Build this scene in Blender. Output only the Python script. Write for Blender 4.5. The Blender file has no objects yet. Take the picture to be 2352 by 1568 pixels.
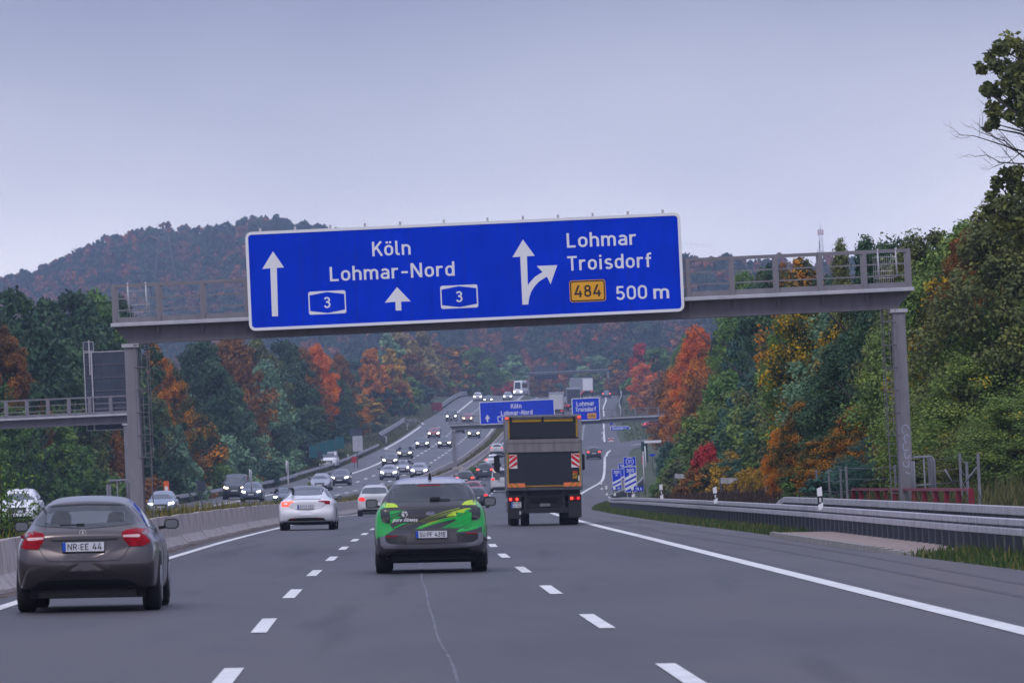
import bpy, bmesh, math, random
from mathutils import Vector, Matrix
from mathutils.bvhtree import BVHTree
rnd = random.Random(7)
S = bpy.context.scene
C = S.collection
R_ = math.radians
PI = math.pi

# ------------------------------------------------------------------ camera
F = 13067.0            # focal length in units of 1/2352 of the frame width
PIT = R_(1.359); ROLL = R_(2.6); H0 = 1.6; CR = -.0254
cd = bpy.data.cameras.new('camera'); cam = bpy.data.objects.new('camera', cd); C.objects.link(cam)
cd.sensor_width = 36; cd.lens = F / 2352 * 36; cd.clip_start = 1; cd.clip_end = 20000
cam.location = (0, 0, H0)
RM = Matrix.Rotation(PI/2 + PIT, 3, 'X') @ Matrix.Rotation(-ROLL, 3, 'Z')
cam.rotation_euler = RM.to_euler()
cd.dof.use_dof = True; cd.dof.focus_distance = 128; cd.dof.aperture_fstop = 9
S.camera = cam

# ------------------------------------------------------------------ sky and light
W = bpy.data.worlds.new('World'); S.world = W; W.use_nodes = True
nt = W.node_tree; nt.nodes.clear()
def N(t, typ, **kw):
    n = t.nodes.new(typ)
    for k, v in kw.items():
        if k.startswith('i_'): n.inputs[k[2:].replace('_', ' ')].default_value = v
        elif k.startswith('n_'): n.inputs[int(k[2:])].default_value = v
        else: setattr(n, k, v)
    return n
def ramp(t, stops, interp='LINEAR'):
    n = t.nodes.new('ShaderNodeValToRGB'); r = n.color_ramp; r.interpolation = interp
    while len(r.elements) > 1: r.elements.remove(r.elements[-1])
    for i, (p, c) in enumerate(stops):
        e = r.elements[0] if i == 0 else r.elements.new(p)
        e.position = p; e.color = tuple(c) + (1,) if len(c) == 3 else c
    return n
SUN_EL, SUN_AZ = R_(48), R_(200)
sky = N(nt, 'ShaderNodeTexSky', sky_type='NISHITA', sun_disc=False, sun_elevation=SUN_EL, sun_rotation=SUN_AZ, dust_density=4.0, air_density=1.2)
skm = N(nt, 'ShaderNodeVectorMath', operation='SCALE'); skm.inputs['Scale'].default_value = .085
nt.links.new(sky.outputs[0], skm.inputs[0])
geo = N(nt, 'ShaderNodeTexCoord'); sep = N(nt, 'ShaderNodeSeparateXYZ'); nt.links.new(geo.outputs['Generated'], sep.inputs[0])
cr = ramp(nt, [(0.0, (1.1, 1.07, 1.2)), (.04, (1.0, .985, 1.11)), (.06, (.66, .67, .81)), (.085, (.34, .365, .52)), (.13, (.33, .36, .54)), (.3, (.42, .46, .70)), (1.0, (.70, .75, 1.0))])
nt.links.new(sep.outputs['Z'], cr.inputs[0])
mp = N(nt, 'ShaderNodeMapping'); mp.inputs['Scale'].default_value = (3.2, 3.2, 6); mp.inputs['Location'].default_value = (.55, .0, .0); nt.links.new(geo.outputs['Generated'], mp.inputs[0])
nz = N(nt, 'ShaderNodeTexNoise'); nz.inputs['Scale'].default_value = 2.0; nz.inputs['Detail'].default_value = 5.0; nz.inputs['Roughness'].default_value = .45; nt.links.new(mp.outputs[0], nz.inputs['Vector'])
nr = ramp(nt, [(.32, (.84, .86, .90)), (.68, (1.22, 1.19, 1.13))]); nt.links.new(nz.outputs[0], nr.inputs[0])
mul = N(nt, 'ShaderNodeMix', data_type='RGBA', blend_type='MULTIPLY'); mul.inputs[0].default_value = 1
nt.links.new(cr.outputs[0], mul.inputs[6]); nt.links.new(nr.outputs[0], mul.inputs[7])
mx = N(nt, 'ShaderNodeMix', data_type='RGBA'); mx.inputs[0].default_value = .93
nt.links.new(skm.outputs[0], mx.inputs[6]); nt.links.new(mul.outputs[2], mx.inputs[7])
bg = N(nt, 'ShaderNodeBackground'); bg.inputs['Strength'].default_value = 1.0
out = N(nt, 'ShaderNodeOutputWorld'); nt.links.new(mx.outputs[2], bg.inputs[0]); nt.links.new(bg.outputs[0], out.inputs[0])
sl = bpy.data.lights.new('sun', 'SUN'); sl.energy = .9; sl.angle = R_(14); sl.color = (1, .93, .88)
so = bpy.data.objects.new('sun', sl); C.objects.link(so)
so.rotation_euler = Vector((-math.sin(SUN_AZ)*math.cos(SUN_EL), -math.cos(SUN_AZ)*math.cos(SUN_EL), -math.sin(SUN_EL))).to_track_quat('-Z', 'Y').to_euler()
S.view_settings.view_transform = 'Standard'; S.view_settings.look = 'None'
S.view_settings.exposure = 0.3; S.view_settings.gamma = 1
S.cycles.max_bounces = 5; S.cycles.diffuse_bounces = 2; S.cycles.glossy_bounces = 3; S.cycles.transmission_bounces = 3
S.cycles.volume_bounces = 0; S.cycles.transparent_max_bounces = 6
S.cycles.volume_step_rate = 10; S.cycles.use_denoising = True
S.cycles.sample_clamp_indirect = 4; S.render.film_transparent = False
S.cycles.caustics_reflective = False; S.cycles.caustics_refractive = False

# ------------------------------------------------------------------ terrain maths
def curve(tab):
    xs = [p[0] for p in tab]; zs = [p[1] for p in tab]; n = len(tab)
    m = [0]*n
    for j in range(n):
        a, b = max(j-1, 0), min(j+1, n-1); m[j] = (zs[b]-zs[a])/(xs[b]-xs[a])
    def f(y):
        if y <= xs[0]: return zs[0] + (y-xs[0])*m[0]
        if y >= xs[-1]: return zs[-1] + (y-xs[-1])*m[-1]
        i = 0
        while xs[i+1] < y: i += 1
        h = xs[i+1]-xs[i]; t = (y-xs[i])/h
        return (2*t**3-3*t*t+1)*zs[i]+(t**3-2*t*t+t)*h*m[i]+(-2*t**3+3*t*t)*zs[i+1]+(t**3-t*t)*h*m[i+1]
    return f
def sst(a, b, x):
    t = min(max((x-a)/(b-a), 0), 1); return t*t*(3-2*t)
_E = curve([(-50,0),(0,0),(184,0),(290,-.27),(340,-.48),(400,-.5),(470,-.15),(551,.5),(640,1.3),(750,3.2),(954,8.1),(1150,14),(1307,19),(1400,21),(1500,21.9),(1650,21.6),(1800,20)])
E = lambda y: _E(min(max(y, -50), 1800))
XL = curve([(-40,-4.0),(0,-4.95),(46,-6.08),(75,-6.85),(97,-7.15),(120,-7.42),(150,-7.85),(190,-8.25),(285,-9.2),(359,-9.7),(450,-9.7),(550,-9.0),(663,-7.0),(835,-3.4),(969,-1.2),(1132,1.8),(1300,4.5),(1450,6.5)])
XR = curve([(-40,7.6),(0,6.0),(55,4.79),(100,3.86),(135,3.2),(186,2.3),(250,1.7),(320,1.7),(400,2.8),(450,4.2),(512,6.0),(587,8.4),(660,9.95),(800,12.3),(900,13.9),(1000,15.4),(1132,17.6),(1205,18.7),(1286,20.6),(1450,23)])
XE = curve([(-40,9.8),(0,9.3),(60,8.3),(86,7.6),(103,7.0),(143,6.1),(196,4.7),(250,4.2),(300,4.2),(371,4.7),(430,6.6),(500,9.4),(587,12),(660,13.6),(740,15),(800,15.6),(860,16),(1000,17.6),(1132,20.2),(1205,21.3),(1286,23.4),(1450,26)])
XO = curve([(-40,-8),(0,-8.8),(75,-10.7),(150,-12),(250,-13.4),(350,-13.9),(450,-14),(550,-12.6),(620,-10.8),(720,-8.4),(892,-5.55),(1011,-4.0),(1130,-2),(1300,1.0),(1450,3.2)])
XOL = lambda y: XO(y) - 10.4
OFF = lambda y: .5*sst(560, 690, y)
def road(x, y): return E(y) + CR*min(max(x, -40), 30)
def opp(x, y): return road(x, y) + OFF(y)
SKY_ = curve([(-800,700),(0,628),(100,609),(180,581),(250,553),(330,539),(380,526),(480,534),(560,517),(630,502),(700,514),(800,527),(1000,545),(1300,555),(1500,580),(1570,580),(1700,580),(1780,574),(1830,592),(1930,575),(2100,600),(2352,620),(3200,660)])
def ray(px, py):
    d = RM @ Vector(((px-1176)/F, -(py-784)/F, -1)); return d/d.y
def P(px, py, d): return Vector((0, 0, H0)) + ray(px, py)*d
def az(x, y): return 1176 + F*x/y
def yridge(px): return 2950 - 900*sst(1250, 1560, px)
def proj(v):
    c = RM.transposed() @ (Vector(v) - Vector((0, 0, H0))); return 1176 + F*c.x/-c.z, 784 - F*c.y/-c.z
def hillz(x, y):
    px = az(x, y); yr = yridge(px)
    zr = P(px, SKY_(px), yr).z - (17 if yr > 2500 else 12)
    t = sst(1560, yr, y) if y < yr else 1 - .15*sst(yr, yr+600, y)
    return 20 + (zr-20)*t + 3*math.sin(x*.021+y*.004)*min(1, (y-1500)/400)
def T(x, y):
    if y > 1800: return hillz(x, y)
    xl, xe, xo = XL(y), XE(y), XO(y)
    if x > xe:
        z = road(xe, y) - .03
        k = 1 - sst(300, 430, y)
        z += k*(.42*sst(1.2, 4.2, x-xe) + .75*sst(4.2, 10, x-xe)) + .02*max(x-xe-8, 0)*(1-.5*k)
        if y > 880 and y < 1300: z += .8*sst(6, 30, x-xe)
    elif x > xl-1.3: z = road(x, y) - .03
    elif x > xo+.5:
        t = (xl-1.3-x)/max(xl-1.3-xo-.5, .01); z = road(x, y) + OFF(y)*sst(0, 1, t) - .03 + .25*math.sin(PI*min(max(t, 0), 1))*(1-sst(420, 600, y))
    elif x > xo-14.5: z = opp(x, y) - .03
    else:
        dx = xo-14.5-x; z = opp(xo-14.5, y) - .03 + .03*dx
    if y > 1500: z += (hillz(x, y)-z)*sst(1500, 1800, y)
    return z
def hit(px, py, off=0, dmin=30, dmax=1600):
    r = ray(px, py); d = dmin; g = lambda d: H0 + r.z*d - (E(d)+off*OFF(d)/.5+CR*r.x*d)
    prev = g(d)
    while d < dmax:
        n = g(d+4)
        if prev > 0 >= n:
            a, b = d, d+4
            for _ in range(24):
                m = (a+b)/2
                if g(m) > 0: a = m
                else: b = m
            return Vector((a*r.x, a, E(a)+off*OFF(a)/.5+CR*r.x*a))
        prev = n; d += 4
    return None

# ------------------------------------------------------------------ materials
MATS = {}
def mat(name, col=(.5,.5,.5), rough=.6, metal=0, spec=.4, noise=.12, scale=8, emit=None, es=0, coat=0, bump=0, grime=0):
    if name in MATS: return MATS[name]
    m = bpy.data.materials.new(name); m.use_nodes = True; t = m.node_tree; b = t.nodes['Principled BSDF']
    b.inputs['Roughness'].default_value = rough; b.inputs['Metallic'].default_value = metal; b.inputs['Specular IOR Level'].default_value = spec
    b.inputs['Coat Weight'].default_value = coat; b.inputs['Coat Roughness'].default_value = .08
    if emit:
        b.inputs['Emission Color'].default_value = tuple(emit)+(1,); b.inputs['Emission Strength'].default_value = es
    tc = N(t, 'ShaderNodeTexCoord'); nn = N(t, 'ShaderNodeTexNoise'); nn.inputs['Scale'].default_value = scale; nn.inputs['Detail'].default_value = 4
    t.links.new(tc.outputs['Object'], nn.inputs['Vector'])
    r = ramp(t, [(.3, [c*(1-noise) for c in col]), (.7, [min(c*(1+noise), 1) for c in col])]); t.links.new(nn.outputs[0], r.inputs[0])
    src = r.outputs[0]
    if grime:
        mp = N(t, 'ShaderNodeMapping'); mp.inputs['Scale'].default_value = (1.7, 1.7, .25); t.links.new(tc.outputs['Object'], mp.inputs[0])
        n2 = N(t, 'ShaderNodeTexNoise'); n2.inputs['Scale'].default_value = 3; n2.inputs['Detail'].default_value = 5; t.links.new(mp.outputs[0], n2.inputs['Vector'])
        r2 = ramp(t, [(.42, (1, 1, 1)), (.75, (1-grime, 1-grime*1.05, 1-grime*1.1))]); t.links.new(n2.outputs[0], r2.inputs[0])
        mm = N(t, 'ShaderNodeMix', data_type='RGBA', blend_type='MULTIPLY'); mm.inputs[0].default_value = 1
        t.links.new(src, mm.inputs[6]); t.links.new(r2.outputs[0], mm.inputs[7]); src = mm.outputs[2]
    t.links.new(src, b.inputs['Base Color'])
    if bump:
        bp = N(t, 'ShaderNodeBump'); bp.inputs['Strength'].default_value = bump; bp.inputs['Distance'].default_value = .02
        n3 = N(t, 'ShaderNodeTexNoise'); n3.inputs['Scale'].default_value = scale*6; n3.inputs['Detail'].default_value = 3; t.links.new(tc.outputs['Object'], n3.inputs['Vector'])
        t.links.new(n3.outputs[0], bp.inputs['Height']); t.links.new(bp.outputs[0], b.inputs['Normal'])
    MATS[name] = m; return m

def asphalt(name, base, seed, tint=(1, 1, 1)):
    m = bpy.data.materials.new(name); m.use_nodes = True; t = m.node_tree; b = t.nodes['Principled BSDF']
    at = N(t, 'ShaderNodeAttribute', attribute_name='lane'); sx = N(t, 'ShaderNodeSeparateXYZ'); t.links.new(at.outputs['Vector'], sx.inputs[0])
    tc = N(t, 'ShaderNodeTexCoord')
    # wheel tracks: cosine across the lane coordinate
    mt = N(t, 'ShaderNodeMath', operation='MULTIPLY'); mt.inputs[1].default_value = 2*PI*2; t.links.new(sx.outputs['X'], mt.inputs[0])
    cs = N(t, 'ShaderNodeMath', operation='COSINE'); t.links.new(mt.outputs[0], cs.inputs[0])
    mp = N(t, 'ShaderNodeMapping'); mp.inputs['Scale'].default_value = (.9, .035, 1); mp.inputs['Location'].default_value = (seed, seed, 0); t.links.new(tc.outputs['Object'], mp.inputs[0])
    n1 = N(t, 'ShaderNodeTexNoise'); n1.inputs['Scale'].default_value = 1.2; n1.inputs['Detail'].default_value = 5; t.links.new(mp.outputs[0], n1.inputs['Vector'])
    n2 = N(t, 'ShaderNodeTexNoise'); n2.inputs['Scale'].default_value = 14; n2.inputs['Detail'].default_value = 6; n2.inputs['Roughness'].default_value = .8; t.links.new(tc.outputs['Object'], n2.inputs['Vector'])
    n3 = N(t, 'ShaderNodeTexNoise'); n3.inputs['Scale'].default_value = .07; n3.inputs['Detail'].default_value = 3; t.links.new(tc.outputs['Object'], n3.inputs['Vector'])
    a1 = N(t, 'ShaderNodeMath', operation='MULTIPLY_ADD'); t.links.new(cs.outputs[0], a1.inputs[0]); a1.inputs[1].default_value = .075; nm = N(t, 'ShaderNodeMath', operation='MULTIPLY'); nm.inputs[1].default_value = 1.4; t.links.new(n1.outputs[0], nm.inputs[0]); t.links.new(nm.outputs[0], a1.inputs[2])
    a2 = N(t, 'ShaderNodeMath', operation='MULTIPLY_ADD'); t.links.new(n2.outputs[0], a2.inputs[0]); a2.inputs[1].default_value = .42; t.links.new(a1.outputs[0], a2.inputs[2])
    a3 = N(t, 'ShaderNodeMath', operation='MULTIPLY_ADD'); t.links.new(n3.outputs[0], a3.inputs[0]); a3.inputs[1].default_value = .5; t.links.new(a2.outputs[0], a3.inputs[2])
    c = lambda k: tuple(base*k*q for q in tint)
    r = ramp(t, [(.68, c(.55)), (.91, c(.92)), (1.0, c(1.30))]); t.links.new(a3.outputs[0], r.inputs[0])
    mp4 = N(t, 'ShaderNodeMapping'); mp4.inputs['Scale'].default_value = (.30, .05, 1); mp4.inputs['Location'].default_value = (seed*2, 3, 0); t.links.new(tc.outputs['Object'], mp4.inputs[0])
    n4 = N(t, 'ShaderNodeTexNoise'); n4.inputs['Scale'].default_value = 1.0; n4.inputs['Detail'].default_value = 6; n4.inputs['Roughness'].default_value = .65; t.links.new(mp4.outputs[0], n4.inputs['Vector'])
    r4 = ramp(t, [(.36, (.80, .78, .80)), (.5, (1, 1, 1)), (.60, (1.18, 1.06, 1.0)), (.68, (1, 1, 1))]); t.links.new(n4.outputs[0], r4.inputs[0])
    m4 = N(t, 'ShaderNodeMix', data_type='RGBA', blend_type='MULTIPLY'); m4.inputs[0].default_value = 1; t.links.new(r.outputs[0], m4.inputs[6]); t.links.new(r4.outputs[0], m4.inputs[7]); t.links.new(m4.outputs[2], b.inputs['Base Color'])
    b.inputs['Roughness'].default_value = .56; b.inputs['Specular IOR Level'].default_value = .4
    bp = N(t, 'ShaderNodeBump'); bp.inputs['Strength'].default_value = .5; bp.inputs['Distance'].default_value = .01; t.links.new(n2.outputs[0], bp.inputs['Height']); t.links.new(bp.outputs[0], b.inputs['Normal'])
    return m

def leafmat(name, stops, transl=.15):
    if name in MATS: return MATS[name]
    m = bpy.data.materials.new(name); m.use_nodes = True; t = m.node_tree; b = t.nodes['Principled BSDF']
    at = N(t, 'ShaderNodeAttribute', attribute_name='tint'); oi = N(t, 'ShaderNodeObjectInfo')
    r = ramp(t, stops)
    ad = N(t, 'ShaderNodeMath', operation='MULTIPLY_ADD'); t.links.new(oi.outputs['Random'], ad.inputs[0]); ad.inputs[1].default_value = .16
    sb = N(t, 'ShaderNodeMath', operation='SUBTRACT'); t.links.new(at.outputs['Fac'], sb.inputs[0]); sb.inputs[1].default_value = .08; t.links.new(sb.outputs[0], ad.inputs[2])
    t.links.new(ad.outputs[0], r.inputs[0]); t.links.new(r.outputs[0], b.inputs['Base Color'])
    b.inputs['Roughness'].default_value = .65; b.inputs['Specular IOR Level'].default_value = .2
    tr = N(t, 'ShaderNodeBsdfTranslucent'); t.links.new(r.outputs[0], tr.inputs[0])
    ms = N(t, 'ShaderNodeMixShader'); ms.inputs[0].default_value = transl
    o = [n for n in t.nodes if n.type == 'OUTPUT_MATERIAL'][0]
    t.links.new(b.outputs[0], ms.inputs[1]); t.links.new(tr.outputs[0], ms.inputs[2]); t.links.new(ms.outputs[0], o.inputs[0])
    MATS[name] = m; return m

# ------------------------------------------------------------------ objects
def tag(o, label=None, cat=None, group=None, kind=None):
    if label: o['label'] = label
    if cat: o['category'] = cat
    if group: o['group'] = group
    if kind: o['kind'] = kind
    return o
def thing(name, loc, rz, label, cat, group=None):
    o = bpy.data.objects.new(name, None); C.objects.link(o); o.location = loc; o.rotation_euler = (0, 0, rz)
    o.empty_display_size = .3
    return tag(o, label, cat, group)
def place(name, mesh, parent=None, mats=None, loc=None, rot=None):
    o = bpy.data.objects.new(name, mesh); C.objects.link(o)
    if parent: o.parent = parent
    if loc is not None: o.location = loc
    if rot is not None: o.rotation_euler = rot
    if mats:
        for i, m in enumerate(mats if isinstance(mats, (list, tuple)) else [mats]):
            o.material_slots[i].link = 'OBJECT'; o.material_slots[i].material = m
    return o
def copy_tree(o, parent=None):
    c = o.copy(); C.objects.link(c)
    if parent: c.parent = parent
    for ch in [q for q in KIDS.get(o.name, [])]: copy_tree(ch, c)
    return c
KIDS = {}
class MB:
    def __init__(s): s.v = []; s.f = []; s.sm = []
    def add(s, vs, fs, smooth=False):
        k = len(s.v); s.v += [tuple(v) for v in vs]; s.f += [tuple(k+i for i in f) for f in fs]; s.sm += [smooth]*len(fs); return s
    def box(s, c, d, M=None, bev=0):
        x, y, z = d[0]/2, d[1]/2, d[2]/2; c = Vector(c)
        vs = [Vector((i*x, j*y, k*z)) for i in (-1, 1) for j in (-1, 1) for k in (-1, 1)]
        if M is not None: vs = [M @ v for v in vs]
        return s.add([v+c for v in vs], [(0,1,3,2),(4,6,7,5),(0,4,5,1),(2,3,7,6),(0,2,6,4),(1,5,7,3)])
    def tube(s, pts, r, n=8, caps=True):
        pts = [Vector(p) for p in pts]; k = len(s.v); m = len(pts)
        for i, p in enumerate(pts):
            d = (pts[min(i+1, m-1)]-pts[max(i-1, 0)]).normalized()
            a = d.cross(Vector((0, 0, 1)) if abs(d.z) < .9 else Vector((1, 0, 0))).normalized(); b = d.cross(a)
            rr = r[i] if isinstance(r, (list, tuple)) else r
            for j in range(n):
                t = 2*PI*j/n; s.v.append(tuple(p + a*math.cos(t)*rr + b*math.sin(t)*rr))
        for i in range(m-1):
            for j in range(n):
                s.f.append((k+i*n+j, k+i*n+(j+1) % n, k+(i+1)*n+(j+1) % n, k+(i+1)*n+j)); s.sm.append(True)
        if caps:
            s.f.append(tuple(k+j for j in range(n-1, -1, -1))); s.f.append(tuple(k+(m-1)*n+j for j in range(n))); s.sm += [False, False]
        return s
    def bar(s, a, b, w, h):
        a, b = Vector(a), Vector(b); d = b-a; L = d.length; q = d.to_track_quat('Y', 'Z').to_matrix()
        return s.box((a+b)/2, (w, L, h), q)
    def prism(s, poly, y0, y1, axis='y'):   # poly in (x,z), extruded along y
        n = len(poly); vs = [(p[0], y0, p[1]) for p in poly]+[(p[0], y1, p[1]) for p in poly]
        if axis == 'x': vs = [(v[1], v[0], v[2]) for v in vs]
        return s.add(vs, [tuple(range(n)), tuple(range(2*n-1, n-1, -1))]+[(i, i+n, (i+1) % n+n, (i+1) % n) for i in range(n)])
    def mesh(s, name, mats):
        me = bpy.data.meshes.new(name); me.from_pydata(s.v, [], s.f)
        for m in (mats if isinstance(mats, (list, tuple)) else [mats]): me.materials.append(m)
        me.polygons.foreach_set('use_smooth', s.sm); me.update()
        bm = bmesh.new(); bm.from_mesh(me); bmesh.ops.recalc_face_normals(bm, faces=bm.faces); bm.to_mesh(me); bm.free()
        return me
    def build(s, name, mats, parent=None, bevel=0, loc=None, rot=None):
        o = place(name, s.mesh(name, mats), parent, None, loc, rot)
        if bevel:
            md = o.modifiers.new('b', 'BEVEL'); md.width = bevel; md.segments = 2; md.limit_method = 'ANGLE'
        return o

# ------------------------------------------------------------------ stroke lettering (road-sign style)
def arc(cx, cy, rx, ry, a0, a1, n=9):
    return [(cx+rx*math.cos(R_(a0+(a1-a0)*i/n)), cy+ry*math.sin(R_(a0+(a1-a0)*i/n))) for i in range(n+1)]
def stad(x0, x1, y0, y1):
    r = (x1-x0)/2; cx = (x0+x1)/2
    p = arc(cx, y1-r*1.05, r, r*1.05, 0, 180)+arc(cx, y0+r*1.05, r, r*1.05, 180, 360); return p+[p[0], p[1]]
XH = .66
def G():
    g = {}
    g['K'] = (.60, [[(.07,0),(.07,1)], [(.55,1.0),(.09,.40)], [(.26,.60),(.58,0)]])
    g['L'] = (.52, [[(.07,1),(.07,.07),(.5,.07)]])
    g['N'] = (.68, [[(.07,0),(.07,1)], [(.1,.95),(.56,.05)], [(.59,0),(.59,1)]])
    g['T'] = (.58, [[(.0,.93),(.58,.93)], [(.29,.93),(.29,0)]])
    g['P'] = (.56, [[(.07,0),(.07,1)], [(.07,.93)]+arc(.3,.70,.22,.23,90,-90)+[(.07,.47)]])
    g['R'] = (.60, [[(.07,0),(.07,1)], [(.07,.93)]+arc(.3,.70,.22,.23,90,-90)+[(.07,.47)], [(.3,.47),(.55,0)]])
    g['E'] = (.54, [[(.52,.93),(.07,.93),(.07,.07),(.52,.07)], [(.07,.5),(.46,.5)]])
    g['F'] = (.52, [[(.52,.93),(.07,.93),(.07,0)], [(.07,.5),(.44,.5)]])
    g['U'] = (.62, [[(.07,1)]+arc(.31,.3,.24,.23,180,360)+[(.55,1)]])
    g['V'] = (.60, [[(.05,1),(.3,.03),(.55,1)]])
    g['X'] = (.60, [[(.05,1),(.55,0)], [(.55,1),(.05,0)]])
    g['M'] = (.76, [[(.07,0),(.07,1)], [(.09,.95),(.38,.35),(.67,.95)], [(.69,0),(.69,1)]])
    g['A'] = (.62, [[(.03,0),(.31,.98),(.59,0)], [(.13,.27),(.49,.27)]])
    g['B'] = (.58, [[(.07,0),(.07,1)], [(.07,.93)]+arc(.3,.72,.19,.21,90,-90)+[(.07,.51)], [(.3,.51)]+arc(.31,.29,.21,.22,90,-90)+[(.07,.07)]])
    g['D'] = (.62, [[(.07,0),(.07,1)], [(.07,.93)]+arc(.3,.68,.25,.25,90,0)+arc(.3,.32,.25,.25,0,-90)+[(.07,.07)]])
    g['G'] = (.62, [arc(.31,.7,.24,.23,20,180)+arc(.31,.3,.24,.23,180,360)+[(.55,.48),(.33,.48)]])
    g['S'] = (.58, [arc(.29,.73,.21,.2,25,180,8)+arc(.29,.71,.21,.2,180,250,4)+arc(.29,.29,.22,.22,70,0,5)+arc(.29,.29,.22,.22,0,-155,9)])
    g['0'] = (.60, [stad(.07,.53,.07,.93)])
    g['1'] = (.40, [[(.02,.74),(.24,.97),(.24,0)]])
    g['2'] = (.58, [arc(.29,.7,.21,.23,170,-35,10)+[(.08,.08),(.54,.07)]])
    g['3'] = (.58, [arc(.28,.74,.2,.19,160,-90,9), [(.2,.55),(.28,.55)], arc(.28,.31,.22,.24,90,-160,11)])
    g['4'] = (.62, [[(.36,1),(.07,.27),(.6,.27)], [(.45,.55),(.45,0)]])
    g['5'] = (.58, [[(.5,.93),(.13,.93),(.1,.52)]+arc(.28,.32,.23,.25,130,-155,12)])
    g['6'] = (.58, [stad(.07,.51,.07,.56), [(.08,.36),(.34,1)]])
    g['7'] = (.56, [[(.03,.93),(.5,.93),(.2,0)]])
    g['8'] = (.58, [stad(.1,.48,.53,.93), stad(.07,.51,.07,.53)])
    g['.'] = (.2, [[(.1,0),(.1,.14)]])
    g['-'] = (.46, [[(.04,.4),(.42,.4)]])
    g['·'] = (.24, [[(.12,.62),(.12,.8)], [(.12,.2),(.12,.38)]])
    x = XH
    g['o'] = (.54, [stad(.07,.47,.07,x)])
    g['ö'] = (.54, [stad(.07,.47,.07,x), [(.17,.84),(.17,.98)], [(.37,.84),(.37,.98)]])
    g['l'] = (.26, [[(.07,1)]+arc(.19,.19,.12,.12,180,270,4)+[(.26,.07)]])
    g['n'] = (.53, [[(.07,0),(.07,.73)], [(.07,.4)]+arc(.265,x-.2,.195,.2,180,0)+[(.46,0)]])
    g['h'] = (.53, [[(.07,0),(.07,1)], [(.07,.4)]+arc(.265,x-.2,.195,.2,180,0)+[(.46,0)]])
    g['m'] = (.84, [[(.07,0),(.07,.73)], [(.07,.4)]+arc(.25,x-.18,.17,.18,180,0)+[(.42,0)], [(.42,.4)]+arc(.6,x-.18,.17,.18,180,0)+[(.77,0)]])
    g['r'] = (.40, [[(.07,0),(.07,.73)], [(.07,.42)]+arc(.25,x-.2,.17,.2,180,75)+[(.38,x)]])
    g['a'] = (.52, [arc(.26,x-.17,.19,.17,150,0,7)+[(.45,0)], arc(.25,.22,.18,.16,60,300,12)+[(.45,.12)], [(.3,.375),(.45,.375)]])
    g['i'] = (.22, [[(.1,0),(.1,.73)], [(.1,.86),(.1,1.0)]])
    g['s'] = (.48, [arc(.24,.53,.17,.14,30,180,7)+arc(.24,.5,.17,.12,180,260,4)+arc(.24,.21,.18,.15,80,0,4)+arc(.24,.21,.18,.15,0,-150,7)])
    g['d'] = (.54, [stad(.07,.45,.07,x), [(.47,0),(.47,1)]])
    g['f'] = (.36, [[(.13,0)]+arc(.28,.8,.14,.14,180,90,5)+[(.36,.94)], [(0,.63),(.34,.63)]])
    g['t'] = (.34, [[(.12,.95),(.12,.2)]+arc(.25,.2,.13,.13,180,270,4)+[(.33,.07)], [(0,.63),(.33,.63)]])
    g['u'] = (.53, [[(.07,.73)]+arc(.265,.27,.195,.2,180,360)+[(.46,.73)]])
    g['e'] = (.52, [[(.08,.36),(.45,.36)]+arc(.265,x-.2,.185,.2,0,180)+arc(.265,.26,.185,.19,180,320,7)])
    g['p'] = (.54, [stad(.09,.47,.07,x), [(.07,-.28),(.07,.73)]])
    g[' '] = (.3, [])
    return g
GL = G()
def ribbon(pts, w):
    pts = [Vector(p) for p in pts]; q = [pts[0]]
    for p in pts[1:]:
        if (p-q[-1]).length > 1e-4: q.append(p)
    pts = q; L = []; n = len(pts)
    for i in range(n):
        if i == 0: d = (pts[1]-pts[0]).normalized(); nn = Vector((-d.y, d.x)); k = 1
        elif i == n-1: d = (pts[-1]-pts[-2]).normalized(); nn = Vector((-d.y, d.x)); k = 1
        else:
            a = (pts[i]-pts[i-1]).normalized(); b = (pts[i+1]-pts[i]).normalized(); na = Vector((-a.y, a.x)); nb = Vector((-b.y, b.x))
            nn = (na+nb); nn = nn.normalized() if nn.length > .05 else na; k = min(1/max(nn.dot(na), .35), 2.2)
        L.append((pts[i]+nn*w/2*k, pts[i]-nn*w/2*k))
    return L
def text_w(s, cap, sp=.13): return cap*(sum(GL[c][0] for c in s)+sp*(len(s)-1))
def text_quads(s, cap, width=None, sp=.13, sw=.14):
    """list of quads in (x,z), origin at the left of the baseline"""
    w = text_w(s, cap, sp); kx = (width/w) if width else 1; x = 0; Q = []
    for c in s:
        for st in GL[c][1]:
            L = ribbon(st, sw)
            for i in range(len(L)-1):
                Q.append([((x+p.x)*cap*kx, p.y*cap) for p in (L[i][0], L[i][1], L[i+1][1], L[i+1][0])])
        x += GL[c][0]+sp
    return Q
def letters(s, x, z, cap, y, width=None, slope=0, sw=.14, th=.004):
    mb = MB()
    for i, q in enumerate(text_quads(s, cap, width, sw=sw)):
        e = th+i*.00003
        q = [(x+p[0], z+p[1]+slope*p[0]) for p in q]
        mb.prism(q, y-e, y)
    return mb
def rrect(w, h, r, n=5, cx=0, cz=0):
    p = []
    for (sx, sz, a) in ((1, 1, 0), (-1, 1, 90), (-1, -1, 180), (1, -1, 270)):
        p += arc(cx+sx*(w/2-r), cz+sz*(h/2-r), r, r, a, a+90, n)
    return p
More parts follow.
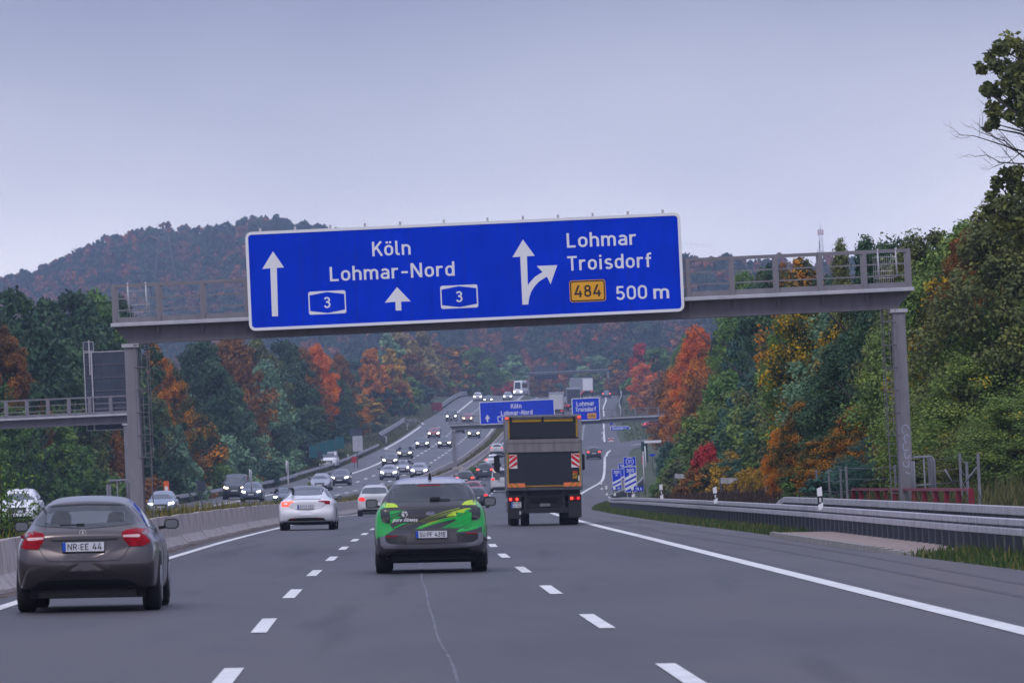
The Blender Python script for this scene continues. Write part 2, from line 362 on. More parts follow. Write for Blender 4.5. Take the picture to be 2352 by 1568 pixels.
def ring(po, pi, y0, y1):
    """flat frame between two polygons with the same number of points"""
    n = len(po); mb = MB()
    vs = [(p[0], y0, p[1]) for p in po]+[(p[0], y0, p[1]) for p in pi]+[(p[0], y1, p[1]) for p in po]+[(p[0], y1, p[1]) for p in pi]
    fs = []
    for i in range(n):
        j = (i+1) % n
        fs += [(i, j, n+j, n+i), (2*n+i, 3*n+i, 3*n+j, 2*n+j), (i, 2*n+i, 2*n+j, j), (n+i, n+j, 3*n+j, 3*n+i)]
    return mb.add(vs, fs)

# ------------------------------------------------------------------ terrain, roads, markings
M_ASPH = asphalt('asphalt', .044, 3.1, (1, .97, 1.14)); M_ASPH2 = asphalt('asphalt_pale', .08, 8.4, (.98, 1, 1.12)); M_SHOULD = asphalt('asphalt_edge', .052, 5.5, (1.06, .96, 1.06))
M_LINE = mat('road_paint', (.74, .74, .74), .6, noise=.10, scale=1.2, grime=.25)
M_SOIL = mat('verge_soil', (.085, .075, .045), .95, noise=.4, scale=.8)
def stations(a, b, st):
    n = int(round((b-a)/st)); return [a+(b-a)*i/n for i in range(n+1)]
def ground_mesh():
    ys = stations(-30, 500, 5)+stations(510, 1500, 10)[0:]+stations(1520, 4200, 40)
    vs, fs = [], []; cols = None
    for y in ys:
        if y <= 1500:
            xl, xe, xo = XL(y), XE(y), XO(y)
            k = 1 + y/500
            c = [xo-16-1000, xo-16-400, xo-16-150, xo-16-60, xo-16-25, xo-15.5, xo-14.5, xo-7, xo+.4, (xo+.5+xl-1.3)/2, xl-1.2, (xl+xe)/2, xe+.02, xe+.6, xe+1.2, xe+2, xe+3, xe+4.2, xe+6, xe+9, xe+16, xe+30, xe+60, xe+120, xe+300, xe+900]
        else:
            c = [i*y/12.5*.1*1.6 for i in range(-12, 14)]
            c[0] = -1400; c[-1] = 1400
        for x in c: vs.append((x, y, T(x, y)))
        cols = len(c)
    for i in range(len(ys)-1):
        for j in range(cols-1):
            a = i*cols+j; fs.append((a, a+1, a+cols+1, a+cols))
    return MB().add(vs, fs, True)
m = bpy.data.materials.new('ground_grass'); m.use_nodes = True; t = m.node_tree; b = t.nodes['Principled BSDF']; b.inputs['Roughness'].default_value = .95
tc = N(t, 'ShaderNodeTexCoord'); n1 = N(t, 'ShaderNodeTexNoise'); n1.inputs['Scale'].default_value = .25; n1.inputs['Detail'].default_value = 8; n1.inputs['Roughness'].default_value = .7
t.links.new(tc.outputs['Object'], n1.inputs['Vector']); r = ramp(t, [(.3, (.045, .04, .025)), (.5, (.04, .06, .02)), (.7, (.075, .10, .03))]); t.links.new(n1.outputs[0], r.inputs[0]); t.links.new(r.outputs[0], b.inputs['Base Color'])
M_GROUND = m
g = ground_mesh().build('ground', M_GROUND); tag(g, kind='structure')

def strip(name, ma, y0, y1, xa, xb, cols, dz, zf=road, step=4, lane0=None, parent=None, kind='structure'):
    ys = stations(y0, y1, step); vs, fs, ln = [], [], []
    for y in ys:
        a, b = xa(y), xb(y)
        for j in range(cols+1):
            x = a+(b-a)*j/cols; vs.append((x, y, zf(x, y)+dz)); ln.append((x-(lane0(y) if lane0 else a))/3.62)
    w = cols+1
    for i in range(len(ys)-1):
        for j in range(cols): k = i*w+j; fs.append((k, k+1, k+w+1, k+w))
    o = MB().add(vs, fs, True).build(name, ma, parent)
    at = o.data.attributes.new('lane', 'FLOAT_VECTOR', 'POINT')
    for i, v in enumerate(ln): at.data[i].vector = (v, 0, 0)
    if kind and not parent: tag(o, kind=kind)
    return o
ROAD = strip('road', M_ASPH, -20, 1480, lambda y: XL(y)-1.3, lambda y: max(XR(y)+.35, XL(y)+10.6), 14, 0, lane0=lambda y: XL(y)+.1)
strip('road_shoulder', M_SHOULD, -20, 1480, lambda y: max(XR(y)+.35, XL(y)+10.6), XE, 6, .001)
ROAD2 = strip('opposite_road', M_ASPH2, 120, 1480, lambda y: XO(y)-14.4, lambda y: XO(y)+.6, 14, 0, zf=opp, lane0=XOL)
M_DIRT = mat('gutter_dirt', (.12, .088, .075), .95, noise=.45, scale=1.3)
strip('gutter_dirt', M_DIRT, 30, 900, lambda y: XL(y)-1.35, lambda y: XL(y)-.42+.05*math.sin(y*1.3), 1, .004, parent=ROAD, step=1.5)
# painted lines
def line(name, y0, y1, xf, w, zf=road, parent=ROAD, step=2.5, dz=.008): return strip(name, M_LINE, y0, y1, lambda y: xf(y)-w/2, lambda y: xf(y)+w/2, 1, dz, zf, step, parent=parent, kind=None)
line('edge_line', -10, 1460, lambda y: XL(y), .2)
line('edge_line', -10, 800, lambda y: XR(y), .28)
line('edge_line', 905, 1460, lambda y: XR(y), .3)
line('edge_line', 180, 1460, lambda y: XO(y), .3, opp, ROAD2)
def XOLx(y): return XOL(y) - 3.4*sst(838, 858, y)*(1-sst(1062, 1100, y)*0)
line('edge_line', 180, 1072, XOLx, .42, opp, ROAD2)
line('edge_line', 1150, 1460, XOL, .42, opp, ROAD2)
LDASH = curve([(-10,-1.3),(46.7,-2.45),(62.8,-2.87),(80.8,-3.25),(97.7,-3.55),(113.9,-3.8),(132.6,-4.11),(162.8,-4.5),(186,-4.75),(285,-5.65),(359,-6.15),(450,-6.2),(550,-5.5),(663,-3.5),(835,.0),(969,2.2),(1132,5.2),(1300,8.0),(1450,10)])
RDASH = curve([(-10,2.5),(45.4,1.21),(62.8,.75),(80.3,.35),(97.6,-.02),(113.4,-.36),(131.1,-.66),(186,-1.3),(285,-2.2),(359,-2.7),(450,-2.7),(550,-2.0),(663,0),(835,3.4),(969,5.6),(1132,8.6),(1300,11.4),(1450,13.4)])
def dashes(y0, y1, xf, w=.17, zf=road, par=ROAD, ln=6, per=17.45):
    y = y0
    while y < y1:
        line('lane_dash', y, y+ln, xf, w, zf, par, step=3); y += per
dashes(43.4-35, 1400, LDASH, per=17.1); dashes(42.2-35, 1400, RDASH, per=17.2)
dashes(420, 795, lambda y: XR(y)-3.4 if y > 480 else XL(y)+10.6, .3, ln=4, per=9)
dashes(930, 1400, lambda y: XR(y)-3.6, .26)
dashes(500, 1400, lambda y: XO(y)-3.45, .36, opp, ROAD2); dashes(500, 1400, lambda y: XO(y)-6.95, .36, opp, ROAD2)
dashes(865, 1075, lambda y: XOL(y)+.1, .3, opp, ROAD2, ln=5, per=11)
# sealed crack down the middle lane, thin dark joint lines between the paved lanes
rr = random.Random(3)
CRT = curve(sorted([(v.y, v.x) for v in [hit(*p) for p in [(965,1290),(968,1325),(976,1350),(988,1400),(996,1430),(1010,1470),(1030,1510),(1052,1568),(1080,1660)]]]))
def crackx(y):
    return CRT(y) + .008*math.sin(y*.4+1)
M_TAR = mat('crack_seal', (.085, .085, .095), .5, noise=.3, scale=3)
M_CRK = mat('crack_filler', (.12, .12, .145), .7, noise=.5, scale=2)
strip('crack_seal', M_CRK, 36, 114, lambda y: crackx(y)-.016, lambda y: crackx(y)+.016, 1, .004, parent=ROAD, step=.8)
# faint tyre marks on the shoulder
M_SKID = mat('tyre_mark', (.062, .056, .060), .6, noise=.4, scale=1.5)
for (y0, y1, o0, o1, w) in ((60, 230, 1.5, .35, .16), (62, 240, 2.3, 1.5, .18), (150, 200, .4, 1.6, .1)):
    f = lambda y, y0=y0, y1=y1, o0=o0, o1=o1: XR(y)+.2+o0+(o1-o0)*sst(y0, y1, y)+.1*math.sin(y*.07)
    strip('tyre_mark', M_SKID, y0, y1, lambda y, f=f, w=w: f(y)-w/2, lambda y, f=f, w=w: f(y)+w/2, 1, .005, parent=ROAD)
# exit ramp to the right
def path_strip(name, ma, pts, wl, wr, dz=.004, off=0, zf=None, parent=None):
    """pts: (x,y) centre line; wl/wr offsets to either side"""
    Q = []
    for i in range(len(pts)-1):
        for k in range(6):
            t = k/6; Q.append((pts[i][0]+(pts[i+1][0]-pts[i][0])*t, pts[i][1]+(pts[i+1][1]-pts[i][1])*t))
    Q.append(pts[-1])
    for _ in range(5): Q = [Q[0]]+[((Q[i-1][0]+Q[i][0]*2+Q[i+1][0])/4, (Q[i-1][1]+Q[i][1]*2+Q[i+1][1])/4) for i in range(1, len(Q)-1)]+[Q[-1]]
    vs, fs = [], []
    for i, (x, y) in enumerate(Q):
        a = Q[max(i-1, 0)]; b = Q[min(i+1, len(Q)-1)]; d = Vector((b[0]-a[0], b[1]-a[1])).normalized(); nx, ny = d.y, -d.x
        for k in (-wl, (wr-wl)/2, wr):
            xx, yy = x+nx*k, y+ny*k; vs.append((xx, yy, (zf or road)(xx, yy)+dz))
    for i in range(len(Q)-1):
        for j in range(2): k = i*3+j; fs.append((k, k+1, k+4, k+3))
    o = MB().add(vs, fs, True).build(name, ma, parent)
    if not parent: tag(o, kind='structure')
    return o
RAMP = [(12.3, 790), (13.0, 820), (14.2, 845), (17.5, 871), (22.5, 893), (32, 925), (48, 960), (70, 990)]
def rz(x, y): return max(T(x, y), road(min(x, 30), y)-.03)+.06
EXR = path_strip('exit_ramp', M_SHOULD, [(x, y) for x, y in RAMP], 7.5, 3.2, 0, zf=rz)
path_strip('edge_line', M_LINE, RAMP, .15, .17, .012, zf=rz, parent=EXR)
ONR = [(-18.5, 1040), (-17.8, 1075), (-19.3, 1092), (-25, 1112), (-36, 1135), (-60, 1165)]
def oz(x, y): return max(T(x, y), opp(x, y)-.03)+.06
OR_ = path_strip('entry_ramp', M_ASPH2, ONR, 3.2, 7, 0, zf=oz)
path_strip('edge_line', M_LINE, [(-17.1, 1055)]+ONR[1:], .15, .15, .012, zf=oz, parent=OR_)

# paved drainage bay with its kerb beside the hard shoulder
M_PAVE = mat('pinkish_paving', (.30, .235, .21), .85, noise=.15, scale=5, grime=.35)
M_KERB = mat('kerb_stone', (.27, .255, .24), .85, noise=.15, scale=4, grime=.3)
kb = MB(); n = 24
for i in range(n):
    y0 = 104+38*i/n; y1 = 104+38*(i+1)/n
    def q(y, e): 
        bulge = sst(104, 110, y)*(1-sst(137, 142, y)); x = XE(y)+.25-.35*bulge+e; return x, road(x, y)+.09*bulge+.012
    a, b_, c, d = q(y0, 0), q(y1, 0), q(y0, 1.5), q(y1, 1.5)
    kb.add([(a[0], y0, a[1]), (b_[0], y1, b_[1]), (d[0], y1, d[1]), (c[0], y0, c[1])], [(0, 1, 2, 3)], True)
bay = kb.build('paved_bay', M_PAVE); tag(bay, kind='structure')
for i in range(38):
    y0 = 104+i; y1 = y0+.98; ym = y0+.5; bulge = sst(104, 110, ym)*(1-sst(137, 142, ym)); f = lambda y: XE(y)+.25-.35*sst(104, 110, y)*(1-sst(137, 142, y))
    h = .03+.085*bulge
    k = MB(); xa, xb = f(y0), f(y1)
    za, zb = road(xa, y0), road(xb, y1)
    vs = []
    for (x, y, z) in ((xa, y0, za), (xb, y1, zb)): vs += [(x-.14, y, z-.05), (x-.12, y, z+h), (x+.02, y, z+h), (x+.02, y, z-.05)]
    k.add(vs, [(0, 1, 2, 3), (7, 6, 5, 4), (0, 4, 5, 1), (1, 5, 6, 2), (2, 6, 7, 3)]).build('kerbstone', M_KERB, bay)

# ------------------------------------------------------------------ concrete median barrier
M_CONC = mat('barrier_concrete', (.49, .43, .42), .85, noise=.10, scale=3, grime=.55, bump=.3)
prof = [(-.30, 0), (-.30, .07), (-.13, .27), (-.08, .78), (.08, .78), (.13, .27), (.30, .07), (.30, 0)]
bar_me = MB().prism(prof, -1.985, 1.985).mesh('barrier_segment', M_CONC)
XB = lambda y: XL(y) - .95
bt = thing('concrete_barrier', (XB(200), 200, road(XB(200), 200)), 0, 'grey stained concrete crash barrier running along the central reserve behind the leftmost lane', 'barrier')
bt_loc = Vector(bt.location)
y = 44.0; i = 0
while y < 1180:
    dy = 4.0; x0, x1 = XB(y), XB(y+dy); z0, z1 = road(x0, y), road(x1, y+dy)
    o = place('barrier_segment', bar_me, bt, None, Vector(((x0+x1)/2, y+dy/2, (z0+z1)/2-.01+.012*math.sin(i*2.3)))-bt_loc, (math.atan2(z1-z0, dy), 0, -math.atan2(x1-x0, dy)+.002*math.sin(i*1.7)))
    y += dy*(1 if y < 950 else 1); i += 1
# narrower second barrier on the opposite carriageway's side, far up the hill
bt2 = thing('concrete_barrier', (XO(800)+.8, 800, opp(XO(800), 800)), 0, 'pale concrete barrier on the far uphill side of the opposite carriageway', 'barrier')
y = 600.0; l2 = Vector(bt2.location)
while y < 1180:
    x0, x1 = XO(y)+.75, XO(y+4)+.75; z0, z1 = opp(x0, y), opp(x1, y+4)
    place('barrier_segment', bar_me, bt2, None, Vector(((x0+x1)/2, y+2, (z0+z1)/2))-l2, (math.atan2(z1-z0, 4), 0, -math.atan2(x1-x0, 4))); y += 4

# ------------------------------------------------------------------ low vegetation (stuff)
def blades(name, n, pos, h, w, ma, seed, lean=.35, kind='stuff', parts=3):
    q = random.Random(seed); vs, fs, tv = [], [], []
    for _ in range(n):
        p = pos(q)
        if p is None: continue
        x, y, z, s = p; hh = h[0]+(h[1]-h[0])*q.random()**1.5; hh *= s; a = q.random()*PI*2; ww = w*(.6+q.random()*.8)*s
        dx, dy = math.cos(a)*ww/2, math.sin(a)*ww/2; lx, ly = (q.random()-.5)*lean*2*hh, (q.random()-.5)*lean*2*hh
        k = len(vs); vs += [(x-dx, y-dy, z), (x+dx, y+dy, z), (x+dx*.8+lx*.4, y+dy*.8+ly*.4, z+hh*.6), (x-dx*.8+lx*.4, y-dy*.8+ly*.4, z+hh*.6), (x+lx, y+ly, z+hh)]
        fs += [(k, k+1, k+2, k+3), (k+3, k+2, k+4)]; tt = q.random(); tv += [tt, tt]
    me = bpy.data.meshes.new(name); me.from_pydata(vs, [], fs); me.materials.append(ma)
    at = me.attributes.new('tint', 'FLOAT', 'FACE'); at.data.foreach_set('value', tv)
    o = place(name, me); tag(o, kind=kind); return o
LG = leafmat('grass_blades', [(0, (.035, .065, .018)), (.5, (.06, .11, .028)), (.85, (.11, .13, .035)), (1, (.2, .17, .06))])
LW = leafmat('brown_weeds', [(0, (.03, .018, .018)), (.6, (.06, .035, .03)), (.9, (.10, .065, .045)), (1, (.16, .14, .09))])
LY = leafmat('median_weeds', [(0, (.035, .05, .02)), (.4, (.07, .085, .025)), (.75, (.20, .16, .03)), (1, (.32, .25, .05))])
LT = leafmat('tall_grass', [(0, (.05, .06, .02)), (.5, (.085, .095, .03)), (1, (.17, .15, .06))])
def p_edge(a, b, x0, x1, skip=None):
    def f(q):
        y = a+(b-a)*q.random()**1.25
        if skip and skip[0] < y < skip[1]: return None
        x = XE(y)+x0+(x1-x0)*q.random(); return x, y, T(x, y), 1
    return f
blades('verge_grass', 26000, p_edge(60, 420, .05, 1.3, (105, 141)), (.06, .2), .03, LG, 1)
blades('verge_grass', 6000, p_edge(60, 104, .5, 3.5), (.08, .3), .03, LG, 11)
blades('brown_weeds', 26000, p_edge(95, 330, 2.6, 7), (.12, .5), .028, LW, 2, .35)
blades('tall_grass', 14000, p_edge(60, 150, 2.9, 9), (.25, .9), .028, LT, 3, .3)
def p_med(q):
    y = 62+640*q.random()**1.5; a = XB(y)-.45; b = XO(y)+.9
    x = a + (b-a)*q.random()**1.3; return x, y, T(x, y), 1
blades('median_weeds', 30000, p_med, (.2, .85), .04, LY, 4, .3)
def p_med2(q):
    y = 640+420*q.random(); a = XB(y)-.35; b = XO(y)+1.05
    if a < b: return None
    x = a + (b-a)*q.random(); return x, y, T(x, y), 1
blades('median_grass', 9000, p_med2, (.3, 1.0), .12, LY, 5, .3)
def p_far(q):
    y = 870+380*q.random(); x = XE(y)+1+34*q.random()
    rp = 16+ (y-870)*.42
    if y < 990 and abs(x-rp) < 12: return None
    return x, y, T(x, y), 1
blades('slope_grass', 14000, p_far, (.15, .5), .12, LG, 6)
def p_left(q):
    y = 330+900*q.random(); x = XO(y)-14.6-8*q.random()**1.5
    return x, y, T(x, y), 1
blades('verge_grass', 16000, p_left, (.15, .7), .09, LT, 8)

# ------------------------------------------------------------------ trees
def cmats():
    D = {}
    d = lambda n, *s: D.__setitem__(n, leafmat('leaves_'+n, list(s)))
    d('dark', (0, (0.023, 0.051, 0.034)), (.5, (0.049, 0.105, 0.051)), (1, (0.106, 0.179, 0.063)))
    d('teal', (0, (0.026, 0.070, 0.061)), (.5, (0.059, 0.143, 0.105)), (1, (0.119, 0.221, 0.120)))
    d('green', (0, (0.046, 0.097, 0.032)), (.5, (0.111, 0.217, 0.051)), (1, (0.247, 0.346, 0.058)))
    d('willow', (0, (0.082, 0.128, 0.035)), (.45, (0.164, 0.258, 0.063)), (.8, (0.277, 0.345, 0.075)), (1, (0.627, 0.443, 0.045)))
    d('olive', (0, (0.056, 0.074, 0.034)), (.5, (0.127, 0.155, 0.053)), (1, (0.286, 0.278, 0.074)))
    d('greenorange', (0, (0.024, 0.045, 0.019)), (.42, (0.059, 0.087, 0.028)), (.55, (0.360, 0.169, 0.016)), (1, (0.823, 0.285, 0.007)))
    d('yellowtips', (0, (0.018, 0.039, 0.018)), (.46, (0.046, 0.077, 0.025)), (.58, (0.423, 0.267, 0.007)), (1, (0.850, 0.529, 0.005)))
    d('orange', (0, (0.131, 0.061, 0.018)), (.4, (0.494, 0.164, 0.011)), (1, (0.850, 0.327, 0.015)))
    d('fire', (0, (0.215, 0.041, 0.020)), (.4, (0.695, 0.140, 0.015)), (1, (0.850, 0.285, 0.025)))
    d('red', (0, (0.165, 0.016, 0.023)), (.5, (0.498, 0.038, 0.038)), (1, (0.829, 0.082, 0.065)))
    d('rust', (0, (0.065, 0.039, 0.019)), (.5, (0.229, 0.104, 0.027)), (1, (0.525, 0.212, 0.030)))
    d('yellow', (0, (0.113, 0.087, 0.017)), (.5, (0.390, 0.251, 0.025)), (1, (0.815, 0.468, 0.034)))
    d('paleyellow', (0, (0.095, 0.087, 0.035)), (.5, (0.305, 0.236, 0.079)), (1, (0.531, 0.392, 0.131)))
    d('grey', (0, (0.083, 0.152, 0.097)), (.5, (0.166, 0.290, 0.164)), (1, (0.289, 0.440, 0.220)))
    return D
CM = cmats()
M_BARK = mat('bark', (.06, .05, .042), .9, noise=.4, scale=6)
def crown(name, H, R, shape, nc, nl, ls, seed, lo=.10):
    q = random.Random(seed); vs, fs, tv = [], [], []
    def rad(t):
        if shape == 'cone': return (1-t)**.75*1.0*min(1, t*6+.3)
        if shape == 'bush': return math.sqrt(max(1-(t*1.0)**2.4, 0))
        return max(math.sin(PI*min(max((t*.93+.07), 0), 1))**.55, .0)*(1-.12*t)
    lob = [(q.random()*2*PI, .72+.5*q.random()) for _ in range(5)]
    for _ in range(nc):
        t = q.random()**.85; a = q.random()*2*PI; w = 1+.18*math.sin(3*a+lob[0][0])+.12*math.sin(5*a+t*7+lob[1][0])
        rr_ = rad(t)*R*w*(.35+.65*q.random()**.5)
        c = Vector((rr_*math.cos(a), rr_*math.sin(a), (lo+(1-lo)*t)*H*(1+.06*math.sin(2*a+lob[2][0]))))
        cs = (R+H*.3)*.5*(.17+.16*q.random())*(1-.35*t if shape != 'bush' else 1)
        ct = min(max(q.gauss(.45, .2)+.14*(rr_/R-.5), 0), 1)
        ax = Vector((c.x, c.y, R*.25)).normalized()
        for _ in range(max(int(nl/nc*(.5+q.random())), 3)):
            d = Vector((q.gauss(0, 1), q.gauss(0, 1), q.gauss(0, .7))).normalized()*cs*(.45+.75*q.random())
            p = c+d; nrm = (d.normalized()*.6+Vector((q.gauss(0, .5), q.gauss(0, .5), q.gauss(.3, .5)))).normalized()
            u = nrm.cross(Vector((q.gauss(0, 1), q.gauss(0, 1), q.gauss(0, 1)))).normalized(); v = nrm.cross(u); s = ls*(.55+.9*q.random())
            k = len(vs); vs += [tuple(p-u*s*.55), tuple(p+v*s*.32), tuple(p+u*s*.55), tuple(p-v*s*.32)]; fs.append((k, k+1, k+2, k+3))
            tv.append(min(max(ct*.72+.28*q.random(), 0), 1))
    me = bpy.data.meshes.new(name); me.from_pydata(vs, [], fs); me.materials.append(CM['dark'])
    at = me.attributes.new('tint', 'FLOAT', 'FACE'); at.data.foreach_set('value', tv); return me
def trunk(seed, H=10, r=.2):
    q = random.Random(seed); mb = MB()
    pts = [(q.gauss(0, .05)*i, q.gauss(0, .05)*i, H*.82*i/6) for i in range(7)]; mb.tube(pts, [r*(1-.13*i) for i in range(7)], 7)
    for i in range(7):
        b = Vector(pts[1+i % 5]); a = q.random()*2*PI; L = H*.28*(.6+.6*q.random())
        mb.tube([b, b+Vector((math.cos(a)*L*.5, math.sin(a)*L*.5, L*.4)), b+Vector((math.cos(a)*L, math.sin(a)*L, L*.9))], [r*.4, r*.25, r*.08], 5)
    return mb.mesh('trunk', M_BARK)
PRO = {}
NEAR = {'round': [crown('crown', 10, 3.3, 'round', 260, 44000, .155, 1, .06), crown('crown', 10, 3.3, 'round', 210, 40000, .16, 2, .04)],
        'cone': [crown('crown', 10, 2.9, 'cone', 220, 30000, .15, 3, .04)], 'fine': [crown('crown', 10, 3.6, 'round', 300, 42000, .13, 4, .0)],
        'bush': [crown('crown', 10, 6.0, 'bush', 160, 16000, .55, 5, 0)]}
MID = {'round': [crown('crown', 10, 3.4, 'round', 150, 19000, .27, 11, .05), crown('crown', 10, 3.6, 'round', 110, 18000, .28, 12, .04), crown('crown', 10, 3.2, 'round', 170, 19000, .27, 13, .05), crown('crown', 10, 3.9, 'round', 130, 19000, .28, 14, .03)],
       'cone': [crown('crown', 10, 3.4, 'cone', 150, 16000, .25, 15, .02)], 'bush': [crown('crown', 10, 6.0, 'bush', 110, 9000, .62, 16, 0)], }
FARP = {'round': [crown('crown', 10, 3.6, 'round', 80, 4200, .6, 21, .04), crown('crown', 10, 4.0, 'round', 60, 4000, .62, 22, .04), crown('crown', 10, 3.3, 'round', 90, 4200, .58, 23, .05)]}
TR = [trunk(1), trunk(2)]
DESC = {'dark': 'dark green', 'teal': 'bluish green', 'green': 'mid green', 'willow': 'olive green', 'olive': 'brownish olive', 'greenorange': 'green and orange', 'yellowtips': 'green and yellow',
        'orange': 'orange', 'fire': 'bright orange red', 'red': 'crimson red', 'rust': 'rust brown', 'yellow': 'golden yellow', 'paleyellow': 'pale straw yellow', 'grey': 'pale grey green'}
SEEN = {}
def wherelabel(px, d):
    for lim, a in ((290, 'left of the near gantry'), (560, 'beside the left gantry column'), (800, 'under the big sign'), (1060, 'left of the climbing road'), (1420, 'past the road crest'), (1660, 'right of the exit lane'), (2050, 'behind the right gantry arm')):
        if px < lim: return a
    return 'right of the right gantry column'
tq = random.Random(5)
def tree(px, top, d, wm, shape, col, label=None, basez=None, kind='tree', free=False):
    d0 = d
    while not free:      # keep off the carriageways: step back along the line until there is ground for it
        x = P(px, 1000, d).x
        if (px < 1100 and d < 1480 and x > XO(d)-(15.5 if d < 640 else 17)-wm*.42-(3.5 if 820 < d < 1130 else 0)) or (px >= 1100 and d < 1480 and x < XE(d)+(5 if d < 420 else 3)): d += 6
        else: break
    wm *= d/d0
    x = P(px, 1000, d).x; zt = P(px, top, d).z; zb = T(x, d)-.1 if basez is None else basez
    H = max(zt-zb, 1.2)
    lib = NEAR if d < 245 else (MID if d < 1000 else FARP)
    arr = lib.get(shape) or lib['round']; i = tq.randrange(len(arr)); me = arr[i]
    R0 = {'round': 4.3, 'cone': 3.8, 'fine': 4.5, 'bush': 6.8}[shape if shape in lib else 'round']
    where = wherelabel(px, d); nm = {'cone': 'conical', 'bush': 'rounded', 'fine': 'feathery'}.get(shape, 'broad')
    if label is None:
        label = f"{DESC[col]} {nm} {kind} {where}"
    t = thing('bush' if kind == 'bush' else 'tree', (x, d, zb), tq.random()*6.28, label, kind)
    t['group'] = 'bushes by the motorway' if kind == 'bush' else 'autumn trees beside the motorway'
    SEEN.setdefault(label, []).append((px, d, t))
    sc = (wm/2/R0, wm/2/R0, H/10.8)
    hc = H/10.8; zo = 0
    if shape == 'round' and kind != 'bush' and H > 1.5*wm:
        hc2 = max(1.55*wm, .5*H)/10.8; zo = (hc-hc2)*10.8; hc = hc2
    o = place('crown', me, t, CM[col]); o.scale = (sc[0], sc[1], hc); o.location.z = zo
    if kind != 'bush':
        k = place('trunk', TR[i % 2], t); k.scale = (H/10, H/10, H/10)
    return t
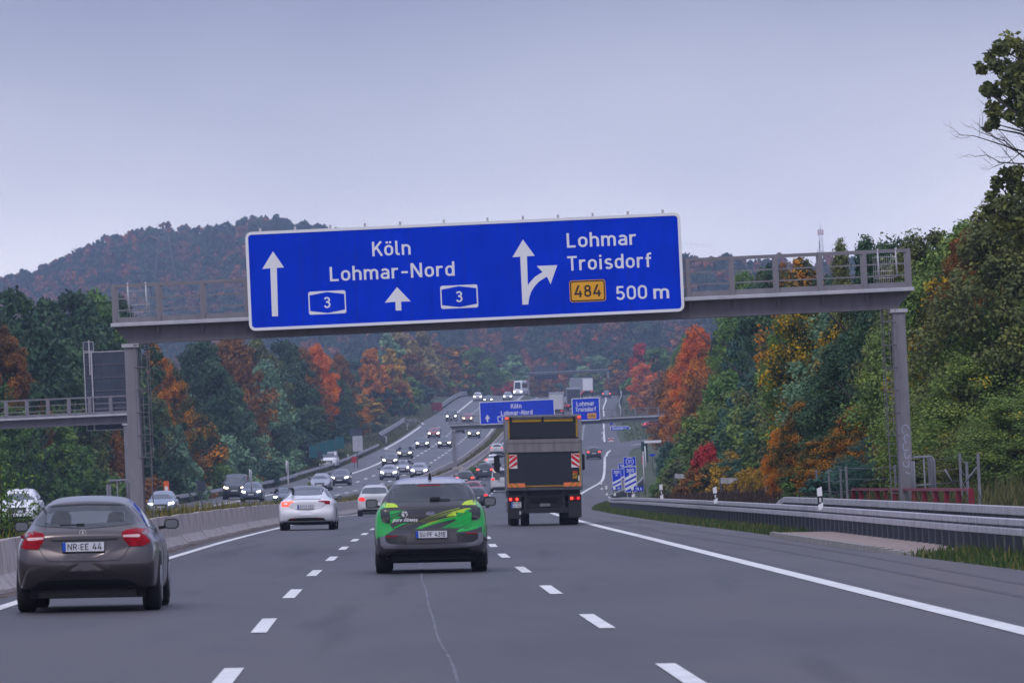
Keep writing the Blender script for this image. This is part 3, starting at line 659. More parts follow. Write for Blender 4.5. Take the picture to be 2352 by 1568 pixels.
TS = [ # px, top, d, width m, shape, colour
 (2345,455,150,6.5,'round','olive'),(2235,500,162,5.5,'round','willow'),(2150,520,165,5.5,'round','olive'),(2255,520,156,2.6,'round','rust'),(2080,545,185,5,'round','dark'),(2010,540,195,4.5,'cone','dark'),(1950,548,205,3.2,'cone','olive'),
 (2290,560,160,6.5,'round','willow'),(2210,600,158,5,'round','yellowtips'),(2120,640,160,5,'round','willow'),
 (2345,650,150,6,'fine','willow'),(2215,700,156,5.4,'fine','willow'),(2270,800,149,5.5,'fine','willow'),(2150,840,162,3.6,'fine','greenorange'),(2350,900,145,5,'fine','willow'),(2290,960,146,4.5,'fine','olive'),
 (1995,640,200,4.5,'round','yellowtips'),(1895,655,215,5.6,'round','yellowtips'),(1838,700,220,3.6,'round','green'),(1860,596,262,5,'round','greenorange'),(1790,604,330,5,'round','dark'),(1722,622,430,5,'round','green'),(1815,606,420,3.5,'round','rust'),(1765,618,400,4,'round','olive'),
 (1925,850,192,2.4,'round','rust'),(1840,920,205,3,'round','greenorange'),(1790,985,210,1.8,'round','orange'),(1985,930,180,3.8,'round','greenorange'),(2010,1000,165,3,'fine','teal'),(1900,1000,180,3.2,'round','greenorange'),(1960,760,190,5,'round','dark'),
 (1705,700,400,5,'round','green'),(1755,715,360,5,'round','teal'),(1690,722,440,4,'round','dark'),(1785,760,300,4,'round','teal'),(1725,860,320,4.6,'round','teal'),(1690,900,350,5,'round','teal'),(1740,980,280,4,'round','teal'),(1645,960,380,4.6,'round','grey'),
 (1612,748,570,6.5,'round','fire'),(1580,805,600,7,'round','orange'),(1640,795,540,6.5,'round','orange'),(1545,850,700,7,'round','rust'),(1585,768,800,8,'round','green'),(1578,850,760,7,'round','rust'),(1610,870,500,5,'round','rust'),(1487,826,1150,9.0,'round','fire'),(1483,788,1240,9,'round','red'),(1515,790,1180,12,'round','green'),(1500,872,1120,9,'round','orange'),(1528,850,1100,9,'round','rust'),
 (1600,980,420,3.6,'round','grey'),(1570,1010,430,4.5,'round','green'),(1535,1015,470,3.6,'round','teal'),(1580,975,560,3.5,'round','olive'),(1600,930,520,4,'round','green'),
 (40,662,330,9,'round','dark'),(120,690,350,8,'round','dark'),(185,665,340,8,'round','dark'),(235,668,335,7,'round','green'),(285,680,380,6,'round','dark'),(-20,700,320,8,'round','dark'),
 (16,745,275,3,'round','rust'),(60,850,268,2.6,'round','rust'),(10,880,262,4,'round','green'),(130,800,290,8,'round','dark'),(210,780,300,8,'round','dark'),(170,900,262,3.4,'round','olive'),(235,920,270,3,'round','rust'),(100,930,255,5,'round','green'),
 (362,785,430,3.6,'round','orange'),(395,835,420,4.5,'round','greenorange'),(345,890,400,3.4,'round','olive'),(420,905,380,6,'round','greenorange'),
 (470,778,560,10,'round','dark'),(540,770,600,10,'round','rust'),(600,775,620,9,'round','olive'),(660,780,640,10,'round','dark'),(505,850,500,9,'round','dark'),(660,850,520,9,'round','dark'),
 (615,828,400,6.8,'cone','grey'),(540,930,390,5,'round','grey'),
 (735,790,740,7,'round','fire'),(785,812,720,6,'round','rust'),(700,800,760,9,'round','rust'),(760,850,660,9,'round','dark'),(865,800,800,6,'round','orange'),(898,828,820,6,'round','orange'),(905,800,880,7,'round','yellow'),(850,850,760,9,'round','dark'),
 (795,893,600,7,'round','orange'),(830,905,610,6.5,'round','yellow'),(770,950,560,8,'round','teal'),(820,965,580,7,'round','dark'),(700,930,520,9,'round','dark'),(650,980,450,8,'round','teal'),
 (930,752,1320,13,'round','paleyellow'),(975,755,1340,13,'round','paleyellow'),(900,765,1300,12,'round','grey'),(1010,790,1300,13,'round','rust'),(1060,795,1320,14,'round','greenorange'),(1105,790,1420,13,'round','green'),(955,810,1150,12,'round','rust'),
 (1000,845,1120,10,'round','green'),(930,850,1000,9,'round','green'),(970,880,1060,8,'round','teal'),(890,880,940,9,'round','dark'),(1040,860,1250,10,'round','rust'),(1080,850,1300,10,'round','greenorange'),(860,930,900,6,'round','olive'),(920,910,960,6,'round','dark'),
 (1130,850,1520,11,'round','green'),(1165,870,1500,9,'round','red'),(1185,815,1560,14,'round','grey'),(1240,860,1540,10,'round','rust'),(1290,880,1560,9,'round','teal'),(1350,850,1560,13,'round','olive'),(1400,870,1520,10,'round','green'),(1430,850,1450,10,'round','rust'),(1370,810,1620,14,'round','grey'),(1440,810,1250,10,'round','greenorange'),(1425,890,1350,8,'round','teal'),
]
for s in TS: tree(*s)
BS = [(1622,1022,300,2.2,'bush','red'),(1680,1040,285,2.8,'bush','yellow'),(1640,1062,290,3.2,'bush','greenorange'),(1600,1075,300,3,'bush','rust'),(1755,1080,250,2.0,'bush','orange'),(1715,1078,262,2,'bush','yellow'),(1745,1130,240,1.6,'bush','yellow'),
 (1545,1065,400,4,'bush','green'),(1575,1050,380,4,'bush','olive'),(2080,1060,150,2.6,'bush','olive'),(1960,1065,165,3,'bush','teal'),(2200,1040,150,3.6,'bush','olive'),(2310,1050,147,3,'bush','olive'),(1880,1050,190,3,'bush','green'),
 (40,1000,235,4.5,'bush','green'),(130,1010,232,5,'bush','green'),(220,1020,236,4.5,'bush','rust'),(290,1000,280,4,'bush','dark'),(180,1060,222,4,'bush','green'),(60,1080,225,4,'bush','dark'),
 (360,960,340,5,'bush','grey'),(430,970,350,5.5,'bush','green'),(500,1000,360,5,'bush','grey'),(345,1060,330,4,'bush','dark'),(560,1035,400,5,'bush','teal'),(620,1050,420,5,'bush','grey'),(400,1075,345,4,'bush','rust'),(470,1065,400,4.5,'bush','green'),
 (560,1080,470,3,'bush','yellow'),(680,1030,470,5,'bush','olive'),(640,1080,480,3,'bush','rust'),(700,1060,560,4,'bush','yellow'),(750,1040,600,5,'bush','dark'),(880,960,850,5,'bush','green')]
for s in BS: tree(*s, kind='bush')
for (px, py, d, w, h, lab) in ((1082,1078,655,1.5,1.2,'small green bush in the median left of the second gantry plinth'),(1105,1060,700,2.2,1.1,'small green bush in the median above the second gantry plinth'),(793,1160,300,.75,1.5,'small leafy bush behind the barrier, rightmost of three by the white hatchback'),(770,1165,305,.6,1.1,'small leafy bush behind the barrier, leftmost of three by the white hatchback'),(781,1160,310,.6,1.7,'small leafy bush behind the barrier, middle of three by the white hatchback')):
    x = P(px, py, d).x; x = min(x, XB(d)-.8); z = T(x, d); tp = proj((x, d, z+h))[1]; tree(px if d > 400 else az(x, d), tp, d, w, 'bush', 'willow', lab, kind='bush', free=True)
OUT = curve([(-200,680),(0,672),(180,672),(290,680),(315,770),(380,800),(560,785),(700,795),(760,790),(830,800),(900,800),(1000,830),(1100,850),(1200,860),(1300,870),(1430,850),(1470,840),(1570,800),(1620,780),(1660,740),(1700,640),(1850,640),(1930,600),(2060,590),(2150,560),(2250,540),(2352,520),(2600,480)])
q = random.Random(11); cols = ['dark', 'teal', 'teal', 'green', 'green', 'olive', 'green', 'greenorange', 'grey', 'grey', 'teal', 'rust']
for row in range(4):
    d = 290
    while d < 1450:
        x = XO(d)-14.4-(14+7*row)-q.random()*4; px = az(x, d)
        if -60 < px < 1040:
            top = max(OUT(px)+q.random()*90, P(px, 0, 1).y*0+proj((x, d, T(x, d)+9+8*q.random()))[1])
            tree(px, top, d, min(6+4*q.random(), 185*d/F), 'round', q.choice(cols))
        d += 26+row*14+q.random()*20+d*.02
    d = 150
    while d < 1450:
        x = XE(d)+(15+6*row)+q.random()*4+(22 if 840 < d < 1300 else (8 if 420 < d <= 840 else 0)); px = az(x, d)
        if 1400 < px < 2420:
            top = max(OUT(px)+q.random()*90, proj((x, d, T(x, d)+8+8*q.random()))[1])
            tree(px, top, d, min(6+4*q.random(), 185*d/F), 'round', q.choice(cols))
        d += 26+row*14+q.random()*20+d*.02

q = random.Random(77)
for side in (-1, 1):
    for row in range(2):
        d = 330 if side < 0 else 190
        while d < (1150 if side < 0 else 760):
            x = XO(d)-14.4-(9+8*row)-(5 if d > 820 else 0)-q.random()*2 if side < 0 else XE(d)+8.5+6*row+q.random()*2+(4 if d > 420 else 0)
            px = az(x, d); hh = (4.5+3*row)+3*q.random()
            if -80 < px < 2400: tree(px, proj((x, d, T(x, d)+hh))[1], d, 5.5+2.5*q.random(), 'round', q.choice(['green', 'teal', 'green', 'olive', 'grey', 'dark', 'willow', 'rust' if q.random() < .4 else 'green']), free=True)
            d += (8 if side < 0 else 9)+row*6+d*.012
# tall tree whose branches reach in at the right edge of the picture
def edge_tree():
    q = random.Random(9); d = 108; base = P(2470, 1000, d); zb = T(base.x, d)-.1
    t = thing('tree', (base.x, d, zb), 0, 'tall dark green tree with bare twigs reaching in at the right edge against the sky', 'tree')
    B = Vector((base.x, d, zb)); mb = MB(); tp = P(2440, 40, d)
    trunkpts = [B, P(2455, 900, d), P(2440, 600, d), P(2420, 350, d), P(2405, 200, d), P(2395, 80, d)]
    mb.tube([Vector(p)-B for p in trunkpts], [.2, .17, .13, .08, .05, .02], 8)
    vs, fs, tv = [], [], []
    def clump(c, r, n, base_t):
        for _ in range(n):
            dd = Vector((q.gauss(0, 1), q.gauss(0, 1), q.gauss(0, 1))).normalized()*r*q.random()**.5
            p = Vector(c)-B+dd; nrm = Vector((q.gauss(0, 1), q.gauss(0, 1), q.gauss(.3, 1))).normalized(); u = nrm.cross(Vector((q.gauss(0, 1), q.gauss(0, 1), 1))).normalized(); v = nrm.cross(u); s = .06*(.6+.8*q.random())
            k = len(vs); vs.extend([tuple(p-u*s), tuple(p+v*s*.6), tuple(p+u*s), tuple(p-v*s*.6)]); fs.append((k, k+1, k+2, k+3)); tv.append(min(base_t*.7+q.random()*.4, 1))
    ups = [(2325,95,22),(2300,110,16),(2350,120,18),(2290,150,14),(2275,130,12),(2330,160,26),(2360,150,24),(2262,155,9),(2250,150,7),(2318,195,24),(2350,200,28),(2290,205,16),(2272,200,12),(2268,212,10),(2255,215,8),(2335,235,22),(2362,240,25),(2300,240,17),(2288,262,12),(2310,270,10),(2280,285,10),(2270,292,8),(2350,275,12),(2375,100,20),(2385,180,30),(2390,250,30)]
    lows = [(2312,400,14),(2340,398,16),(2290,420,12),(2325,430,20),(2350,440,20),(2285,450,14),(2300,475,20),(2340,480,24),(2270,480,8),(2320,510,22),(2365,510,30),(2295,520,18),(2350,550,30)]
    for (x, y, r) in ups+lows:
        c = P(x, y, d+q.gauss(0, .3)); c.y = d+q.gauss(0, .35); clump(c, r/121*1.4, int(18+r*7), .5+.2*q.gauss(0, 1))
        j = min(range(1, 6), key=lambda i: abs(trunkpts[i].z-(c.z-.9))); mb.tube([Vector(trunkpts[j])-B, (Vector(trunkpts[j])*.5+c*.5)-B+Vector((0, 0, .12)), c-B], [.03, .02, .008], 5)
    def twig(p, v, L, r, k):
        e = p+v*L; mid = p+v*L*.5+Vector((0, q.gauss(0, .03), q.gauss(0, .03))); mb.tube([p-B, mid-B, e-B], [r, r*.75, r*.5], 4)
        if k: 
            for s in range(3):
                w = (v+Vector((q.gauss(0, .45), q.gauss(0, .45), q.gauss(.1, .4)))).normalized(); twig(p+v*L*(.35+.3*s), w, L*.55, r*.5, k-1)
    for (x, y, dx, dy, L) in ((2400,395,-1,.85,1.0),(2395,360,-1,.35,1.1),(2390,330,-1,.75,.8),(2400,380,-.9,.1,.9)):
        twig(P(x, y, d), Vector((dx, 0, dy)).normalized(), L, .02, 3)
    me = bpy.data.meshes.new('crown'); me.from_pydata(vs, [], fs); me.materials.append(CM['olive']); at = me.attributes.new('tint', 'FLOAT', 'FACE'); at.data.foreach_set('value', tv)
    place('crown', me, t); mb.build('trunk', M_BARK, t)
edge_tree()

def near_bush():
    q = random.Random(4); x, d = -9.1, 100.0; zb = T(x, d)
    t = thing('bush', (x, d, zb), 0, 'loose leafy green bush above the concrete barrier behind the grey hatchback', 'bush', 'bushes by the motorway')
    vs, fs, tv = [], [], []; mb = MB()
    for i in range(34):
        a = q.random()*6.28; h = .6+1.5*q.random(); e = Vector((math.cos(a)*(.25+.95*q.random()), math.sin(a)*.7, h)); mb.tube([(0, 0, 0), (e.x*.4, e.y*.4, h*.6), e], [.012, .008, .004], 4)
        for k in range(70):
            u = .3+.7*q.random(); p = Vector((e.x*u*u, e.y*u*u, h*u))+Vector((q.gauss(0, .06), q.gauss(0, .06), q.gauss(0, .05))); n = Vector((q.gauss(0, 1), q.gauss(0, 1), q.gauss(.5, 1))).normalized(); w = n.cross(Vector((q.gauss(0, 1), 1, q.gauss(0, 1)))).normalized(); v = n.cross(w); s = .035*(.6+.8*q.random())
            j = len(vs); vs.extend([tuple(p-w*s), tuple(p+v*s*.5), tuple(p+w*s), tuple(p-v*s*.5)]); fs.append((j, j+1, j+2, j+3)); tv.append(q.random()*.8)
    me = bpy.data.meshes.new('crown'); me.from_pydata(vs, [], fs); me.materials.append(CM['green']); at = me.attributes.new('tint', 'FLOAT', 'FACE'); at.data.foreach_set('value', tv)
    place('crown', me, t); mb.build('stem', M_BARK, t)
near_bush()

_o = 'second third fourth fifth sixth seventh eighth ninth tenth eleventh twelfth thirteenth fourteenth fifteenth sixteenth'.split()
ORD = ['leftmost']+[a+' from left' for a in _o]
NUMW = ['']+'one two three four five six seven eight nine ten eleven twelve thirteen fourteen fifteen sixteen seventeen eighteen nineteen twenty'.split()
for lab, L_ in SEEN.items():
    if len(L_) < 2: continue
    L_.sort(key=lambda a: a[0]); n = len(L_)
    for i, (px, d, t) in enumerate(L_):
        w = ORD[i] if i <= n-1-i and i < 16 else (ORD[n-1-i].replace('left', 'right') if n-1-i < 16 else 'inner')
        if i == n-1: w = 'rightmost'
        pl_ = lab.replace(' tree ', ' trees ').replace(' bush ', ' bushes ')
        t['label'] = f"{w} of {NUMW[n] if n < 21 else 'many'} {pl_}"
# ------------------------------------------------------------------ wooded hills (instanced canopy, stuff)
def hillmat():
    m = bpy.data.materials.new('hill_leaves'); m.use_nodes = True; t = m.node_tree; b = t.nodes['Principled BSDF']
    oi = N(t, 'ShaderNodeObjectInfo'); at = N(t, 'ShaderNodeAttribute', attribute_name='tint')
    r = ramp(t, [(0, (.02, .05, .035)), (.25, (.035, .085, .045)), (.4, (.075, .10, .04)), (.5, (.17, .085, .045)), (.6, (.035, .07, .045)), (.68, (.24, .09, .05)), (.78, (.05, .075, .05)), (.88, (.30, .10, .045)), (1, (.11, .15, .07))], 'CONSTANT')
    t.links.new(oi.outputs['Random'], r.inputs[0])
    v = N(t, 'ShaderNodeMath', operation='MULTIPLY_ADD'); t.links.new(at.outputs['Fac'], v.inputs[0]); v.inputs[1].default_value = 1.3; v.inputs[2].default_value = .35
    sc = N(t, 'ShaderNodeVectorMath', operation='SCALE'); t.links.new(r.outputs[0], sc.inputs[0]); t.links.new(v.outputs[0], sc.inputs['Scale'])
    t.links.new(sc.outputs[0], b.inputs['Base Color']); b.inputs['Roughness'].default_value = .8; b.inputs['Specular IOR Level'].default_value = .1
    return m
HM = hillmat()
pc = bpy.data.collections.new('canopy_sources')
for i, (H, R, sh) in enumerate([(8.5, 3.9, 'bush'), (9, 3.3, 'round'), (8, 4.2, 'bush'), (10, 3.1, 'round')]):
    me = crown('canopy_crown', H, R, sh, 40, 560, 1.15, 40+i, .0); me.materials[0] = HM
    o = bpy.data.objects.new('canopy_crown', me); pc.objects.link(o)
q = random.Random(21); pts, scs = [], []
y = 1560.0
while y < 3150:
    st = 5.6 + (y-1560)/1600*2.4
    w = y*.1+20; x = -w
    while x < w:
        xx, yy = x+q.uniform(-3, 3), y+q.uniform(-3, 3)
        if yy < yridge(az(xx, yy))+70 and not (yy < 1640 and -5 < xx < 40):
            pts.append((xx, yy, hillz(xx, yy)-1.0 if yy > 1800 else T(xx, yy)-1)); scs.append(q.choice([.7, .8, .95, 1.1, 1.35, .9, 1.0])*(1.0 if yy < 2400 else 1.1))
        x += st*(.8+.4*q.random())
    y += st
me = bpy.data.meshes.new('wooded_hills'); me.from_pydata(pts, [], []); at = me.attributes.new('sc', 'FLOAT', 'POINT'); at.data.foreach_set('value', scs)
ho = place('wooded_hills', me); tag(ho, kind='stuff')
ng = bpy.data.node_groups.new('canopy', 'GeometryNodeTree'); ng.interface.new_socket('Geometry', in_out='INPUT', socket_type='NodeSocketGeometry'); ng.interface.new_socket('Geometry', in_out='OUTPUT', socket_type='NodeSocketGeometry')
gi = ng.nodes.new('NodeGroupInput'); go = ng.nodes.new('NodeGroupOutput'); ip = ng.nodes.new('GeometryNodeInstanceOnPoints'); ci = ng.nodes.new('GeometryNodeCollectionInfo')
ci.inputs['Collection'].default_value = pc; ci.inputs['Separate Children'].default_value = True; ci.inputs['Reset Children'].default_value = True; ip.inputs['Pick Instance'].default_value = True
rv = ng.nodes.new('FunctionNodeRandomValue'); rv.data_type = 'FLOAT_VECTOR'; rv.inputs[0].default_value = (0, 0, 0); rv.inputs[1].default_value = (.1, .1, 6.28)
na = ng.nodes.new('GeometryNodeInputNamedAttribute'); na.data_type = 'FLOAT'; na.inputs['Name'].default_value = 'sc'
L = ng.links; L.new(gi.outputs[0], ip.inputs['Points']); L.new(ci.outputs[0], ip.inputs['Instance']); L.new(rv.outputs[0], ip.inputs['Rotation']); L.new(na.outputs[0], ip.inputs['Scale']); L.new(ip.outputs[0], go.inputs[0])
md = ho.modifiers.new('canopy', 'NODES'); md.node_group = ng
print('canopy', len(pts), 'trees', len(SEEN))

# ------------------------------------------------------------------ haze
hz = MB().box((0, 1640, 72), (2400, 3440, 220)).build('haze', [])
hz.location.z = 0
m = bpy.data.materials.new('haze'); m.use_nodes = True; t = m.node_tree; t.nodes.clear(); pv = N(t, 'ShaderNodeVolumePrincipled'); pv.inputs['Color'].default_value = (.56, .71, 1.0, 1); pv.inputs['Density'].default_value = .0002; pv.inputs['Anisotropy'].default_value = .1
o = N(t, 'ShaderNodeOutputMaterial'); t.links.new(pv.outputs[0], o.inputs['Volume'])
hz.data.materials.append(m); tag(hz, kind='stuff')

# ------------------------------------------------------------------ gantries and signs
M_STEEL = mat('painted_steel', (.23, .22, .25), .55, metal=.3, noise=.08, scale=2, grime=.18)
M_STEELD = mat('dark_painted_steel', (.165, .155, .18), .6, metal=.3, noise=.08, scale=2, grime=.2)
M_STEELL = mat('pale_steel', (.47, .47, .52), .5, metal=.2, noise=.08, scale=2, grime=.15)
M_GALV = mat('galvanised_steel', (.47, .46, .50), .5, metal=.15, noise=.15, scale=3, grime=.3)
M_GALVM = mat('weathered_steel', (.20, .205, .24), .55, metal=.15, noise=.15, scale=3, grime=.3)
M_GALVD = mat('dark_galvanised_steel', (.10, .105, .125), .6, metal=.3, noise=.25, scale=2, grime=.3)
M_BLUE = mat('sign_blue', (.0, .038, .62), .6, spec=.04, noise=.10, scale=.9, grime=.12)
M_WHITE = mat('sign_white', (.78, .78, .82), .45, noise=.03, scale=1)
M_YEL = mat('sign_amber', (.80, .38, .02), .45, noise=.04, scale=2)
M_BLACK = mat('black', (.012, .012, .015), .5, noise=.1)
M_BACK = mat('sign_back', (.055, .065, .095), .6, metal=.3, noise=.15, scale=2, grime=.2)
M_RED = mat('red_paint', (.42, .015, .03), .45, noise=.15, scale=4)
M_ORANGE = mat('orange_plastic', (.75, .13, .02), .5)
M_TEAL = mat('teal_mesh', (.012, .10, .12), .8, noise=.2, scale=3)

def gantry(name, loc, x0, x1, cl, bh, label, col=(None, None), ladders=(True, True), rail_h=.92, post_sp=1.07, base=(0, 0), depth=.9, s=1.0, rotz=0, plain=False):
    """loc at road level in the middle; x0..x1 beam span; cl underside height; col column x positions"""
    t = thing('sign_gantry', loc, rotz, label, 'gantry')
    zb = cl; zt = cl+bh
    ch = .42*s   # chamfered beam ends
    poly = [(x0+ch*.9, zb), (x1-ch*.9, zb), (x1, zb+ch), (x1, zt), (x0, zt), (x0, zb+ch)]
    MB().prism(poly, -.22*s, .22*s).build('beam', M_STEELD, t)
    MB().box(((x0+x1)/2, -.05*s, zt+.045*s), (x1-x0+.1*s, depth+.1, .09*s)).build('walkway', M_STEELL, t, .01)
    for yy in (() if plain else (-depth/2, depth/2)):
        MB().box(((x0+x1)/2, yy, zt+.09*s+.07*s), (x1-x0, .012, .13*s)).build('toe_board', M_STEEL, t)
        for k, hh in enumerate((rail_h, rail_h*.64, rail_h*.33) if yy < 0 else (rail_h,)):
            MB().box(((x0+x1)/2, yy, zt+.09*s+hh), (x1-x0-.02*k, .04, (.055 if k == 0 else .032)*s)).build('hand_rail', M_STEEL, t)
        n = int((x1-x0)/post_sp); pm = None
        for i in range(n+1):
            x = x0+.05*s+(x1-x0-.1*s)*i/n
            if pm is None: pm = MB().box((0, 0, 0), (.10*s, .05, rail_h)).mesh('rail_post', M_STEEL)
            place('rail_post', pm, t, None, (x, yy-.03*(1 if yy < 0 else -1), zt+.09*s+rail_h/2))
    n = int((x1-x0)/post_sp); rm = MB().prism([(-.03, 0), (-.03, -.22*s), (0.02, -.22*s), (.05, 0)], -.3, -.222*s).mesh('bracket', M_STEELD)
    for i in range(1, n): place('bracket', rm, t, None, (x0+(x1-x0)*i/n, 0, zt))
    for k, cx in enumerate(col):
        if cx is None: continue
        b = base[k]
        MB().prism([(cx-.165*s, b), (cx+.165*s, b), (cx+.15*s, zb-.09*s), (cx-.15*s, zb-.09*s)], -.2*s, .2*s).build('column', M_STEEL, t, .012)
        MB().box((cx, 0, zb-.04*s), (.42*s, .5*s, .09*s)).build('column_head', M_STEELL, t)
        if ladders[k]:
            sd = 1 if k == 0 else -1; lx = cx+sd*.285*s; lad = MB()
            top = zb+.05
            for dx in (-.1, .1): lad.box((lx+dx, -.05, (b+top)/2), (.025, .03, top-b))
            lad.build('ladder', M_STEELD, t)
            rg = MB().box((0, 0, 0), (.22, .02, .022)).mesh('rung', M_STEELD); z = b+.3
            while z < top-.1: place('rung', rg, t, None, (lx, -.05, z)); z += .3 if s < 1.2 else .5
            cage = MB(); z = b+2.3
            while z < top:
                cage.tube([(lx-.12, -.05, z), (lx-.18, -.4, z), (lx, -.6, z), (lx+.18, -.4, z), (lx+.12, -.05, z)], .010, 5); z += .55
            for (dx, dy) in ((-.18, -.4), (0, -.6), (.18, -.4)): cage.box((lx+dx, dy, (b+2.3+top)/2), (.015, .008, top-b-2.3))
            cage.build('safety_cage', M_STEELD, t)
            for dx in (-.22, .22):
                cx2 = (x1-.25*s-.35+dx) if k == 1 else (x0+.25*s+.35+dx)
                MB().tube([(cx2, -depth/2+.06, zt+.35), (cx2+.03, -depth/2-.02, zt+.36), (cx2+.02, -depth/2, zt+1.06)], .022, 6).build('grab_rail', M_GALV, t)
            gm = MB()
            gx = x1-.62 if k == 1 else x0+.62
            for i in range(5): gm.box((gx, depth/2-.03, zt+.2+i*.17), (.5, .01, .012))
            for i in range(11): gm.box((gx-.24+i*.048, depth/2-.02, zt+.55), (.006, .006, .75))
            gm.build('wire_gate', M_GALV, t)
    return t
def sign_panel(name, loc, w, h, label, r=.12, rotz=0, back=True, border=.055, face=M_BLUE, tilt=0, cat='sign', group=None):
    """front faces -y, origin at the lower left corner"""
    t = thing(name, loc, rotz, label, cat, group)
    MB().prism(rrect(w, h, r, 5, w/2, h/2), .0, .05).build('panel', face, t)
    po = rrect(w+.03, h+.03, r+.015, 5, w/2, h/2); pi = rrect(w-2*border, h-2*border, max(r-border, .01), 5, w/2, h/2)
    ring(po, pi, -.012, .055).build('frame', M_WHITE, t)
    return t

D1 = 139.0; s1 = F/D1
def G1(px, py, d=D1): return P(px, py, d)
# beam ends in the world
bl = G1(262, 745); br = G1(2092, 668); gz = (bl.z+br.z)/2      # level of the walkway strip
gx0, gx1 = bl.x, br.x; gmid = (gx0+gx1)/2; roadz = 0.0
bh = .42
zt = gz-.045-.0; cl = zt-.09*0-bh
gant1 = gantry('sign_gantry', (gmid, D1, 0), gx0-gmid, gx1-gmid, cl, bh, 'grey steel gantry spanning the near lanes and carrying the big blue direction sign', col=(G1(305, 900).x-gmid, G1(2072, 900).x-gmid), base=(road(gx0, D1)-.1, T(gx1-.2, D1)-.3))
# graffiti on the right column
gp = G1(2079, 1000); mb = MB(); gq = [(0,0,.14),(.02,-.22,.11),(-.01,-.42,.12),(.01,-.62,.1),(-.02,-.82,.12),(.03,-1.0,.1)]
for i, (dx, dz, r) in enumerate(gq):
    pts = [(dx+r*.6*math.cos(R_(a+i*40)), dz+r*.8*math.sin(R_(a+i*40))) for a in range(0, 260, 26)]; Lr = ribbon(pts, .016)
    for j in range(len(Lr)-1): mb.prism([(p.x, p.y) for p in (Lr[j][0], Lr[j][1], Lr[j+1][1], Lr[j+1][0])], -.003-.0004*(j % 3), 0)
o = mb.build('graffiti', mat('graffiti_paint', (.42, .47, .62), .6), gant1, loc=(gp.x-gmid-.0, -.203, gp.z+.15))

# big sign
SY = D1-.62
c00 = P(574, 758, SY); c10 = P(1571, 714, SY); c01 = P(566, 534, SY)
SWD = (c10-c00).length; SH = (c01-c00).length
zlow = (c00.z+c10.z)/2
sign = sign_panel('direction_sign', (c00.x, SY, zlow), SWD, SH, 'huge blue overhead direction sign across the near gantry reading Köln, Lohmar-Nord, Lohmar, Troisdorf', r=.14)
# zoom-view coordinates of the sign -> local metres
bx0, by0, bx1, by1, tx0, ty0 = 105., 640., 2315., 545., 80., 140.
def SL(x, y):
    ex = Vector((bx1-bx0, by1-by0)); ey = Vector((tx0-bx0, ty0-by0)); p = Vector((x-bx0, y-by0)); det = ex.x*ey.y-ex.y*ey.x
    return ((p.x*ey.y-p.y*ey.x)/det*SWD, (ex.x*p.y-ex.y*p.x)/det*SH)
def sline(s, xa, ya, xb, cap, ma=M_WHITE, y=-.0, sw=.14, par=None):
    a = SL(xa, ya); sl_ = (545.-640.)/(2315.-105.); b = SL(xb, ya+sl_*(xb-xa))
    letters(s, a[0], a[1], cap/500*SH, y, b[0]-a[0], 0, sw, .004).build('lettering', ma, par or sign)
sline('Köln', 727, 262, 922, 74); sline('Lohmar-Nord', 512, 390, 1147, 74); sline('Lohmar', 1718, 221, 2072, 74); sline('Troisdorf', 1722, 339, 2150, 74); sline('500', 1970, 490, 2128, 71); sline('m', 2160, 484, 2240, 71)
def spoly(pts, ma, name, th=.004, par=None):
    q_ = [SL(*p) for p in pts]; return MB().prism(q_, -th, 0).build(name, ma, par or sign)
spoly([(217,568),(207,322),(166,326),(220,235),(277,318),(240,320),(248,568)], M_WHITE, 'arrow')
spoly([(847,540),(845,495),(791,500),(853,420),(923,493),(874,495),(876,540)], M_WHITE, 'arrow')
spoly([(1492,512),(1480,266),(1440,269),(1493,178),(1554,262),(1514,264),(1523,511)], M_WHITE, 'arrow')
br_ = [(1507,500),(1512,470),(1522,440),(1540,410),(1565,382),(1612,352)]
Lb = ribbon([SL(*p) for p in br_], .15); mb = MB()
for j in range(len(Lb)-1): mb.prism([(p.x, p.y) for p in (Lb[j][0], Lb[j][1], Lb[j+1][1], Lb[j+1][0])], -.0046-.0001*j, 0)
mb.prism([SL(*p) for p in [(1564,314),(1669,310),(1635,408),(1618,372),(1594,345)]], -.0062, 0); mb.build('arrow', M_WHITE, sign)
def shield(cx, cy, w=190, h=118):
    c = SL(cx, cy); W_ = w/2210*SWD; H_ = h/500*SH
    po = rrect(W_, H_, .05, 4, c[0], c[1]); MB().prism(po, -.004, 0).build('route_shield', M_WHITE, sign)
    x, z = c; a, b = W_/2-.03, H_/2
    MB().prism([(x-a, z-b+.09), (x, z-b+.025), (x+a, z-b+.09), (x+a, z+b-.09), (x, z+b-.025), (x-a, z+b-.09)], -.006, -.004).build('route_shield_field', M_BLUE, sign)
    letters('3', x-.085, z-.135, .27, -.006, .165).build('lettering', M_WHITE, sign)
shield(498, 498); shield(1170, 470)
c = SL(1824, 442); MB().prism(rrect(.88, .53, .07, 5, *c), -.004, 0).build('amber_plate', M_YEL, sign)
ring(rrect(.85, .50, .06, 5, *c), rrect(.79, .44, .04, 5, *c), -.006, -.003).build('plate_border', M_BLACK, sign)
letters('484', c[0]-.325, c[1]-.145, .29, -.004, .65).build('lettering', M_BLACK, sign)
for i in range(1, 8): MB().box((SWD*i/8, -.0006, SH/2), (.010, .0012, SH-.12)).build('panel_seam', mat('sign_seam', (.0, .02, .33), .6), sign)
for x6 in (152, 330, 510, 687, 867, 1090, 1313, 1494, 1673, 1850, 2030, 2208):
    a = SL(x6, 100); MB().box((a[0], .09, SH+.045), (.055, .05, .12)).build('support_stub', M_GALV, sign)
for i in range(9): MB().box((.6+i*1.17, .14, SH/2), (.06, .1, SH-.1)).build('support_beam', M_GALVD, sign)

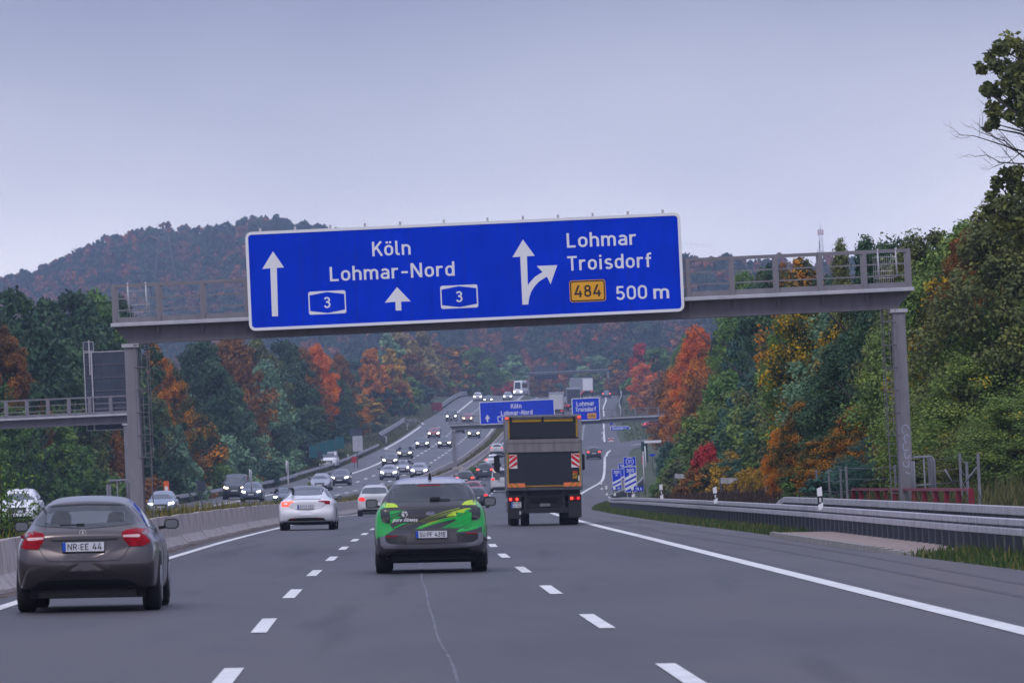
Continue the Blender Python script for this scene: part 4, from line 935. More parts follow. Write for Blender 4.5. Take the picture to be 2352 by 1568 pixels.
# handrail loops beside both columns
def loop(px0, px1, ytop, ybot, d, label):
    a, b = P(px0, ytop, d), P(px1, ytop, d); z0 = T(a.x, d)-.05
    t = thing('guard_hoop', (a.x, d, z0), 0, label, 'handrail'); w = b.x-a.x; h = a.z-z0
    for i, yy in enumerate((0, .9)):
        MB().tube([(0, yy, 0), (0, yy, h-.1), (.06, yy, h), (w-.06, yy, h), (w, yy, h-.1), (w, yy, 0)], .03, 8).build('hoop', M_GALVM, t)
        MB().tube([(0, yy, h*.55), (w, yy, h*.55)], .02, 6).build('mid_rail', M_GALVM, t)
    MB().tube([(w*.5, 0, 0), (w*.5, 0, h)], .022, 6).build('upright', M_GALVM, t)
    return t
loop(2098, 2145, 1050, 1100, 137.5, 'pale tubular handrail loops beside the foot of the gantry\'s right column')
loop(246, 292, 1104, 1130, 140.5, 'grey tubular handrail loops beside the foot of the gantry\'s left column')

# second gantry up the road
D2 = 690.0
a = P(1031, 978, D2); b = P(1541, 958, D2); m2 = (a.x+b.x)/2; rz2 = road(m2, D2); k = D2/F
g2z = (a.z+b.z)/2-rz2
gantry('sign_gantry', (m2, D2, rz2), a.x-m2, b.x-m2, g2z-.45, .5, 'second smaller looking grey gantry further up the road above the truck', col=(P(1037, 1020, D2).x-m2+.3, P(1534, 1000, D2).x-m2), base=(1.0, T(b.x, D2)-rz2-.2), rail_h=1.0, post_sp=1.36, s=1.35)
pd = MB().box((P(1037, 1020, D2).x, D2, rz2+.45), (2.6, 1.6, 1.5)).build('gantry_pedestal', M_CONC); tag(pd, 'concrete plinth under the second gantry\'s left column between the carriageways', 'plinth')
def sign2(px0, py0, px1, py1, ax, ay, label, texts, extra):
    """px0,py0 lower left ; px1,py1 lower right ; ax,ay upper left"""
    d = D2-.8; p0, p1, p2 = P(px0, py0, d), P(px1, py1, d), P(ax, ay, d); w = (p1-p0).length; h = (p2-p0).length
    t = sign_panel('direction_sign', (p0.x, d, (p0.z+p1.z)/2), w, h, label, r=.14, border=.08)
    for (s, u, v, uw, cap) in texts: letters(s, u*w, v*h, cap*h, 0, uw*w, 0, .17, .01).build('lettering', M_WHITE, t)
    extra(t, w, h)
    for i in range(4): MB().box((w*(.12+.25*i), .1, h/2), (.1, .12, h*.96)).build('support_beam', M_GALVD, t)
def ex1(t, w, h):
    cx = .1*w; MB().prism([(cx-.09, .12*h), (cx+.09, .12*h), (cx+.09, .27*h), (cx+.33, .24*h), (cx, .44*h), (cx-.33, .24*h), (cx-.09, .27*h)], -.012, 0).build('arrow', M_WHITE, t)
    c = (.295*w, .22*h); MB().prism(rrect(1.08, .70, .06, 4, *c), -.012, 0).build('route_shield', M_WHITE, t)
    MB().prism([(c[0]-.46, c[1]-.22), (c[0], c[1]-.30), (c[0]+.46, c[1]-.22), (c[0]+.46, c[1]+.22), (c[0], c[1]+.30), (c[0]-.46, c[1]+.22)], -.018, -.012).build('route_shield_field', M_BLUE, t)
    letters('3', c[0]-.12, c[1]-.2, .4, -.018, .24, sw=.18).build('lettering', M_WHITE, t)
sign2(1103, 975, 1275, 968, 1101, 923, 'blue Köln and Lohmar-Nord sign on the second gantry, left of its pair', [('Köln', .42, .66, .14, .2), ('Lohmar-Nord', .285, .37, .42, .2)], ex1)
def ex2(t, w, h):
    c = (.70*w, .2*h); MB().prism(rrect(1.75*.62, .66, .09, 4, *c), -.012, 0).build('amber_plate', M_YEL, t)
    letters('484', c[0]-.42, c[1]-.19, .38, -.012, .84, sw=.16).build('lettering', M_BLACK, t)
sign2(1315, 967, 1379, 964, 1313, 915, 'blue Lohmar Troisdorf sign on the second gantry, right of its pair', [('Lohmar', .17, .66, .64, .19), ('Troisdorf', .13, .41, .73, .19)], ex2)

# far gantry on the crest, carrying a sign seen from behind
D3 = 1480.0; a = P(1210, 857, D3); b = P(1399, 850, D3); m3 = (a.x+b.x)/2; rz3 = road(m3, D3); z3 = (a.z+b.z)/2-rz3
gantry('sign_gantry', (m3, D3, rz3), a.x-m3, b.x-m3, z3-.4, .5, 'faint distant gantry on the crest of the hill with a dark sign back', col=(a.x-m3+.3, b.x-m3-.3), base=(-1, -1), ladders=(False, False), post_sp=2.4, s=1.3, plain=True)
a = P(1228, 873, D3+1.2); b = P(1281, 838, D3+1.2)
t = thing('direction_sign', (a.x, D3+1.2, a.z), 0, 'dark back of the overhead sign on the distant crest gantry', 'sign'); w, h = b.x-a.x, b.z-a.z
MB().box((w/2, 0, h/2), (w, .08, h)).build('panel', M_BACK, t)
for i in range(5): MB().box((w*(.1+.2*i), -.1, h/2), (.12, .1, h)).build('support_beam', M_STEELD, t)

# gantry over the opposite carriageway at the left edge
D4 = 296.0; b = P(306, 953, D4); a = P(-420, 985, D4); m4 = (a.x+b.x)/2
gantry('sign_gantry', (m4, D4, opp(m4, D4)), a.x-m4, b.x-m4, b.z-opp(m4, D4)-.42, .42, 'grey gantry over the opposite carriageway entering from the left edge of the picture', col=(a.x-m4+.3, b.x-m4-.35), base=(-.2, -.2), ladders=(False, False), depth=.9, s=1.1)
a = P(199, 990, D4+.7); b = P(292, 804, D4+.7)
t = thing('direction_sign', (a.x, D4+.7, a.z), 0, 'dark back of a large sign on the left gantry, partly behind the near column', 'sign'); w, h = b.x-a.x+.5, b.z-a.z
MB().box((w/2, 0, h/2), (w, .05, h)).build('panel', M_BACK, t)
ring([(0, 0), (w, 0), (w, h), (0, h)], [(.05, .05), (w-.05, .05), (w-.05, h-.05), (.05, h-.05)], -.045, -.03).build('frame', M_GALV, t)
for i in range(1, 6): MB().box((w/2, -.05, h*i/6), (w-.1, .03, .03)).build('cross_rib', M_STEELD, t)
for xx in (.42, 2.2): MB().box((xx, -.09, h/2), (.07, .08, h-.02)).build('support_beam', M_GALV, t)
a = P(199, 804, D4+.7); b = P(224, 783, D4+.7)
MB().box(((b.x-a.x)/2, 0, h+.28), (b.x-a.x, .05, .5)).build('upper_panel', M_BACK, t)
ring([(0, h+.03), (.56, h+.03), (.56, h+.53), (0, h+.53)], [(.03, h+.06), (.53, h+.06), (.53, h+.5), (.03, h+.5)], -.045, -.03).build('frame', M_GALV, t)
MB().box((.58*.55, -.1, h-.3), (.06, .06, 1.8)).build('support_beam', M_GALV, t)

# ------------------------------------------------------------------ crash barriers on the right
def guard_rail(label, y0, y1, xf, zf, beams, post, step, name='guard_rail', flip=1, endz=None, post_me=None, bolts=False):
    """beams: list of (z centre, height); smooth box-section beams, posts behind"""
    t = thing(name, (xf(y0), y0, zf(xf(y0), y0)), 0, label, 'guard rail'); B = Vector(t.location)
    for (bz, bhh) in beams:
        ys = stations(y0, y1, 4)
        seg = list(zip(ys[:-1], ys[1:])); n = 0
        for (ya, yb) in seg:
            if n >= 110: break
            mb = MB(); vs = []
            sub = [ya, (ya+yb)/2, yb-.04]
            for yy in sub:
                x = xf(yy); z = zf(x, yy)+bz+(endz(yy) if endz else 0); e = bhh/2
                for (dx, dz) in ((-.02, -e), (-.05, -e+.012), (-.05, e-.012), (-.035, e), (.06, e), (.06, e-.02), (-.02, e-.025)): vs.append(Vector((x+flip*dx, yy, z+dz))-B)
            fs = [(i*7+j, i*7+(j+1) % 7, (i+1)*7+(j+1) % 7, (i+1)*7+j) for i in range(2) for j in range(7)]+[tuple(range(7)), tuple(range(20, 13, -1))]
            mb.add(vs, fs)
            if bolts:
                for yy in (ya+1.3, ya+2.6, ya+3.8):
                    x = xf(yy); z = zf(x, yy)+bz+(endz(yy) if endz else 0)
                    for dz in (.035, -.035): mb.box(Vector((x-.052*flip, yy, z+dz))-B, (.012, .05, .022))
            mb.build('rail_beam', M_GALV, t); n += 1
    n = 0; y = y0+.4; h = max(b[0] for b in beams); pm = MB().box((0, 0, (h-.25)/2), (post, .1, h+.25)).mesh('rail_post', M_GALVD)
    while y < y1 and n < 290:
        x = xf(y)+flip*(.04+post/2); z = zf(xf(y), y)+(endz(y) if endz else 0); place('rail_post', pm, t, None, Vector((x+.01, y, z))-B, (0, 0, .15)); y += step; n += 1
    return t
def xr1(y): return XE(y)+1.15
def zr1(x, y): return road(XE(y), y)+.02
guard_rail('long double-beam galvanised crash barrier along the hard shoulder on the right', 62, 372, xr1, zr1, [(.42, .125), (.585, .12)], .13, 1.33, bolts=True)
def xr2(y): return XE(y)+2.6
def zr2(x, y): return road(XE(y), y)+.05
guard_rail('rear single-beam crash barrier behind and above the double-beam one on the right', 58, 176, xr2, zr2, [(.615, .17)], .10, .85, bolts=True, endz=lambda y: -.35*sst(170, 176, y))
guard_rail('short curved crash barrier behind the exit countdown beacons', 395, 560, lambda y: XE(y)+1.0, zr1, [(.55, .28)], .1, 2)
guard_rail('crash barrier rising along the left side of the opposite carriageway nearest us', 330, 640, lambda y: XO(y)-14.6, lambda x, y: opp(x, y), [(.6, .3)], .1, 2, flip=-1)
guard_rail('crash barrier beside the merging lane of the opposite carriageway', 640, 860, lambda y: XO(y)-14.8, lambda x, y: opp(x, y), [(.6, .3)], .1, 3, flip=-1)
guard_rail('crash barrier in front of the entry ramp left of the opposite carriageway', 880, 1060, lambda y: XO(y)-14.5-3.0*sst(880, 940, y), lambda x, y: opp(x, y), [(.6, .32), (1.0, .3)], .1, 4, flip=-1)
guard_rail('far crash barrier on the bridge left of the opposite carriageway near the crest', 1150, 1420, lambda y: XO(y)-14.6, lambda x, y: opp(x, y), [(.6, .35), (1.1, .3)], .12, 4, flip=-1)
guard_rail('far crash barrier on the bridge right of our carriageway near the crest', 1080, 1400, lambda y: XE(y)+.8, zr1, [(.6, .35), (1.1, .3)], .12, 4)

def fpx(px, xf, a=60, b=700):
    for _ in range(40):
        m = (a+b)/2
        if az(xf(m), m) > px: a = m
        else: b = m
    return (a+b)/2
# delineator posts
DM = {}
def delineator(x, y, z, h, label, lean=0):
    t = thing('delineator_post', (x, y, z), 0, label, 'marker post', 'white marker posts with black bands'); w = .12
    def part(nm, za, zb_, ma, sl0=0, sl1=0):
        MB().prism([(-w/2, za-sl0), (w/2, za+sl0), (w/2, zb_+sl1), (-w/2, zb_-sl1)], -.04, .04).build(nm, ma, t)
    part('foot', 0, h*.28, M_WHITE, 0, .03); part('black_band', h*.28, h*.62, M_BLACK, .03, .0); part('head', h*.62, h, M_WHITE, 0, .02)
    MB().box((0, -.043, h*.44), (.045, .006, h*.2)).build('reflector', mat('reflector', (.6, .6, .65), .3), t)
    t.rotation_euler = (0, R_(lean), 0)
for (px, y0_, y1_, lab) in ((1382, 1106, 1124, 'at the far tip of the right crash barrier'), (1394, 1115, 1137, 'second from the far tip of the right crash barrier'), (1412, 1115, 1138, 'left of the 300 metre beacon'), (1454, 1115, 1141, 'in front of the 300 metre beacon'), (1520, 1112, 1145, 'between the beacons and the rear crash barrier'), (1644, 1118, 1155, 'where the rear crash barrier begins'), (1885, 1119, 1170, 'largest one, left of the red railing')):
    y = fpx(px, lambda yy: xr1(yy)+.12, 60, 371); a = P(px, y1_, y); b = P(px, y0_, y)
    delineator(a.x, y-.12, a.z, b.z-a.z, f'white marker post with black band {lab}', -2)
0 and thing('sign_post', P(1879, 1119, 108)-Vector((0, 0, 1.2)), 0, 'thin grey edge-on plate leaning behind the largest marker post', 'post')

# red railing of the culvert
M_RRAIL = mat('dark_red_paint', (.20, .012, .03), .5, noise=.2, scale=4)
def red_railing():
    y0, y1 = 120.0, 158.0; xf = lambda y: XE(y)+3.1; x0 = xf(y0)
    def zz(y): return T(xf(y), y)
    za = P(2230, 1124, y0).z; zb_ = P(1960, 1123, y1).z
    t = thing('red_railing', (x0, y0, zz(y0)), 0, 'dark red steel railing with upright posts behind the right crash barriers', 'railing'); B = Vector(t.location)
    f = lambda y: za+(zb_-za)*(y-y0)/(y1-y0)
    a = Vector((P(2230, 1124, y0).x, y0, za)); b = Vector((P(1960, 1123, y1).x, y1, zb_))
    MB().bar(a-B, b-B, .09, .06).build('top_rail', M_RRAIL, t)
    for i in range(13):
        c = a+(b-a)*i/12; MB().box(c-B-Vector((0, 0, .55)), (.12, .08, 1.05)).build('post', M_RRAIL, t)
    MB().bar(a-B-Vector((0, 0, .95)), b-B-Vector((0, 0, .95)), .08, .1).build('bottom_rail', M_RRAIL, t)
red_railing()

# wire fence posts on the embankment
fence = thing('wire_fence', (9, 150, T(9, 150)), 0, 'galvanised post and wire fence running through the weeds behind the right crash barriers', 'fence'); FB = Vector(fence.location)
FP = [(1758,1095,262),(1774,1092,254),(1795,1090,246),(1815,1088,238),(1832,1086,230),(1858,1083,222),(1880,1081,214),(1908,1079,207),(1937,1075,200),(1968,1068,193),(2074,1058,172),(2197,1049,156),(2208,1042,160),(2222,1052,152),(2246,1040,140)]
FT = []; fsc = .86
for (px, py, d) in [(1758,1090,262),(1774,1086,252),(1794,1084,243),(1812,1083,234),(1830,1082,226),(1855,1080,217),(1875,1078,208),(1903,1077,200),(1930,1075,190),(1943,1070,182),(2055,1067,160),(2133,1050,150),(2204,1040,142),(2220,1060,137),(2246,1040,128)]:
    d = d*(.86 if d > 165 else .96); p = P(px, py, d); z0 = T(p.x, d)-.2; MB().box((p-FB).to_tuple()[:2]+((p.z+z0)/2-FB.z,), (.06, .06, p.z-z0)).build('fence_post', M_GALVM, fence); FT.append(p-FB)
for k in range(4):
    mb = MB()
    for i in range(len(FT)-1): mb.tube([FT[i]-Vector((0, 0, .05+.3*k)), (FT[i]+FT[i+1])/2-Vector((0, 0, .09+.3*k)), FT[i+1]-Vector((0, 0, .05+.3*k))], .006, 4, False)
    mb.build('wire', M_GALVM, fence)
for (pa, pb, d) in (((2215, 1110), (2244, 1072), 128.5), ((2192, 1115), (2170, 1077), 137)):
    MB().tube([P(*pa, d)-FB, P(*pb, d)-FB], .022, 6).build('brace', M_GALVM, fence)

# exit countdown beacons
def beacon(px0, py0, px1, py1, d, txt, n, label, box31=False):
    a = P(px0, py1, d); b = P(px1, py0, d); w = b.x-a.x; h = b.z-a.z
    t = thing('countdown_beacon', (a.x, d, a.z), 0, label, 'sign', 'exit countdown beacons'); u = h
    hb = h*.72 if box31 else h
    MB().box((w/2, 0, hb/2), (w, .05, hb)).build('panel', M_BLUE, t)
    ring([(0, 0), (w, 0), (w, hb), (0, hb)], [(.03, .03), (w-.03, .03), (w-.03, hb-.03), (.03, hb-.03)], -.035, -.024).build('frame', M_WHITE, t)
    letters(txt, w*.2, hb*.78, hb*.14, -.025, w*.62, sw=.18).build('lettering', M_WHITE, t); letters('m', w*.4, hb*.66, hb*.11, -.025, w*.2, sw=.2).build('lettering', M_WHITE, t)
    for i in range(n):
        z0 = hb*(.05+.2*i); MB().prism([(.035, z0), (w-.035, z0+w*.42), (w-.035, z0+w*.42+.19), (.035, z0+.19)], -.033, -.026).build('stripe', M_WHITE, t)
    if box31:
        z0 = hb+.03; h2 = h-z0; MB().box((w/2, 0, z0+h2/2), (w, .05, h2)).build('number_panel', M_BLUE, t)
        r = min(w, h2)*.43; cx, cz = w/2, z0+h2/2; circ = lambda r: [(cx+r*math.cos(2*PI*i/24), cz+r*math.sin(2*PI*i/24)) for i in range(24)]
        ring([(0, z0), (w, z0), (w, h), (0, h)], [(.02, z0+.02), (w-.02, z0+.02), (w-.02, h-.02), (.02, h-.02)], -.035, -.024).build('frame', M_WHITE, t)
        ring(circ(r), circ(r*.86), -.034, -.024).build('number_ring', M_WHITE, t)
        letters('31', cx-r*.5, cz-r*.42, r*.86, -.027, r, sw=.17).build('lettering', M_WHITE, t)
    for xx in (w*.2, w*.8): MB().box((xx, .05, a.z*0-.4+.2), (.05, .05, .9)).build('leg', M_GALV, t)
beacon(1435, 1048, 1460, 1130, 372, '300', 3, 'blue 300 metre beacon with three white stripes and a number 31 panel on top', True)
beacon(1407, 1076, 1426, 1124, 500, '200', 2, 'blue 200 metre beacon with two white stripes, left of the 300 metre one')
beacon(1422, 1062, 1437, 1104, 620, '100', 1, 'blue 100 metre beacon half hidden between the 200 and 300 metre ones')
def smallsign(px0, py0, px1, py1, d, ma, label, txt=None, post=1.6, name='sign_plate', cat='sign', off=(.05, .1)):
    a = P(px0, py1, d); b = P(px1, py0, d); w = b.x-a.x; h = b.z-a.z
    t = thing(name, (a.x, d, a.z), 0, label, cat); MB().box((w/2, 0, h/2), (w, .04, h)).build('panel', ma, t)
    if txt: letters(txt, w*.15, h*.22, h*.6, -.021, w*.7, sw=.17).build('lettering', M_WHITE, t)
    if post: MB().box((w/2, .05, -post/2+h/2), (.06, .06, post+h*.9)).build('post', M_GALVD, t)
    return t
smallsign(1457, 1116, 1477, 1128, 350, M_BLUE, 'small blue 18.6 distance plate beside the foot of the 300 metre beacon', '18.6')
smallsign(1406, 1116, 1427, 1125, 420, M_BLUE, 'small blue 8.6 distance plate at the foot of the 200 metre beacon', '8.6', .8)
smallsign(1492, 1042, 1504, 1047, 560, M_BLUE, 'tiny blue plate on a thin post behind the tall grey pole', None, 2.0)
# tall pole with an edge-on round sign, cabinet frame behind it
a = P(1481, 1128, 300); b = P(1477, 1036, 300)
t = thing('sign_pole', (a.x, 300, a.z-.2), 0, 'tall grey pole with a round sign seen edge-on, right of the beacons', 'pole'); MB().tube([(0, 0, 0), (0, 0, b.z-a.z+.2)], .045, 8).build('pole', M_GALV, t)
circ = [(0, 0)]*0
mb = MB(); n = 20; zc = b.z-a.z-.15
mb.prism([(.42*math.cos(2*PI*i/n), .62*math.sin(2*PI*i/n)) for i in range(n)], .06, .1, 'x'); mb.build('edge_on_disc', M_WHITE, t, loc=(.03, 0, zc))
a = P(1475, 1060, 500); t = thing('roadside_cabinet', (a.x, 500, a.z), 0, 'dark green frame with a pale top plate in the bushes right of the exit', 'cabinet')
MB().box((.25, 0, .85), (.55, .3, 1.8)).build('cabinet', mat('dark_green_paint', (.015, .05, .05), .5), t); MB().box((1.0, 0, 1.72), (1.5, .5, .22)).build('top_plate', M_WHITE, t); MB().box((.02, -.16, .2), (.12, .02, .7)).build('red_stripe', M_RED, t)
MB().bar((1.2, 0, 1.6), (2.0, 0, .9), .2, .12).build('stay', mat('dark_green_paint'), t)
# exit sign on the nose and chevron
a = P(1402, 990, 1000); b = P(1449, 977, 1000); w = b.x-a.x; h = b.z-a.z
t = thing('exit_sign', (a.x, 1000, a.z), 0, 'blue arrow-shaped Ausfahrt sign on the grass nose between road and exit', 'sign')
ar = lambda e: [(e, e), (w*.82, e), (w-e*2, h/2), (w*.82, h-e), (e, h-e)]
MB().prism(ar(0), 0, .06).build('panel', M_WHITE, t); MB().prism(ar(.1), -.012, 0).build('field', M_BLUE, t)
letters('Ausfahrt', w*.1, h*.33, h*.42, -.012, w*.68, sw=.2).build('lettering', M_WHITE, t)
for xx in (w*.15, w*.7): MB().box((xx, .08, -1.2), (.1, .1, 3.4)).build('leg', M_GALV, t)
t2 = smallsign(1401, 969, 1407, 975, 1000, M_BLUE, 'tiny blue plate on top of the Ausfahrt sign', None, .6)
a = P(1398, 1027, 905); b = P(1409, 1005, 905); w = b.x-a.x; h = b.z-a.z
t = thing('chevron_sign', (a.x, 905, a.z), 0, 'red and white chevron board at the tip of the exit nose', 'sign'); MB().box((w/2, 0, h/2), (w, .05, h)).build('panel', M_WHITE, t)
for i in range(3):
    z0 = h*(.02+.33*i); MB().prism([(0, z0), (w/2, z0+h*.14), (w, z0), (w, z0+h*.17), (w/2, z0+h*.31), (0, z0+h*.17)], -.034, -.026).build('chevron', M_RED, t)
for i, (px, d) in enumerate(((1384, 930), (1386, 975), (1388, 1030))):
    p = P(px, 1020-30*i, d); z = T(p.x, d); delineator(p.x, d, max(z, road(p.x, d)), 1.15, 'white marker post with black band on the exit nose, ' + ('nearest of three', 'middle of three', 'farthest of three')[i])
for (pts, d, lab) in (([(1550,1092),(1575,1094),(1600,1101)], 330, 'short piece of pale guard rail in the weeds, left of three'), ([(1618,1107),(1640,1108),(1670,1107)], 300, 'short piece of pale guard rail in the weeds, middle of three'), ([(1806-0,1104),(1835,1105),(1880,1110),(1925,1114)], 240, 'x')):
    if lab == 'x': pts = [(1655,1103),(1690,1104),(1720,1105),(1757,1110)]; d = 262; lab = 'longest pale guard rail piece in the weeds under the autumn bushes'
    Pp = [P(a_, b_, d) for a_, b_ in pts]; t = thing('guard_rail', Pp[0], 0, lab, 'guard rail'); o0 = Pp[0]
    for i in range(len(Pp)-1): MB().bar(Pp[i]-o0, Pp[i+1]-o0, .04, .26).build('rail_beam', M_GALV, t)
    for p in Pp: MB().box(p-o0-Vector((0, -.08, .35)), (.1, .1, .9)).build('rail_post', M_GALVD, t)

# ------------------------------------------------------------------ left side furniture
def pole(px, py0, py1, d, label):
    a = P(px, py1, d); b = P(px-2, py0, d); t = thing('sign_pole', (a.x, d, a.z-.3), 0, label, 'pole'); h = b.z-a.z+.3
    MB().tube([(0, 0, 0), (0, 0, h)], .06, 8).build('pole', M_GALV, t); mb = MB(); n = 18
    mb.prism([(.38*math.cos(2*PI*i/n), .5*math.sin(2*PI*i/n)) for i in range(n)], .0, .04, 'x'); mb.build('edge_on_disc', M_WHITE, t, loc=(-.12, 0, h-.45))
pole(578, 1078, 1125, 470, 'thin grey pole with an edge-on disc above the two dark oncoming cars')
pole(664, 1058, 1140, 420, 'thin tall grey pole with an edge-on disc behind the white sedan')
t = smallsign(452, 1103, 472, 1128, 400, M_BACK, 'dark back of a small square sign on the left verge', None, 1.2)
a = P(383, 1133, 372); t = thing('emergency_phone', (a.x, 372, a.z-.5), 0, 'orange roadside emergency telephone pillar behind the silver oncoming car', 'telephone'); h = P(383, 1104, 372).z-a.z+.5
MB().prism(rrect(.34, h, .07, 4, 0, h/2), -.14, .14).build('pillar', M_ORANGE, t); MB().box((0, -.15, h-.5), (.2, .02, .3)).build('white_label', M_WHITE, t)
a = P(804, 1001, 720); b = P(832, 986, 720); w = b.x-a.x
t = thing('sign_board', (a.x, 720, a.z), 0, 'roadside sign seen from behind with two pale panels under a dark board', 'sign'); MB().box((w/2, 0, .45), (w, .06, .9)).build('dark_board', M_BACK, t)
for xx in (w*.38, w*.78): MB().box((xx, 0, -1.0), (.62, .05, 1.95)).build('pale_panel', M_STEELL, t)
MB().box((w*.5, .06, -2.2), (.12, .12, 4.4)).build('post', M_GALVD, t)
a = P(711, 1052, 640); t = thing('screen_fence', (a.x, 640, a.z), 0, 'dark teal mesh screen fence among the bushes left of the opposite carriageway', 'fence'); w = P(792, 1030, 640).x-a.x
for i in range(4): MB().box((w*(i+.5)/4, 0, .75+.28*i), (w/4-.05, .04, 1.35)).build('mesh_panel', M_TEAL, t); MB().box((w*i/4, 0, .75+.28*i), (.06, .08, 1.6)).build('fence_post', M_GALVD, t)
t = smallsign(808, 1048, 819, 1062, 700, M_RED, 'small dark red board on the left verge beyond the teal screen', None, .8)
t = smallsign(729, 1035, 741, 1055, 600, M_BACK, 'narrow dark sign back in front of the teal screen fence', None, 1.0)
a = P(992, 944, 1150); b = P(1000, 925, 1150)
t = thing('red_board', (a.x, 1150, a.z), R_(50), 'long dark red board at the far end of the left bridge rail', 'board'); MB().box((1.6, 0, .9), (3.2, .08, 1.6)).build('panel', M_RRAIL, t)
for i, (px, d) in enumerate(((446, 385), (600, 455), (665, 470), (746, 560), (850, 690), (862, 705), (878, 760), (957, 1000))):
    x = XO(d)-14.9; z = opp(x, d); p = az(x, d)
    delineator(x, d, z+.35, .75, 'white marker post on the left crash barrier, number %s from the near end' % ['one', 'two', 'three', 'four', 'five', 'six', 'seven', 'eight'][i])
# dark lamp-like mast in the middle of the opposite carriageway median
p = P(1100, 1060, 690); 
# ------------------------------------------------------------------ masts and pylons
def pylon(px, top, bot, d, wb, label, arms=3):
    a = P(px, bot, d); b = P(px, top, d); h = b.z-a.z; t = thing('power_pylon', a, 0, label, 'pylon'); mb = MB(); r = .055
    for sx in (-1, 1):
        for sy in (-1, 1): mb.tube([(sx*wb/2, sy*wb/2, 0), (sx*wb*.14, sy*wb*.14, h)], r, 4)
    n = 9
    for i in range(n):
        z0, z1 = h*i/n, h*(i+1)/n; w0 = wb/2*(1-.72*i/n); w1 = wb/2*(1-.72*(i+1)/n)
        for sy in (-1, 1): mb.tube([(-w0, sy*w0, z0), (w1, sy*w1, z1)], r*.6, 3); mb.tube([(w0, sy*w0, z0), (-w1, sy*w1, z1)], r*.6, 3)
    mb.build('lattice', M_GALVM, t)
    for k in range(arms):
        z = h*(.72+.13*k); L_ = wb*(1.1-.2*k); ma = MB(); ma.tube([(-L_, 0, z), (0, 0, z+1.2), (L_, 0, z)], r*.8, 4); ma.tube([(-L_, 0, z), (L_, 0, z)], r*.8, 4); ma.build('cross_arm', M_GALVM, t)
    return t, [(a+Vector((sx*wb*(1.1-.2*k), 0, h*(.72+.13*k)))) for k in range(arms) for sx in (-1, 1)]
p1, w1 = pylon(385, 538, 760, 1500, 9, 'tall grey lattice power pylon against the wooded hill on the left')
p2, w2 = pylon(1546, 712, 800, 1750, 9, 'pale lattice power pylon partly hidden below the right end of the big sign')
wt = thing('power_lines', w1[0], 0, 'thin power lines strung from the left pylon across the hillside', 'power lines')
for i in range(0, 6, 2):
    e = P(700+22*(i % 2), 640+30*(i//2), 1500); pts = [w1[i]+(e-w1[i])*t_-Vector((0, 0, 14*t_*(1-t_)))-w1[0] for t_ in [j/10 for j in range(11)]]; MB().tube(pts, .05, 3, False).build('power_line', M_GALVM, wt)
wt = thing('power_lines', P(1560, 560, 1900), 0, 'thin power lines in the sky just right of the big sign', 'power lines'); o0 = Vector(wt.location)
for (y0, y1) in ((553, 566), (560, 563), (570, 566)):
    MB().tube([P(1540, y0, 1900)-o0, P(1635, y1, 1900)-o0], .02, 3, False).build('power_line', M_GALVD, wt)
a = P(1887, 585, 2150); b = P(1891, 528, 2150); h = b.z-a.z+14
t = thing('radio_mast', a-Vector((0, 0, 14)), 0, 'red and white radio mast rising above the right-hand ridge', 'mast'); mb = MB()
M_RW = mat('mast_red', (.45, .10, .08), .6)
for sx in (-1, 1):
    for sy in (-1, 1): mb.tube([(sx*1.3, sy*1.3, 0), (sx*.45, sy*.45, h)], .16, 4)
for i in range(10):
    z0, z1 = h*i/10, h*(i+1)/10; mb.tube([(-1.3+.085*i, 0, z0), (1.3-.085*(i+1), 0, z1)], .09, 3); mb.tube([(1.3-.085*i, 0, z0), (-1.3+.085*(i+1), 0, z1)], .09, 3)
mb.build('lattice', M_WHITE, t)
for i in range(4): MB().box((-.9+.6*i, 0, h-.9), (.35, .4, 2.2)).build('antenna', M_RW, t)
MB().tube([(0, 0, h), (0, 0, h+2.5)], .08, 4).build('spike', M_GALV, t)
a = P(1884, 600, 1500); t = thing('antenna_pole', a-Vector((0, 0, 10)), 0, 'slim grey antenna pole with white panels in front of the radio mast', 'mast'); h = P(1884, 552, 1500).z-a.z+10
MB().tube([(0, 0, 0), (0, 0, h)], [.22, .12], 8).build('pole', M_GALVD, t)
for dx in (-.5, .1, .6): MB().box((dx, -.3, h-3.6), (.35, .2, 2.4)).build('antenna_panel', M_WHITE, t)

